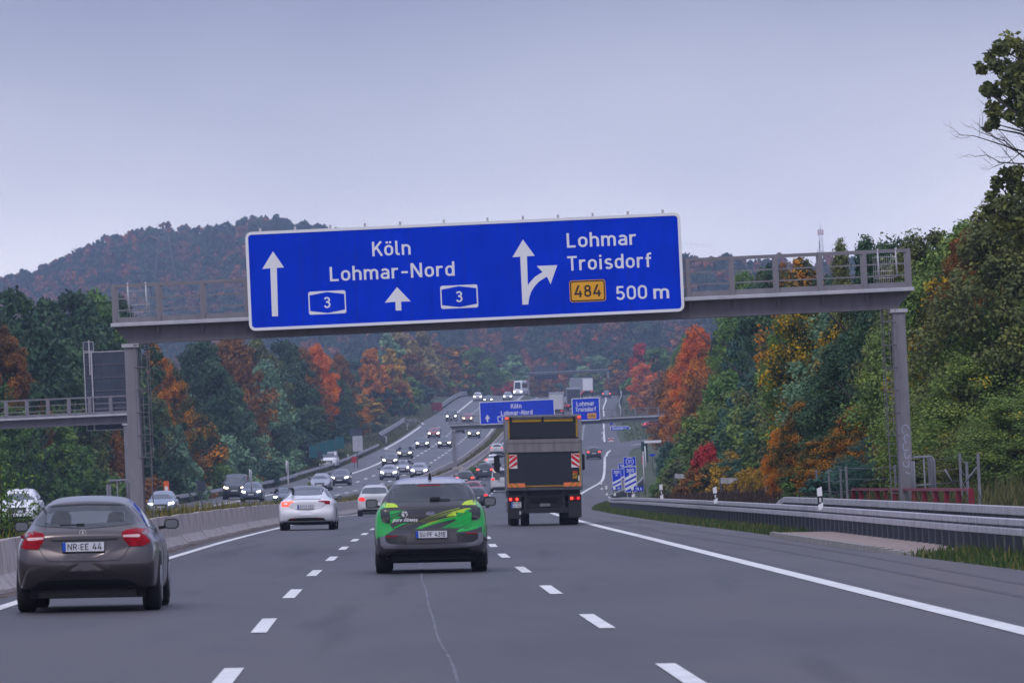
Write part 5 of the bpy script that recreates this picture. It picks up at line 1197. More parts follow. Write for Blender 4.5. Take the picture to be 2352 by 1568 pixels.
# ------------------------------------------------------------------ vehicles
def paint(name, col, metal=.35, rough=.32): return mat(name, col, rough, metal=metal, spec=.5, noise=.04, scale=1.5, coat=.6)
V = {
 'grey': paint('paint_brown_grey', (.088, .074, .078), .75, .28), 'green': paint('paint_green_wrap', (.005, .40, .06), 0, .35), 'white': paint('paint_white', (.80, .80, .84), 0, .3), 'offwhite': paint('paint_off_white', (.58, .58, .60), 0, .3),
 'silver': paint('paint_silver', (.36, .37, .42), .6, .3), 'black': paint('paint_black', (.018, .018, .022), .2, .3), 'dark': paint('paint_dark_blue_grey', (.045, .05, .065), .4, .3), 'red': paint('paint_red', (.30, .012, .025), .2, .3),
 'bluegrey': paint('paint_blue_grey', (.10, .12, .17), .5, .3), 'paleblue': paint('paint_pale_blue_silver', (.26, .30, .40), .5, .3), 'char': mat('charcoal_plastic', (.045, .045, .052), .55, noise=.1, scale=4),
 'glass': mat('car_glass', (.018, .024, .034), .06, spec=.8, noise=.3, scale=2), 'glass2': mat('car_glass_pale', (.07, .085, .11), .08, spec=.9, noise=.2, scale=2), 'trim': mat('black_trim', (.012, .012, .015), .35, noise=.1), 'tyre': mat('tyre_rubber', (.016, .016, .018), .85, noise=.2, scale=10),
 'rim': mat('wheel_rim', (.30, .30, .33), .35, metal=.7), 'under': mat('underbody', (.01, .01, .012), .8), 'chrome': mat('chrome', (.55, .55, .58), .15, metal=1), 'lamp': mat('lamp_red', (.24, .001, .010), .3, spec=.12, noise=.35, scale=14, emit=(1, .01, .03), es=.02),
 'brake': mat('lamp_lit', (.8, .05, .03), .3, emit=(1, .045, .02), es=2.6), 'brake_soft': mat('lamp_lit_soft', (.7, .03, .03), .3, emit=(1, .03, .02), es=.8), 'hl': mat('headlamp_lit', (.9, .9, .9), .3, emit=(.95, 1, .93), es=9), 'hlw': mat('headlamp_lit_warm', (.9, .8, .6), .3, emit=(1, .78, .5), es=9), 'hloff': mat('headlamp_clear', (.45, .47, .52), .15, spec=.8),
 'plate': mat('number_plate', (.62, .63, .68), .45), 'eu': mat('plate_blue', (.01, .07, .45), .45), 'smoke': mat('smoked_lamp', (.015, .016, .02), .12, spec=.8), 'lime': mat('lime_print', (.48, .68, .03), .4), 'pgreen': mat('green_print', (.008, .44, .07), .4), 'wprint': mat('white_print', (.70, .72, .72), .5),
 'skid': paint('paint_skid_grey', (.17, .17, .20), .5, .3), 'silverroof': paint('paint_roof_silver', (.44, .44, .50), .4, .3), 'graph': paint('paint_graphite', (.05, .05, .06), .4, .35), 'logo': mat('badge_blue', (.01, .03, .16), .3), 'seat': mat('seat_fabric', (.05, .055, .065), .8), 'redsoft': mat('reflector_red', (.22, .006, .012), .35, spec=.2), 'lampwhite': mat('lamp_clear_strip', (.62, .40, .42), .2, spec=.7)}

def body(L, Wd, H, top, belt, wr, zb=.24, prof=None, front=None, taper=.86, cap=.035):
    """lofted car shell, rear at y=0, front at y=L, resting height zb"""
    topf = lambda y: lin(top, y); hwm = Wd/2
    ys = sorted(set([0, .06, .18, .38, .62, L*.2, L*.3, L*.42, L*.54, L*.64, L*.74, L*.84, L*.92, L*.97, L]+[p[0] for p in top]))
    yy = [ys[0]]
    for y in ys[1:]:
        if y-yy[-1] > .05 or y == L: yy.append(y)
    prof = prof or [(0, .03), (.35, -.02), (.55, -.03), (.8, .0), (1.0, .0), (1.4, 0)]
    rings = []
    def sect(y):
        rt = lin([(0, taper), (.06, taper+(1-taper)*.55), (.25, .975), (.6, 1), (L-1.1, 1), (L-.5, .955), (L-.2, .88), (L, .72)], y); hw = hwm*rt
        z_b = lin([(0, zb+.05), (.5, zb), (L-.5, zb-.02), (L, zb+.03)], y); zt = topf(y); s = sst(.04, .28, zt-belt)
        if zt < belt+.05: bl_ = zt-.06
        else: bl_ = belt
        wrx = min(wr, hw*.8)*(1 if zt > H-.25 else .93+.07*sst(belt, H-.25, zt))
        lo = [(.84*hw, zt-.06), (.79*hw, zt-.035), (.62*hw, zt-.012), (.3*hw, zt), (0, zt)]
        up = [((.88*hw+wrx)/2+.025, (belt+.05+zt-.07)/2), (wrx, zt-.075), (wrx*.82, zt-.02), (wrx*.4, zt), (0, zt+.004)]
        p = [(0, z_b), (.7*hw, z_b), (.94*hw, z_b+.005), (.985*hw, z_b+.06), (hw, z_b+(bl_-z_b)*.42), (.998*hw, z_b+(bl_-z_b)*.74), (.965*hw, bl_-.045), (.89*hw, min(bl_+.03, zt-.08 if s == 0 else 9))]
        p += [(lo[i][0]*(1-s)+up[i][0]*s, lo[i][1]*(1-s)+up[i][1]*s) for i in range(5)]
        return p
    n0 = None; P0 = sect(0)
    def full(p): return p+[(-x, z) for x, z in p[-2:0:-1]]
    def emit(p, y, fn=None):
        rings.append([(x, y+(fn(z) if fn else 0), z) for x, z in full(p)])
    pf = lambda z: lin(prof, z)
    zc = (P0[0][1]+P0[-1][1])/2
    for sc, dy in ((.35, -cap), (.7, -cap*.9), (.9, -cap*.45)): emit([(x*sc, zc+(z-zc)*sc) for x, z in P0], dy, pf)
    for y in yy: emit(sect(y), y, (lambda z, y=y: pf(z)*max(0, 1-y/.5)) if y < .5 else None)
    PL = sect(L); zc = (PL[0][1]+PL[-1][1])/2
    for sc, dy in ((.9, .05), (.7, .09), (.35, .1)): emit([(x*sc, zc+(z-zc)*sc) for x, z in PL], L+dy, None)
    m = len(rings[0]); vs = [v for r in rings for v in r]; fs = []
    for i in range(len(rings)-1):
        for j in range(m): fs.append((i*m+j, i*m+(j+1) % m, (i+1)*m+(j+1) % m, (i+1)*m+j))
    fs += [tuple(range(m)), tuple(range((len(rings)-1)*m+m-1, (len(rings)-1)*m-1, -1))]
    return vs, fs
def lin(tab, x):
    if x <= tab[0][0]: return tab[0][1]
    for i in range(len(tab)-1):
        if x <= tab[i+1][0]:
            a, b = tab[i], tab[i+1]; return a[1]+(b[1]-a[1])*(x-a[0])/(b[0]-a[0])
    return tab[-1][1]
def subsurf_mesh(vs, fs, lev, name, ma):
    me = bpy.data.meshes.new('tmp'); me.from_pydata(vs, [], fs); ob = bpy.data.objects.new('tmp', me); C.objects.link(ob)
    md = ob.modifiers.new('s', 'SUBSURF'); md.levels = lev; md.render_levels = lev
    dg = bpy.context.evaluated_depsgraph_get(); out_ = bpy.data.meshes.new_from_object(ob.evaluated_get(dg)); bpy.data.objects.remove(ob); out_.name = name
    bm = bmesh.new(); bm.from_mesh(out_); bmesh.ops.recalc_face_normals(bm, faces=bm.faces); bm.to_mesh(out_); bm.free()
    out_.materials.clear(); out_.materials.append(ma); out_.polygons.foreach_set('use_smooth', [True]*len(out_.polygons)); return out_
class Model:
    def __init__(s, L, Wd, H, top, belt, wr, lev=2, **k):
        s.L, s.W, s.H, s.belt, s.wr = L, Wd, H, belt, wr; s.parts = []
        vs, fs = body(L, Wd, H, top, belt, wr, **k); me = subsurf_mesh(vs, fs, lev, 'body', V['white'])
        s.bvh = BVHTree.FromPolygons([v.co.copy() for v in me.vertices], [tuple(p.vertices) for p in me.polygons]); s.parts.append(('body', me, 'PAINT', None))
    def hitp(s, a, z, side):
        if side == 'r': o, d = Vector((a, -3, z)), Vector((0, 1, 0))
        elif side == 'f': o, d = Vector((a, s.L+3, z)), Vector((0, -1, 0))
        elif side == 't': o, d = Vector((a, z, 4)), Vector((0, 0, -1))
        elif side == 'R': o, d = Vector((3, a, z)), Vector((-1, 0, 0))
        else: o, d = Vector((-3, a, z)), Vector((1, 0, 0))
        h = s.bvh.ray_cast(o, d)
        if h[0] is None:
            g = {'r': Vector((a, 0, z)), 'f': Vector((a, s.L, z)), 't': Vector((a, z, s.H)), 'R': Vector((s.W/2, a, z)), 'L': Vector((-s.W/2, a, z))}[side]
            h = s.bvh.find_nearest(g)
        return h[0], h[1], d
    def dec(s, name, side, poly, m, off=.006, mirror=False, sub=None, step=.05, depth=.025, flat=False):
        for k in ((1, -1) if mirror else (1,)):
            sd = side
            pl = [(p[0]*k, p[1]) for p in poly] if side in 'rft' else list(poly)
            if side in 'RL' and k == -1: sd = 'L' if side == 'R' else 'R'
            bm = bmesh.new(); vv = [bm.verts.new((p[0], p[1], 0)) for p in pl]; bm.faces.new(vv)
            bmesh.ops.triangulate(bm, faces=bm.faces)
            bmesh.ops.dissolve_limit(bm, angle_limit=.01, verts=bm.verts, edges=bm.edges)
            x0, x1 = min(p[0] for p in pl), max(p[0] for p in pl); z0, z1 = min(p[1] for p in pl), max(p[1] for p in pl)
            for ax, a, b in ((0, x0, x1), (1, z0, z1)):
                n = int((b-a)/step)
                for i in range(1, n+1):
                    c = a+(b-a)*i/(n+1); no = (1, 0, 0) if ax == 0 else (0, 1, 0)
                    bmesh.ops.bisect_plane(bm, geom=bm.verts[:]+bm.edges[:]+bm.faces[:], plane_co=(c, 0, 0) if ax == 0 else (0, c, 0), plane_no=no)
            bmesh.ops.triangulate(bm, faces=[f for f in bm.faces if len(f.verts) > 4])
            ref = None; out_ = []
            for v in bm.verts:
                h, n_, d = s.hitp(v.co.x, v.co.y, sd)
                if flat: h = Vector(h); 
                out_.append((v, h, d))
            if flat:
                ax = 1 if sd in 'rf' else 0; m_ = sorted([h[ax] for _, h, _ in out_])
                val = m_[len(m_)//8] if (d[ax] > 0) else m_[-1-len(m_)//8]
            for v, h, d in out_:
                x, z = v.co.x, v.co.y
                if sd in 'rf': p = Vector((x, val if flat else h.y, z))
                elif sd == 't': p = Vector((x, z, h.z))
                else: p = Vector((val if flat else h.x, x, z))
                v.co = p-d*off
            bed = [e for e in bm.edges if e.is_boundary]
            for e in bed: e.smooth = False
            geom = bmesh.ops.extrude_edge_only(bm, edges=bed)['geom'] if depth > .0045 else []
            for g in geom:
                if isinstance(g, bmesh.types.BMVert): g.co += d*(off+depth)
            for f in bm.faces: f.smooth = not flat
            bmesh.ops.recalc_face_normals(bm, faces=bm.faces)
            me = bpy.data.meshes.new(name); bm.to_mesh(me); bm.free(); me.materials.append(V['white'])
            s.parts.append((name, me, m, sub))
        return s
    def mesh(s, name, mb, m, sub=None): s.parts.append((name, mb.mesh(name, V['white']), m, sub)); return s
    def wheels(s, r=.33, w=.22, ya=.78, yf=None, x=None):
        yf = yf or s.L-.85; x = x or s.W/2-.13
        mb = MB(); n = 28
        mb.tube([(-w/2, 0, 0), (-w/2+.02, 0, 0), (w/2-.02, 0, 0), (w/2, 0, 0)], [r-.03, r, r, r-.03], n); wm = mb.mesh('wheel', V['white'])
        rb = MB(); rb.tube([(-.01, 0, 0), (.015, 0, 0)], r*.68, 20); rm = rb.mesh('rim', V['white'])
        for yy in (ya, yf):
            for sx in (-1, 1):
                s.parts.append(('wheel', wm, 'tyre', None, (sx*x, yy, r), len(s.parts))); s.parts.append(('rim', rm, 'rim', 'wheel', (sx*(w/2), 0, 0)))
                s.dec('wheel_arch', 'R' if sx > 0 else 'L', [(yy+(r+.07)*math.cos(a), max(r+(r+.07)*math.sin(a), .27)) for a in [PI*1.1*i/14-.05*PI for i in range(15)]], 'under', .004)
        s.mesh('underbody', MB().box((0, s.L/2, .27), (s.W*.80, s.L*.9, .2)), 'under')
        return s
    def mirrors(s, y, z, w=.2, h=.15, m='trim', glass=True):
        for sx in (-1, 1):
            x = sx*(s.W/2+.07); mb = MB()
            po = rrect(w, h, .05, 4, x, z); mb.prism(po, y, y+.02); mb.prism([((p[0]-x)*.8+x, (p[1]-z)*.8+z) for p in po], y+.02, y+.1); mb.bar((x-sx*w*.4, y+.05, z-h*.3), (sx*(s.W/2-.1), y+.06, z-h*.4), .04, .04)
            s.mesh('wing_mirror', mb, m)
            s.mesh('mirror_glass', MB().prism(rrect(w*.82, h*.78, .035, 4, x, z), y-.006, y), 'glass2')
        return s
    def plate(s, side, z, w=.52, h=.11, txt=None, x=0):
        pts = [s.hitp(x+dx*w/2, z+dz*h/2, side)[0].y for dx in (-1, 1) for dz in (-1, 1)]
        y = (min(pts)-.02) if side == 'r' else (max(pts)+.02); sg = 1 if side == 'r' else -1
        mb = MB(); mb.box((x, y+sg*.0, z), (w+.012, .022, h+.014)); s.mesh('plate_holder', mb, 'trim')
        s.mesh('number_plate', MB().box((x, y-sg*.012, z), (w, .006, h)), 'plate', None)
        if side == 'r':
            s.mesh('plate_band', MB().box((x-w/2+.022, y-.0155, z), (.044, .003, h*.96)), 'eu')
            if txt:
                tw = w*.82; s.mesh('plate_lettering', letters(txt, x-w/2+.065, z-h*.34, h*.68, y-.0152, tw, 0, .13, .002), 'trim')
        return s
NOLAMP = {}
def spawn(model, name, loc, yaw, label, paint_, cat='car', group='vehicles on the motorway', over=None, roll=None, pitch=0, scale=1):
    over = over or {}
    t = thing(name, loc, 0, label, cat, group); rev = abs(yaw) > PI/2
    t.scale = (scale,)*3
    t.rotation_euler = (pitch, (-CR if not rev else CR) if roll is None else roll, yaw)
    last = {}
    for p in model.parts:
        nm, me, m, sub = p[:4]; loc_ = p[4] if len(p) > 4 else None
        par = t if not sub else last.get(sub, t)
        k = over.get(nm, m); k = paint_ if k == 'PAINT' else k
        if k is None: continue
        o = place(nm, me, par, V[k], loc_); last[nm] = o
        if nm == 'printed_dots': o['kind'] = 'stuff'
    return t

# --- brown-grey hatchback
gx = lambda x: (x-755)/700; gzz = lambda y: (1312-y)/700
GP = lambda pts: [(gx(a), gzz(b)) for a, b in pts]
mA = Model(4.29, 1.80, 1.445, [(0, .96), (.06, 1.02), (.14, 1.05), (.46, 1.31), (.56, 1.375), (.9, 1.42), (1.6, 1.445), (2.3, 1.42), (2.8, 1.3), (3.3, 1.0), (3.9, .88), (4.2, .74), (4.29, .62)], .93, .53, 3, zb=.24,
           prof=[(.2, .15), (.53, -.05), (.60, -.052), (.72, -.02), (.79, .025), (.90, .012), (.99, -.02), (1.2, 0)])
mA.dec('rear_window', 'r', GP([(350,398),(420,384),(750,376),(1060,380),(1110,388),(1150,470),(1190,548),(1000,566),(740,585),(480,566),(298,552),(325,470)]), 'glass', .008)
mA.dec('seen_through_glass', 'r', GP([(400,450),(760,432),(1085,440),(1095,525),(740,545),(395,528)]), 'glass2', .009, depth=.003)
mA.dec('head_rest', 'r', GP([(450,470),(490,430),(590,430),(620,475),(625,545),(440,540)]), 'seat', .010, depth=.003); mA.dec('head_rest', 'r', GP([(950,460),(985,440),(1070,445),(1085,480),(1085,530),(935,535)]), 'seat', .010, depth=.003)
mA.dec('spoiler_edge', 'r', GP([(345,400),(380,378),(750,366),(1120,374),(1150,398),(1110,390),(750,378),(400,390)]), 'trim', .014)
mA.dec('tail_light', 'r', GP([(172,690),(182,640),(215,608),(300,602),(380,618),(398,640),(385,690),(340,757),(230,755),(185,740)]), 'lamp', .012)
mA.dec('tail_light', 'r', GP([(1322,690),(1312,630),(1280,595),(1190,588),(1100,603),(1068,625),(1082,680),(1135,745),(1245,745),(1305,725)]), 'lamp', .012)
mA.dec('light_strip', 'r', GP([(240,660),(260,655),(390,653),(385,672),(260,682),(240,674)]), 'lampwhite', .015, depth=.004); mA.dec('light_strip', 'r', GP([(1080,646),(1215,640),(1232,650),(1228,662),(1215,668),(1085,664)]), 'lampwhite', .015, depth=.004)
mA.dec('tailgate_shadow_gap', 'r', GP([(440,680),(1045,672),(1020,690),(470,696)]), 'trim', .004, depth=.004)
lp = [GP([(345,750),(400,835),(440,865),(740,872),(1040,865),(1085,830),(1140,742)])]
gap = ribbon(lp[0], .011); mA.dec('panel_gap', 'r', [tuple(a) for a, b in gap]+[tuple(b) for a, b in reversed(gap)], 'trim', .003, depth=.004, step=.05)
mA.dec('bumper_recess', 'r', GP([(280,1100),(330,1045),(400,1036),(740,1028),(1100,1036),(1160,1060),(1220,1105),(1235,1150),(1200,1185),(270,1185)]), 'trim', .005)
mA.mesh('exhaust_panel', MB().prism([(p[0], p[1]) for p in GP([(350,1100),(1170,1095),(1190,1190),(330,1190)])], .12, .6), 'under')
mA.plate('r', gzz(742), .52, .115, 'NR·EE 44', -.03)
mA.mesh('badge', ring([(gx(730)+.043*math.cos(2*PI*i/20), gzz(622)+.043*math.sin(2*PI*i/20)) for i in range(20)], [(gx(730)+.037*math.cos(2*PI*i/20), gzz(622)+.037*math.sin(2*PI*i/20)) for i in range(20)], mA.hitp(0, gzz(622), 'r')[0].y-.012, mA.hitp(0, gzz(622), 'r')[0].y), 'chrome')
yb = mA.hitp(0, gzz(622), 'r')[0].y-.01; mb = MB(); cx, cz = gx(730), gzz(622)
for a in (90, 210, 330): mb.prism([(cx+.039*math.cos(R_(a)), cz+.039*math.sin(R_(a))), (cx+.009*math.cos(R_(a+90)), cz+.009*math.sin(R_(a+90))), (cx+.009*math.cos(R_(a-90)), cz+.009*math.sin(R_(a-90)))], yb, yb+.006)
mA.mesh('badge_star', mb, 'chrome')
yb = mA.hitp(0, 1.1, 'r')[0].y-.03; mA.mesh('wiper', MB().bar((gx(740), yb, gzz(556)), (gx(525), yb+.01, gzz(552)), .02, .018).box((gx(705), yb, gzz(556)), (.1, .04, .045)), 'trim')
for sx in ('R', 'L'):
    mA.dec('side_window', sx, [(.55, 1.05), (.75, 1.30), (1.5, 1.36), (2.3, 1.34), (2.85, 1.2), (3.1, 1.0), (1.7, .99)], 'glass', .008)
    mA.dec('door_gap', sx, [(1.75, .35), (1.765, .35), (1.765, .98), (1.75, .98)], 'trim', .003)
mA.wheels(.335, .225, .74, 3.44, .785); mA.mirrors(2.75, 1.06, .19, .13)
mA.dec('headlight', 'f', [(.45, .72), (.8, .78), (.78, .66), (.5, .62)], 'hloff', .01, mirror=True)

# --- green wrapped crossover
cx_ = lambda x: (x-1050)/735; cz_ = lambda y: (1385-y)/735
CP = lambda pts: [(cx_(a), cz_(b)) for a, b in pts]
mB = Model(4.47, 1.885, 1.60, [(0, 1.08), (.05, 1.15), (.13, 1.185), (.40, 1.44), (.48, 1.50), (.9, 1.57), (1.6, 1.60), (2.3, 1.57), (2.9, 1.42), (3.4, 1.12), (4.1, 1.0), (4.4, .85), (4.47, .72)], 1.08, .60, 3, zb=.26,
           prof=[(.2, .08), (.3, .03), (.42, -.05), (.5, -.07), (.56, -.045), (.66, .0), (.8, .02), (1.04, .0), (1.1, -.015), (1.3, 0)], taper=.92)
CH = 'char'
def paint_faces(M, rules):
    me = M.parts[0][1]
    for _, k in rules: me.materials.append(V[k])
    for p in me.polygons:
        for i, (f, k) in enumerate(rules):
            if f(p.center): p.material_index = i+1
paint_faces(mB, [(lambda c: c.z > 1.17 and c.y < 3.3, 'trim'), (lambda c: c.z > 1.485 and c.y < 2.9, 'silverroof'), (lambda c: c.z < .60 and c.y < .9, 'graph'), (lambda c: c.z < .45, 'graph')])
mB.dec('bumper_cover', 'r', CP([(375,985),(430,955),(600,848),(900,846),(1330,846),(1500,846),(1560,858),(1735,815),(1742,1000),(1720,1100),(1600,1195),(500,1205),(390,1110)]), 'graph', .005)
mB.dec('rear_window', 'r', CP([(605,325),(700,312),(1050,306),(1400,310),(1495,325),(1520,400),(1545,498),(1050,520),(553,515),(570,430)]), 'glass', .008)
0 and mB.dec('roof_pillar', 'r', CP([(560,330),(600,325),(566,430),(552,515),(525,518),(530,450)]), 'trim', .006); 0 and mB.dec('roof_pillar', 'r', CP([(1500,325),(1540,330),(1572,440),(1580,500),(1548,500),(1524,400)]), 'trim', .006)
mB.dec('high_brake_lamp', 'r', CP([(900,308),(1180,308),(1180,320),(900,322)]), 'redsoft', .012)
mB.dec('tailgate_upper', 'r', CP([(528,520),(553,517),(1050,522),(1545,502),(1572,505),(1575,565),(550,580)]), 'graph', .007)
mB.dec('lime_print', 'r', CP([(450,590),(470,540),(500,500),(530,522),(600,525),(640,545),(664,578),(560,582)]), 'lime', .010, depth=.003); mB.dec('lime_print', 'r', CP([(1430,560),(1480,520),(1545,504),(1600,500),(1650,540),(1672,575),(1560,565)]), 'lime', .010, depth=.003)
mB.dec('light_bar', 'r', CP([(440,582),(560,575),(1050,568),(1545,562),(1668,568),(1668,600),(1545,598),(1050,605),(560,612),(440,605)]), 'smoke', .014)
mB.dec('tail_light', 'r', CP([(440,606),(552,608),(554,768),(500,766),(462,745),(442,690)]), 'smoke', .013); mB.dec('tail_light', 'r', CP([(1552,600),(1662,600),(1668,680),(1648,735),(1605,748),(1556,748)]), 'smoke', .013)
mB.dec('tailgate', 'r', CP([(556,612),(1050,605),(1552,598),(1556,790),(1530,825),(1480,836),(1050,846),(640,845),(590,835),(562,800)]), 'graph', .007)
for pl in ([(556,618),(740,614),(556,668)], [(556,680),(700,640),(640,680),(556,715)], [(556,726),(640,690),(700,690),(620,740),(575,770),(565,760)], [(860,842),(960,795),(1180,728),(1350,700),(1365,728),(1240,755),(1060,800),(930,842)], [(1170,838),(1280,790),(1370,745),(1470,740),(1554,745),(1554,790),(1530,822),(1480,834)], [(1350,700),(1390,650),(1552,605),(1553,745),(1360,745)], [(590,822),(700,775),(800,760),(690,800),(615,835)]):
    mB.dec('green_print', 'r', CP(pl), 'pgreen', .0095, depth=.002, step=.12)
for pl in ([(1240,700),(1330,640),(1470,604),(1550,600),(1470,640),(1466,660),(1360,650),(1370,690)], [(930,830),(1020,790),(1180,735),(1060,760)]): mB.dec('lime_print', 'r', CP(pl), 'lime', .0105, depth=.002, step=.12)
for pl in ([(1380,890),(1440,860),(1620,835),(1700,830),(1500,880)], [(1360,885),(1420,850),(1480,848),(1400,885)]): mB.dec('green_print', 'r', CP(pl), 'pgreen', .009, depth=.002, step=.12)
for (x0, y0, x1, y1) in ((556,672,690,628),(556,700,730,632),(556,722,720,652),(600,800,760,735),(1130,836,1330,752),(1190,836,1400,750),(1260,834,1500,745),(1010,838,1240,765),(1420,836,1554,770),(1380,700,1550,640)):
    a = Vector((x0, y0)); b = Vector((x1, y1)); n_ = Vector((-(b-a).y, (b-a).x)).normalized()*4; mB.dec('dark_stripe', 'r', CP([tuple(a-n_), tuple(b-n_*.3), tuple(b+n_*.3), tuple(a+n_)]), 'graph', .0115, depth=.002, step=.1)
dm = MB(); yy_ = {}
for (x0, y0, x1, y1, n, r) in ((935,745,1400,602,30,7), (960,760,1420,622,28,6.5), (1000,772,1370,650,22,6), (1040,795,1360,700,18,5.5), (720,828,900,760,11,3.5), (760,806,930,748,10,3.5), (910,842,1150,745,14,6), (950,842,1200,752,13,4)):
    for i in range(n):
        a = i/(n-1); x = x0+(x1-x0)*a; y = y0+(y1-y0)*a-26*math.sin(PI*a)*.6; h = mB.hitp(cx_(x), cz_(y), 'r')[0]; rr_ = r/735*(.6+.4*a)
        dm.prism([(cx_(x)+rr_*math.cos(2*PI*k/8), cz_(y)+rr_*math.sin(2*PI*k/8)) for k in range(8)], h.y-.0125, h.y-.010)
mB.mesh('printed_dots', dm, 'lime')
mB.dec('plate_recess', 'r', CP([(758,1000),(780,940),(830,862),(1325,858),(1350,900),(1372,995)]), CH, .008); mB.dec('bumper_grille', 'r', CP([(500,912),(775,925),(752,1000),(752,1025),(560,1020),(500,985)]), 'trim', .008); mB.dec('bumper_grille', 'r', CP([(1360,905),(1620,900),(1622,980),(1560,1015),(1378,1015)]), 'trim', .008)
mB.dec('reflector', 'r', CP([(500,920),(660,918),(630,935),(505,938)]), 'redsoft', .012, depth=.005); mB.dec('reflector', 'r', CP([(1468,900),(1620,900),(1618,918),(1490,916)]), 'redsoft', .012, depth=.005)
mB.dec('skid_trim', 'r', CP([(430,935),(490,918),(497,985),(540,1020),(620,1030),(1050,1036),(1500,1028),(1575,1012),(1630,980),(1636,900),(1692,900),(1695,1000),(1650,1050),(1500,1075),(1050,1085),(600,1082),(480,1075),(437,1040)]), 'skid', .012, step=.06)
mB.dec('lower_valance', 'r', CP([(515,1195),(560,1150),(645,1103),(1050,1096),(1510,1093),(1590,1150),(1640,1190),(1500,1215),(600,1222)]), 'under', .010)
mB.mesh('exhaust_panel', MB().prism(CP([(560,1150),(1580,1140),(1560,1225),(1400,1240),(1240,1225),(1050,1238),(800,1225),(600,1245)]), .1, .7), 'under')
mB.plate('r', cz_(913), .52, .115, 'SU·PF 431E', cx_(1060))
def onrear(M, fn, x0, z0, kx, y_off): pass
yt = mB.hitp(cx_(740), cz_(740), 'r')[0].y
mB.mesh('print_lettering', MB().add(*[(lambda L_: ([(v[0]+.35*(v[2]-cz_(752))*1.0, v[1], v[2]) for v in L_.v], L_.f))(letters('pure fitness', cx_(590), cz_(752), .058, yt-.012, .405, 0, .22, .002))][0]), 'wprint')
ring_ = [(cx_(736)+.052*math.cos(2*PI*i/24), cz_(660)+.05*math.sin(2*PI*i/24)) for i in range(24)]
yl = mB.hitp(cx_(736), cz_(660), 'r')[0].y
mB.mesh('print_logo', MB().prism(ring_, yl-.013, yl-.009), 'wprint')
mB.mesh('print_logo_bars', MB().box((cx_(736), yl-.014, cz_(660)), (.010, .003, .1)).box((cx_(736), yl-.0145, cz_(652)), (.1, .003, .009)).prism([(cx_(736)+.03*math.cos(R_(a)), cz_(672)+.03*math.sin(R_(a))) for a in range(-90, 90, 20)], yl-.016, yl-.012), 'graph')
yl = mB.hitp(cx_(1053), cz_(658), 'r')[0].y; ov = lambda r: [(cx_(1053)+.072*r*math.cos(2*PI*i/24), cz_(658)+.03*r*math.sin(2*PI*i/24)) for i in range(24)]
mB.mesh('badge', MB().prism(ov(1), yl-.016, yl), 'logo'); mB.mesh('badge_rim', ring(ov(1), ov(.88), yl-.019, yl-.015), 'chrome')
tb = MB(); 
ft = letters('Fo', 0, 0, .034, yl-.017, .036, 0, .16, .002); tb.add([(v[0]+cx_(1053)-.048+.25*v[2], v[1], v[2]+cz_(658)-.016) for v in ft.v], ft.f)
ft = letters('rd', 0, 0, .034, yl-.017, .04, 0, .16, .002); tb.add([(v[0]+cx_(1053)-.006+.25*v[2], v[1], v[2]+cz_(658)-.016) for v in ft.v], ft.f)
mB.mesh('badge_lettering', tb, 'chrome')
yb = mB.hitp(.1, 1.22, 'r')[0].y-.03; mB.mesh('wiper', MB().bar((cx_(1045), yb, cz_(480)), (cx_(1295), yb, cz_(487)), .02, .014).box((cx_(1110), yb, cz_(478)), (.17, .04, .05)), 'trim')
0 and mB.dec('roof', 't', [(-.60, .55), (-.62, .9), (-.60, 2.4), (-.5, 2.75), (.5, 2.75), (.60, 2.4), (.62, .9), (.60, .55), (.3, .46), (-.3, .46)], 'silverroof', .006)
0 and mB.dec('roof_spoiler', 'r', CP([(560,322),(600,262),(700,232),(1050,222),(1400,232),(1480,255),(1535,322),(1400,308),(1050,302),(700,310)]), 'silverroof', .012)
mB.mesh('roof_aerial', MB().prism([(.0, 1.55), (.03, 1.57), (.012, 1.66), (-.012, 1.66), (-.03, 1.57)], .75, .95), 'trim')
for sx in ('R', 'L'):
    mB.dec('side_window', sx, [(.5, 1.16), (.7, 1.42), (1.6, 1.49), (2.4, 1.46), (2.95, 1.33), (3.2, 1.13), (1.7, 1.11)], 'glass', .008); mB.dec('sill_cladding', sx, [(.1, .3), (.1, .5), (1.3, .42), (3.2, .42), (4.3, .5), (4.3, .3)], CH, .006)
mB.wheels(.36, .26, .80, 3.67, .80); mB.mirrors(2.9, 1.155, .21, .155)
mB.dec('headlight', 'f', [(.45, .85), (.85, .9), (.84, .78), (.5, .76)], 'hloff', .01, mirror=True)

# --- white fastback sedan
wx = lambda x: (x-785)/473; wz = lambda y: (1087-y)/473
WP = lambda pts: [(wx(a), wz(b)) for a, b in pts]
mC = Model(4.72, 1.86, 1.44, [(0, .93), (.05, .985), (.12, 1.02), (.5, 1.08), (.85, 1.17), (1.25, 1.30), (1.7, 1.405), (2.2, 1.44), (2.6, 1.41), (3.0, 1.28), (3.5, 1.02), (4.2, .86), (4.6, .72), (4.72, .6)], .93, .54, 3, zb=.22,
           prof=[(.2, .08), (.36, .0), (.5, -.05), (.56, -.05), (.62, -.01), (.75, .03), (.88, .0), (1.0, -.04)], taper=.84)
mC.dec('rear_window', 'r', WP([(500,438),(780,428),(1045,438),(1028,490),(1005,548),(960,556),(780,560),(590,556),(545,546),(520,490)]), 'glass2', .008)
mC.dec('tail_light', 'r', WP([(398,650),(470,642),(572,638),(575,658),(520,672),(505,716),(430,722),(398,715)]), 'brake', .012); mC.dec('tail_light', 'r', WP([(1140,645),(1080,640),(960,640),(965,652),(1050,668),(1065,692),(1135,698)]), 'lamp', .012)
mC.dec('lamp_core', 'r', WP([(425,668),(500,662),(490,690),(430,695)]), 'white', .016, depth=.004)
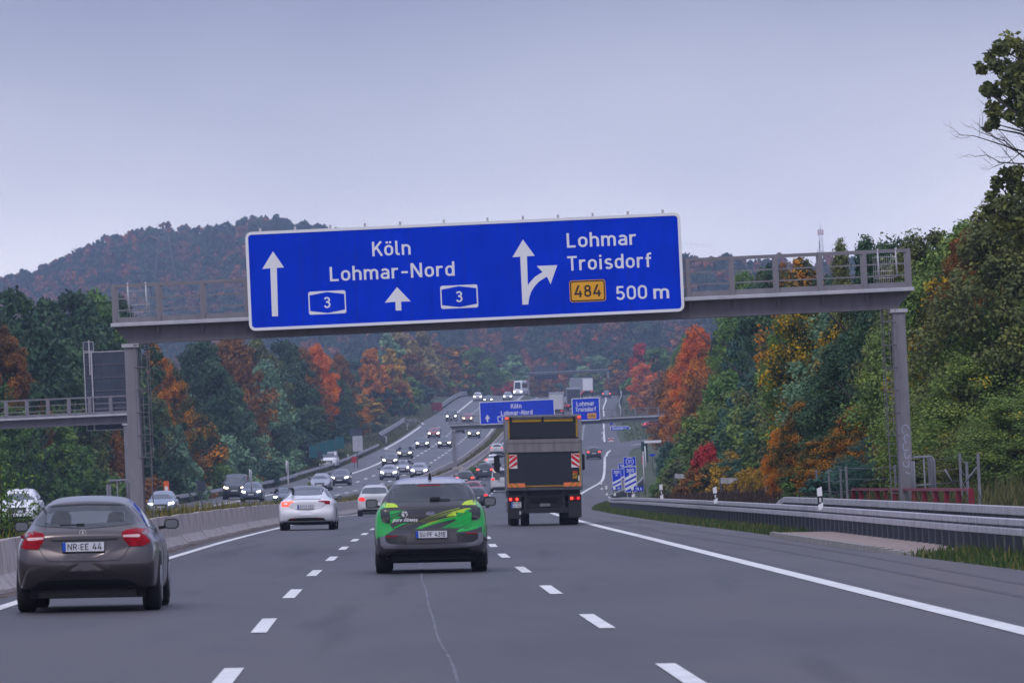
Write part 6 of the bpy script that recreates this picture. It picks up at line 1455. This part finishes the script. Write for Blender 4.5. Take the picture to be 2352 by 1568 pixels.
mC.dec('boot_lip_shadow', 'r', WP([(560,615),(780,608),(1000,613),(1000,622),(780,618),(560,624)]), 'graph', .004, depth=.004)
mC.dec('diffuser', 'r', WP([(455,1002),(470,950),(520,905),(600,898),(780,895),(960,898),(1040,905),(1080,955),(1098,1008),(780,1012)]), 'trim', .010)
mC.dec('reflector', 'r', WP([(520,908),(620,902),(600,918),(525,925)]), 'redsoft', .014, depth=.004); mC.dec('reflector', 'r', WP([(920,900),(1010,903),(1005,918),(940,916)]), 'redsoft', .014, depth=.004)
gapc = ribbon(WP([(500,716),(560,745),(640,775),(780,782),(900,775),(1010,742),(1065,700)]), .010); mC.dec('panel_gap', 'r', [tuple(a) for a, b in gapc]+[tuple(b) for a, b in reversed(gapc)], 'graph', .003, depth=.004, step=.06)
mC.dec('glass_roof', 't', [(-.5, 1.3), (-.5, 2.9), (.5, 2.9), (.5, 1.3)], 'glass', .006)
mC.plate('r', wz(733), .52, .13, 'AV·LX 222', wx(765))
for sx in ('R', 'L'): mC.dec('side_window', sx, [(.85, 1.04), (1.4, 1.26), (2.1, 1.36), (2.7, 1.30), (3.35, 1.02), (2.0, 1.0)], 'glass', .008)
mC.wheels(.335, .24, .95, 3.83, .79); mC.mirrors(3.0, 1.02, .17, .12)
mC.dec('headlight', 'f', [(.45, .68), (.82, .74), (.8, .64), (.5, .6)], 'hloff', .01, mirror=True)

# --- white people carrier / tall hatch
bx_ = lambda x: (x-365)/240; bz_ = lambda y: (672-y)/240
BP = lambda pts: [(bx_(a), bz_(b)) for a, b in pts]
mD = Model(4.36, 1.80, 1.60, [(0, 1.05), (.06, 1.1), (.14, 1.13), (.45, 1.42), (.55, 1.5), (1.0, 1.57), (1.8, 1.60), (2.5, 1.55), (3.1, 1.3), (3.5, 1.08), (4.1, .95), (4.36, .7)], .98, .57, 2, zb=.24, prof=[(.2, .06), (.4, -.03), (.55, -.05), (.62, .0), (.8, .02), (1.0, 0)])
mD.dec('rear_window', 'r', BP([(222,345),(250,325),(365,320),(480,325),(508,345),(515,395),(365,402),(205,395)]), 'glass2', .01)
mD.dec('tail_light', 'r', BP([(168,445),(225,440),(258,470),(230,490),(175,485)]), 'brake_soft', .014); mD.dec('tail_light', 'r', [(-a, b) for a, b in BP([(168,445),(225,440),(258,470),(230,490),(175,485)])], 'lamp', .014)
mD.dec('bumper_lower', 'r', BP([(215,590),(515,590),(530,650),(200,650)]), 'trim', .01); mD.plate('r', bz_(480), .52, .12, 'K·MS 48')
mD.wheels(.32, .21, .75, 3.45); mD.mirrors(2.9, 1.08, .18, .13, 'trim')
for sx in ('R', 'L'): mD.dec('side_window', sx, [(.6, 1.12), (.75, 1.4), (1.8, 1.46), (2.6, 1.42), (3.2, 1.1)], 'glass', .008)
mD.mesh('roof_rail', MB().tube([(-.55, .8, 1.57), (-.57, 1.6, 1.62), (-.55, 2.6, 1.56)], .015, 5), 'trim'); mD.mesh('roof_rail', MB().tube([(.55, .8, 1.57), (.57, 1.6, 1.62), (.55, 2.6, 1.56)], .015, 5), 'trim')

# --- plain types for the traffic further away
def generic(L, Wd, H, top, belt, wr, kind):
    m = Model(L, Wd, H, top, belt, wr, 2, zb=.25); hw = Wd/2
    wb = belt+.07; wt = H-.12 if kind != 'sedan' else H-.07
    m.dec('windscreen', 'f', [(-wr*1.15, wb), (wr*1.15, wb), (wr*.98, wt), (-wr*.98, wt)], 'glass2', .01, step=.15)
    m.dec('rear_window', 'r', [(-wr*1.1, wb+.03), (wr*1.1, wb+.03), (wr*.98, wt), (-wr*.98, wt)], 'glass', .01, step=.15)
    for sx in ('R', 'L'): m.dec('side_window', sx, [(.6, wb), (.8, wt-.03), (L*.6, wt-.03), (L*.74, wb)], 'glass', .01, step=.3)
    zl = belt-.24
    m.dec('headlight', 'f', [(hw*.50, zl-.05), (hw*.86, zl), (hw*.84, zl+.11), (hw*.52, zl+.06)], 'hl', .012, mirror=True)
    m.dec('grille', 'f', [(-hw*.45, zl-.02), (hw*.45, zl-.02), (hw*.40, zl-.28), (-hw*.40, zl-.28)], 'trim', .01); m.dec('lower_grille', 'f', [(-hw*.7, .42), (hw*.7, .42), (hw*.66, .29), (-hw*.66, .29)], 'trim', .01)
    m.plate('f', zl-.2, .5, .11); m.plate('r', belt-.22, .5, .11)
    m.dec('tail_light', 'r', [(hw*.60, belt-.14), (hw*.90, belt-.12), (hw*.88, belt+.02), (hw*.62, belt+.02)], 'brake_soft', .012, mirror=True)
    m.dec('rear_valance', 'r', [(-hw*.75, .30), (hw*.75, .30), (hw*.78, .44), (-hw*.78, .44)], 'trim', .01)
    m.wheels(.34 if kind != 'suv' else .37, .23, .8, L-.86); m.mirrors(L*.66, belt+.12, .19, .14); return m
GT = {'hatch': (4.25, 1.80, 1.46, [(0, .95), (.1, 1.04), (.42, 1.33), (.6, 1.40), (1.5, 1.46), (2.2, 1.43), (2.7, 1.3), (3.25, 1.0), (3.9, .86), (4.25, .64)], .93, .54),
      'sedan': (4.7, 1.83, 1.44, [(0, .92), (.1, 1.0), (.6, 1.04), (.75, 1.06), (1.4, 1.38), (2.0, 1.44), (2.6, 1.38), (3.4, 1.0), (4.3, .83), (4.7, .62)], .92, .53),
      'estate': (4.7, 1.83, 1.48, [(0, .98), (.1, 1.06), (.35, 1.36), (.5, 1.43), (1.5, 1.48), (2.5, 1.44), (3.0, 1.3), (3.5, 1.0), (4.3, .84), (4.7, .62)], .94, .55),
      'suv': (4.55, 1.88, 1.68, [(0, 1.08), (.1, 1.2), (.4, 1.54), (.55, 1.61), (1.5, 1.68), (2.4, 1.64), (2.9, 1.48), (3.35, 1.18), (4.1, 1.04), (4.5, .85), (4.55, .75)], 1.08, .60),
      'van': (4.9, 1.92, 1.92, [(0, 1.2), (.06, 1.6), (.14, 1.86), (1.5, 1.92), (3.2, 1.9), (3.7, 1.68), (4.25, 1.22), (4.7, 1.05), (4.9, .8)], 1.12, .76)}
GM = {k: generic(*v, k) for k, v in GT.items()}

# --- box truck seen from behind
def truck():
    loc = None; t0 = lambda x, y: ((x-672)/340, (1418-y)/340); TP = lambda pts: [t0(a, b) for a, b in pts]
    m = Model.__new__(Model); m.parts = []; m.L = 8; m.W = 2.5
    M = m.mesh
    M('box_body', MB().box((0, 3.6, (1.12+3.5)/2), (2.46, 7.0, 2.38)), 'tbox')
    M('rear_frame', ring([(-1.24, 1.15), (1.24, 1.15), (1.24, 3.54), (-1.24, 3.54)], [(-1.12, 1.3), (1.12, 1.3), (1.12, 3.44), (-1.12, 3.44)], .02, .14), 'tframe')
    M('roof_cap', MB().box((0, .2, 3.54), (2.46, .5, .07)), 'tframe')
    M('tail_door', MB().box((0, .06, 3.15), (2.16, .06, .64)), 'tdark')
    for (a, b, c, d) in ((286, 258, 303, 462), (1032, 250, 1050, 452)): x0, z1 = t0(a, b); x1, z0 = t0(c, d); M('amber_strip', MB().box(((x0+x1)/2, .018, (z0+z1)/2), (x1-x0, .012, z1-z0)), 'amber')
    for (a, c) in ((330, 655), (680, 1003)): x0, z1 = t0(a, 255); x1, z0 = t0(c, 280); M('amber_strip', MB().box(((x0+x1)/2, .018, (z0+z1)/2), (x1-x0, .012, z1-z0)), 'amber')
    for a in (318, 668, 1012): x, z = t0(a, 240); M('door_hinge', MB().box((x, .0, z-.02), (.07, .05, .14)), 'trim')
    for sx in (-1, 1): M('marker_lamp', MB().box((sx*1.17, -.02, 3.50), (.09, .05, .09)), 'brake'); 
    x0, z1 = t0(262, 470); x1, z0 = t0(1086, 612)
    M('lift_platform_edge', MB().prism([(-1.215, z0), (1.215, z0), (1.215, z1), (-1.215, z1)], -.16, .0), 'alu'); M('platform_seam', MB().box((0, -.163, z1-.13), (2.43, .008, .012)), 'tdark')
    x0, z1 = t0(270, 612); x1, z0 = t0(1088, 992)
    M('lift_platform', MB().prism([(-1.19, z0), (1.19, z0), (1.19, z1), (-1.19, z1)], -.12, .0), 'tdark')
    for sx in (-1, 1): M('amber_strip', MB().box((sx*1.165, -.126, (z0+z1)/2), (.05, .012, z1-z0)), 'amber'); M('platform_edge_strip', MB().box((sx*1.205, -.1, (z0+z1)/2), (.03, .06, z1-z0)), 'tframe')
    M('amber_strip', MB().box((0, -.127, z0+.02), (1.35, .012, .04)), 'amber')
    for sx in (-1, 1): M('orange_flag', MB().box((sx*.90, -.130, z0+.055), (.55, .014, .13)), 'orange'); M('orange_flag_band', MB().prism([(sx*.80, z0), (sx*.88, z0), (sx*.98, z0+.12), (sx*.90, z0+.12)], -.140, -.137), 'amber'); M('orange_flag_band', MB().prism([(sx*1.0, z0), (sx*1.08, z0), (sx*1.14, z0+.12), (sx*1.08, z0+.12)], -.140, -.137), 'amber')
    for (a, sg) in ((335, 1), (1018, -1)):
        cx, cz = t0(a, 712); w, h = .26, .45; M('warning_board', MB().box((cx, -.13, cz), (w, .02, h)), 'wprint')
        for k in (-.44, -.03, .38):
            pts = []
            for (u, v) in ((-1, 0), (1, 1), (1, 1.62), (-1, .62)):
                zz = cz+h*(k-.5+.5)+(v-.5)*h*.42; pts.append((cx+sg*u*w/2*.96, min(max(zz, cz-h/2+.004), cz+h/2-.004)))
            if max(p[1] for p in pts)-min(p[1] for p in pts) > .03: M('warning_stripe', MB().prism(pts, -.146, -.141), 'sred')
    cx, cz = t0(1012, 870); M('sticker', MB().box((cx, -.126, cz), (.15, .01, .24)), 'amber'); M('sticker_band', MB().box((cx, -.133, cz+.09), (.15, .006, .05)), 'sred'); M('sticker_mark', MB().prism([(cx-.06, cz-.04), (cx-.04, cz-.06), (cx+.06, cz+.03), (cx+.04, cz+.05)], -.135, -.132), 'trim')
    cx, cz = t0(1055, 908); M('sticker_white', MB().box((cx, -.126, cz), (.045, .01, .17)), 'wprint')
    # chassis
    M('chassis', MB().box((0, 3.4, .85), (.9, 6.6, .3)).box((0, .5, 1.05), (2.3, .8, .14)), 'under')
    M('under_run_bar', MB().box((0, .1, .48), (2.3, .12, .16)).box((-.62, .15, .75), (.09, .12, .7)).box((.62, .15, .75), (.09, .12, .7)), 'tdark2')
    M('lift_gear', MB().box((0, .25, .70), (1.15, .3, .42)).box((0, .12, .93), (1.3, .06, .08)), 'under'); M('coupling', MB().prism(rrect(.34, .1, .04, 4, .01, .66), .04, .08), 'tgrey')
    for sx in (-1, 1):
        M('lamp_holder', MB().box((sx*.98, .1, .62), (.42, .2, .75)), 'tdark2')
        M('tail_light', MB().box((sx*.99, -.02, .86), (.34, .05, .12)), 'lamp'); 
        for dx in (-.11, .10): M('tail_light_bulb', MB().prism([(sx*.99+dx+.045*math.cos(2*PI*i/10), .86+.05*math.sin(2*PI*i/10)) for i in range(10)], -.05, -.04), 'brake' if dx*sx < 0 or dx < 0 else 'brake_soft')
        for dx, w in ((.98-.0, .30), (.63, .28)) if sx < 0 else ((.80, .62),):
            for yy in (1.5,): M('wheel', MB().tube([(sx*dx-w/2, yy, .47), (sx*dx-w/2+.04, yy, .47), (sx*dx+w/2-.04, yy, .47), (sx*dx+w/2, yy, .47)], [.43, .47, .47, .43], 28), 'tyre')
        M('mudguard', MB().box((sx*.86, .9, .5), (.6, .03, .55)), 'under'); M('wheel', MB().tube([(sx*1.0-.15, 5.9, .47), (sx*1.0+.15, 5.9, .47)], .47, 24), 'tyre')
    M('number_plate', MB().box((-.92, -.02, .68), (.32, .02, .19)), 'plate'); M('plate_band', MB().box((-1.055, -.032, .68), (.045, .006, .18)), 'eu')
    M('plate_lettering', letters('DU·MD', -1.02, .70, .065, -.031, .24, 0, .14, .002), 'trim'); M('plate_lettering', letters('SG 150', -1.02, .60, .065, -.031, .24, 0, .14, .002), 'trim')
    M('small_plate', MB().box((-.80, -.0, .42), (.06, .02, .1)), 'wprint'); M('small_plate_lettering', letters('B', -.82, .39, .06, -.012, .035), 'trim')
    M('cab', MB().prism([(-1.2, .9), (1.2, .9), (1.2, 2.7), (1.05, 2.85), (-1.05, 2.85), (-1.2, 2.7)], 7.2, 9.0), 'tgrey'); M('cab_window', MB().box((0, 9.01, 2.2), (2.1, .02, .9)), 'glass')
    M('wing_mirror', MB().prism(rrect(.20, .55, .05, 4, -1.47, 2.05), 8.3, 8.45), 'trim'); M('wing_mirror', MB().prism(rrect(.18, .25, .05, 4, -1.46, 1.62), 8.3, 8.45), 'tgrey'); M('mirror_arm', MB().box((-1.32, 8.4, 2.3), (.3, .04, .04)).box((-1.32, 8.4, 1.75), (.3, .04, .04)), 'trim')
    M('wing_mirror', MB().prism(rrect(.20, .55, .05, 4, 1.40, 2.05), 8.3, 8.45), 'trim')
    M('side_guard', MB().box((-1.2, 3.5, .6), (.04, 3.4, .35)).box((1.2, 3.5, .6), (.04, 3.4, .35)), 'tgrey'); M('side_rail', MB().box((-1.235, 3.6, 2.6), (.02, 6.9, .5)), 'tgrey')
    return m
V.update({'tbox': mat('truck_box_grey', (.085, .085, .085), .5, noise=.1, scale=.6, grime=.3), 'tframe': mat('truck_frame', (.25, .25, .28), .4, metal=.3, grime=.2), 'tdark': mat('truck_dark_panel', (.014, .017, .026), .55, noise=.15, scale=1, grime=.2), 'tdark2': mat('truck_black', (.014, .015, .02), .6), 'amber': mat('amber_tape', (.36, .21, .008), .4, noise=.15, scale=6), 'alu': mat('worn_aluminium', (.24, .22, .225), .45, metal=.35, noise=.12, scale=1.5, grime=.35), 'orange': mat('orange_flag', (.85, .20, .07), .6, noise=.08), 'sred': mat('signal_red', (.62, .015, .03), .4), 'tgrey': mat('truck_grey', (.17, .17, .19), .5, noise=.1)})
mT = truck()
def lorry(w=2.5, h=3.8, L=9, front=False):
    m = Model.__new__(Model); m.parts = []; M = m.mesh
    M('cargo_box', MB().box((0, L/2-.5, (1.1+h)/2), (w, L-1, h-1.1)), 'PAINT'); M('roof_cap', MB().box((0, L/2-.5, h+.03), (w-.1, L-1.1, .06)), 'silver')
    M('chassis', MB().box((0, L/2, .75), (w*.8, L*.9, .5)), 'under'); M('cab', MB().prism([(-w/2+.05, .7), (w/2-.05, .7), (w/2-.1, 2.9), (-w/2+.1, 2.9)], L-.4, L+1.6), 'PAINT')
    M('door_frame', ring([(-w/2, 1.1), (w/2, 1.1), (w/2, h), (-w/2, h)], [(-w/2+.12, 1.2), (w/2-.12, 1.2), (w/2-.12, h-.14), (-w/2+.12, h-.14)], -.03, .0), 'silver')
    M('windscreen', MB().box((0, L+1.62, 2.2), (w*.86, .03, .95)), 'glass'); M('under_run_bar', MB().box((0, -.3, .55), (w*.9, .1, .15)), 'trim')
    for sx in (-1, 1):
        M('tail_light', MB().box((sx*w*.36, -.5, .9), (.35, .06, .14)), 'brake_soft'); M('headlight', MB().box((sx*w*.36, L+1.63, .95), (.35, .05, .2)), 'hl')
        for yy in (1.2, 2.4, L+.4): M('wheel', MB().tube([(sx*(w/2-.3), yy, .5), (sx*(w/2-.02), yy, .5)], .5, 16), 'tyre')
    return m
def coach():
    m = Model(11.5, 2.52, 3.6, [(0, 3.2), (.15, 3.5), (.5, 3.6), (10.6, 3.6), (11.1, 3.4), (11.35, 2.4), (11.5, 1.4)], 1.4, 1.12, 2, zb=.35, taper=.95); 
    m.dec('windscreen', 'f', [(-1.05, 1.65), (1.05, 1.65), (1.0, 3.3), (-1.0, 3.3)], 'glass', .02, step=.4)
    for sx in ('R', 'L'): m.dec('side_window', sx, [(.6, 1.9), (.6, 2.95), (10.6, 2.95), (10.9, 1.9)], 'glass', .02, step=1)
    m.dec('headlight', 'f', [(.65, .85), (1.0, .85), (1.0, 1.05), (.65, 1.05)], 'hl', .02, mirror=True); m.wheels(.5, .3, 2.4, 8.9); return m
mL = lorry(); mCo = coach()

# ------------------------------------------------------------------ traffic
def onroad(x, y): return road(x, y)+.004
def heading(xf, y): return -math.atan2(xf(y+4)-xf(y-4), 8)
def slope(y): return math.atan2(E(y+4)-E(y-4), 8)
def away(model, px, d, label, paint_, lane=None, name='car', x=None, **k):
    """car driving away; px = centre column of its rear seen in the photo"""
    if x is None:
        x = 0
        for _ in range(6): x = P(px, proj((x, d, road(x, d)))[1], d).x
    k.setdefault('scale', 1.0 if d < 480 else 1.12 if d < 1100 else 1.2)
    return spawn(model, name, (x, d, onroad(x, d)), heading(XL, d), label, paint_, pitch=slope(d), **k)
away(mA, 200, 71.0, 'brown-grey hatchback in the left lane, nearest car, plate NR EE 44', 'grey', name='hatchback')
away(mB, 991, 94.7, 'bright green and charcoal wrapped crossover with silver roof in the middle lane', 'green', name='crossover', over={'wing_mirror': 'trim'})
away(mC, 706, 184, 'white fastback sedan in the left lane with its left lamp glowing red', 'white', name='sedan')
away(mD, 861, 288, 'white tall hatchback partly hidden behind the left mirror of the green crossover', 'offwhite', name='hatchback')
away(mT, 1252, 184, 'dark box truck with raised tail lift and red-white warning boards in the right lane', 'grey', cat='truck', name='box_truck')
BR = {'tail_light': 'brake'}
away(GM['hatch'], 1094, 392, 'dark hatchback just right of the green crossover', 'dark', over={'tail_light': 'brake_soft'}, name='hatchback')
away(GM['hatch'], 1086, 470, 'red hatchback in front of the dark one right of the green crossover', 'red', name='hatchback')
away(GM['estate'], 1068, 560, 'black estate car showing over the right roof corner of the green crossover', 'black', over=BR, name='estate_car')
away(GM['suv'], 1114, 640, 'dark grey sports utility car with three brake lights glowing, left of the truck', 'dark', over=BR, name='suv')
away(GM['sedan'], 1131, 735, 'white car ahead of the braking sports utility car, left of the truck', 'white', over=BR, name='sedan')
away(GM['van'], 1153, 515, 'silver white van half hidden behind the left side of the truck', 'offwhite', name='van')
away(GM['hatch'], 1141, 820, 'small white car far ahead in the queue left of the truck mirror', 'offwhite', name='hatchback')
away(GM['hatch'], 1364, 775, 'black car braking on the exit lane right of the truck', 'black', over=BR, name='hatchback')
away(mL, 1278, 1130, 'white box lorry between the two signs of the second gantry', 'offwhite', cat='truck', name='lorry')
away(GM['hatch'], 1296, 1190, 'dark red car beside the white box lorry on the hill', 'red', over=BR, name='hatchback')
away(mL, 1324, 1330, 'grey white lorry on the crest above the Lohmar Troisdorf sign, left of two', 'silver', cat='truck', name='lorry')
away(mL, 1349, 1420, 'white lorry on the crest above the Lohmar Troisdorf sign, right of two', 'white', cat='truck', name='lorry')
away(mL, 1318, 1180, 'dark sided lorry hidden behind the Lohmar Troisdorf sign', 'dark', cat='truck', name='lorry')
away(GM['sedan'], 1393, 1320, 'dark blue car with red lights on the crest, rightmost on the main road', 'bluegrey', over=BR, name='sedan')
t = spawn(GM['hatch'], 'hatchback', (P(1478, 970, 1000).x, 1000, T(P(1478, 970, 1000).x, 1000)), R_(-70), 'red car on the exit slope seen under the second gantry arm', 'red', over=BR)
# oncoming
def onc(model, px, py, w_px, label, paint_, d=None, turn=0, shift=0, over=None, name='car', cat='car', lights='hl', rise=0, **k):
    """px centre, py bottom (used to find the distance when d is not given)"""
    if d is None:
        h = hit(px, py, .5); d = h.y
    x = 0
    for _ in range(6): x = P(px, proj((x, d, opp(x, d)))[1], d).x
    ov = {'headlight': lights}; ov.update(over or {}); sc = 1.0 if d < 480 else 1.16; k.setdefault('scale', sc)
    return spawn(model, name, (x+shift, d+model.L*sc, opp(x, d+model.L*sc)+rise), PI+heading(XO, d)+turn, label, paint_, cat=cat, over=ov, pitch=-slope(d), **k)
mL.L = 10.5; 
O = [
 ('suv', 38, 0, 255, 'white', 'white sports utility car half hidden by the bush at the far left edge', 'hloff'),
 ('suv', 369, 0, 356, 'paleblue', 'pale blue silver oncoming car beside the orange emergency telephone', 'hl'),
 ('van', 541, 0, 500, 'dark', 'tall dark oncoming van, left of the pair behind the barrier', 'hlw'),
 ('suv', 578, 0, 478, 'bluegrey', 'dark blue-grey oncoming car with bright lamps, right of the pair behind the barrier', 'hl'),
 ('sedan', 652, 0, 440, 'bluegrey', 'grey oncoming car mostly hidden behind the left side of the white sedan', 'hl'),
 ('van', 757, 0, 720, 'white', 'white oncoming van above the right roof corner of the white sedan', 'hloff'),
 ('estate', 737, 0, 560, 'silver', 'grey oncoming estate behind the roof of the white sedan', 'hloff'),
 ('estate', 783, 0, 600, 'dark', 'dark oncoming estate with bright lamps right of the white sedan', 'hl'),
 ('hatch', 895, 1102, 0, 'silver', 'silver oncoming car leading in the leftmost lane above the green crossover', 'hl'),
 ('sedan', 927, 1089, 0, 'silver', 'pale silver oncoming car just behind the leading one', 'hl'),
 ('hatch', 965, 1097, 0, 'silver', 'silver oncoming car alone in the middle lane above the green crossover', 'hl'),
 ('hatch', 897, 1071, 0, 'dark', 'dark oncoming car with greenish lamps behind the silver ones', 'hl'),
 ('sedan', 931, 1053, 0, 'dark', 'dark oncoming car with one orange lamp by the end of the merging lane', 'hlw'),
 ('hatch', 971, 1030, 0, 'dark', 'dark oncoming car left of the second gantry\'s left column', 'hl'),
 ('hatch', 1022, 1029, 0, 'black', 'black oncoming car touching the left side of the second gantry\'s left column', 'hl'),
 ('hatch', 997, 1006, 0, 'red', 'bright red oncoming car on the hill', 'hl'),
 ('suv', 1053, 995, 0, 'black', 'black oncoming car right under the second gantry beam', 'hl'),
 ('hatch', 1089, 1006, 0, 'dark', 'dark oncoming car with warm lamps right of the second gantry\'s left column', 'hlw'),
 ('van', 1038, 968, 0, 'dark', 'dark oncoming van above the left end of the second gantry beam', 'hl'),
 ('hatch', 1075, 970, 0, 'red', 'dark red oncoming car above the second gantry beam', 'hlw'),
 ('suv', 1098, 921, 0, 'offwhite', 'white oncoming car with warm lamps on the crest, leftmost there', 'hlw'),
 ('hatch', 1122, 926, 0, 'bluegrey', 'grey oncoming car beside the white one on the crest', 'hl'),
 ('suv', 1167, 920, 0, 'silver', 'silver oncoming car on the crest left of the coach', 'hl')]
for (kd, px, py, d, col, lab, lt) in O:
    onc(GM[kd], px, py, 0, lab, col, d=d or None, lights=lt, name={'hatch': 'hatchback', 'sedan': 'sedan', 'suv': 'suv', 'van': 'van', 'estate': 'estate_car'}[kd])
onc(mCo, 1191, 915, 0, 'white coach with lit lamps coming over the crest', 'white', d=1385, name='coach', cat='bus', scale=1.0, turn=-.11, shift=1.25)
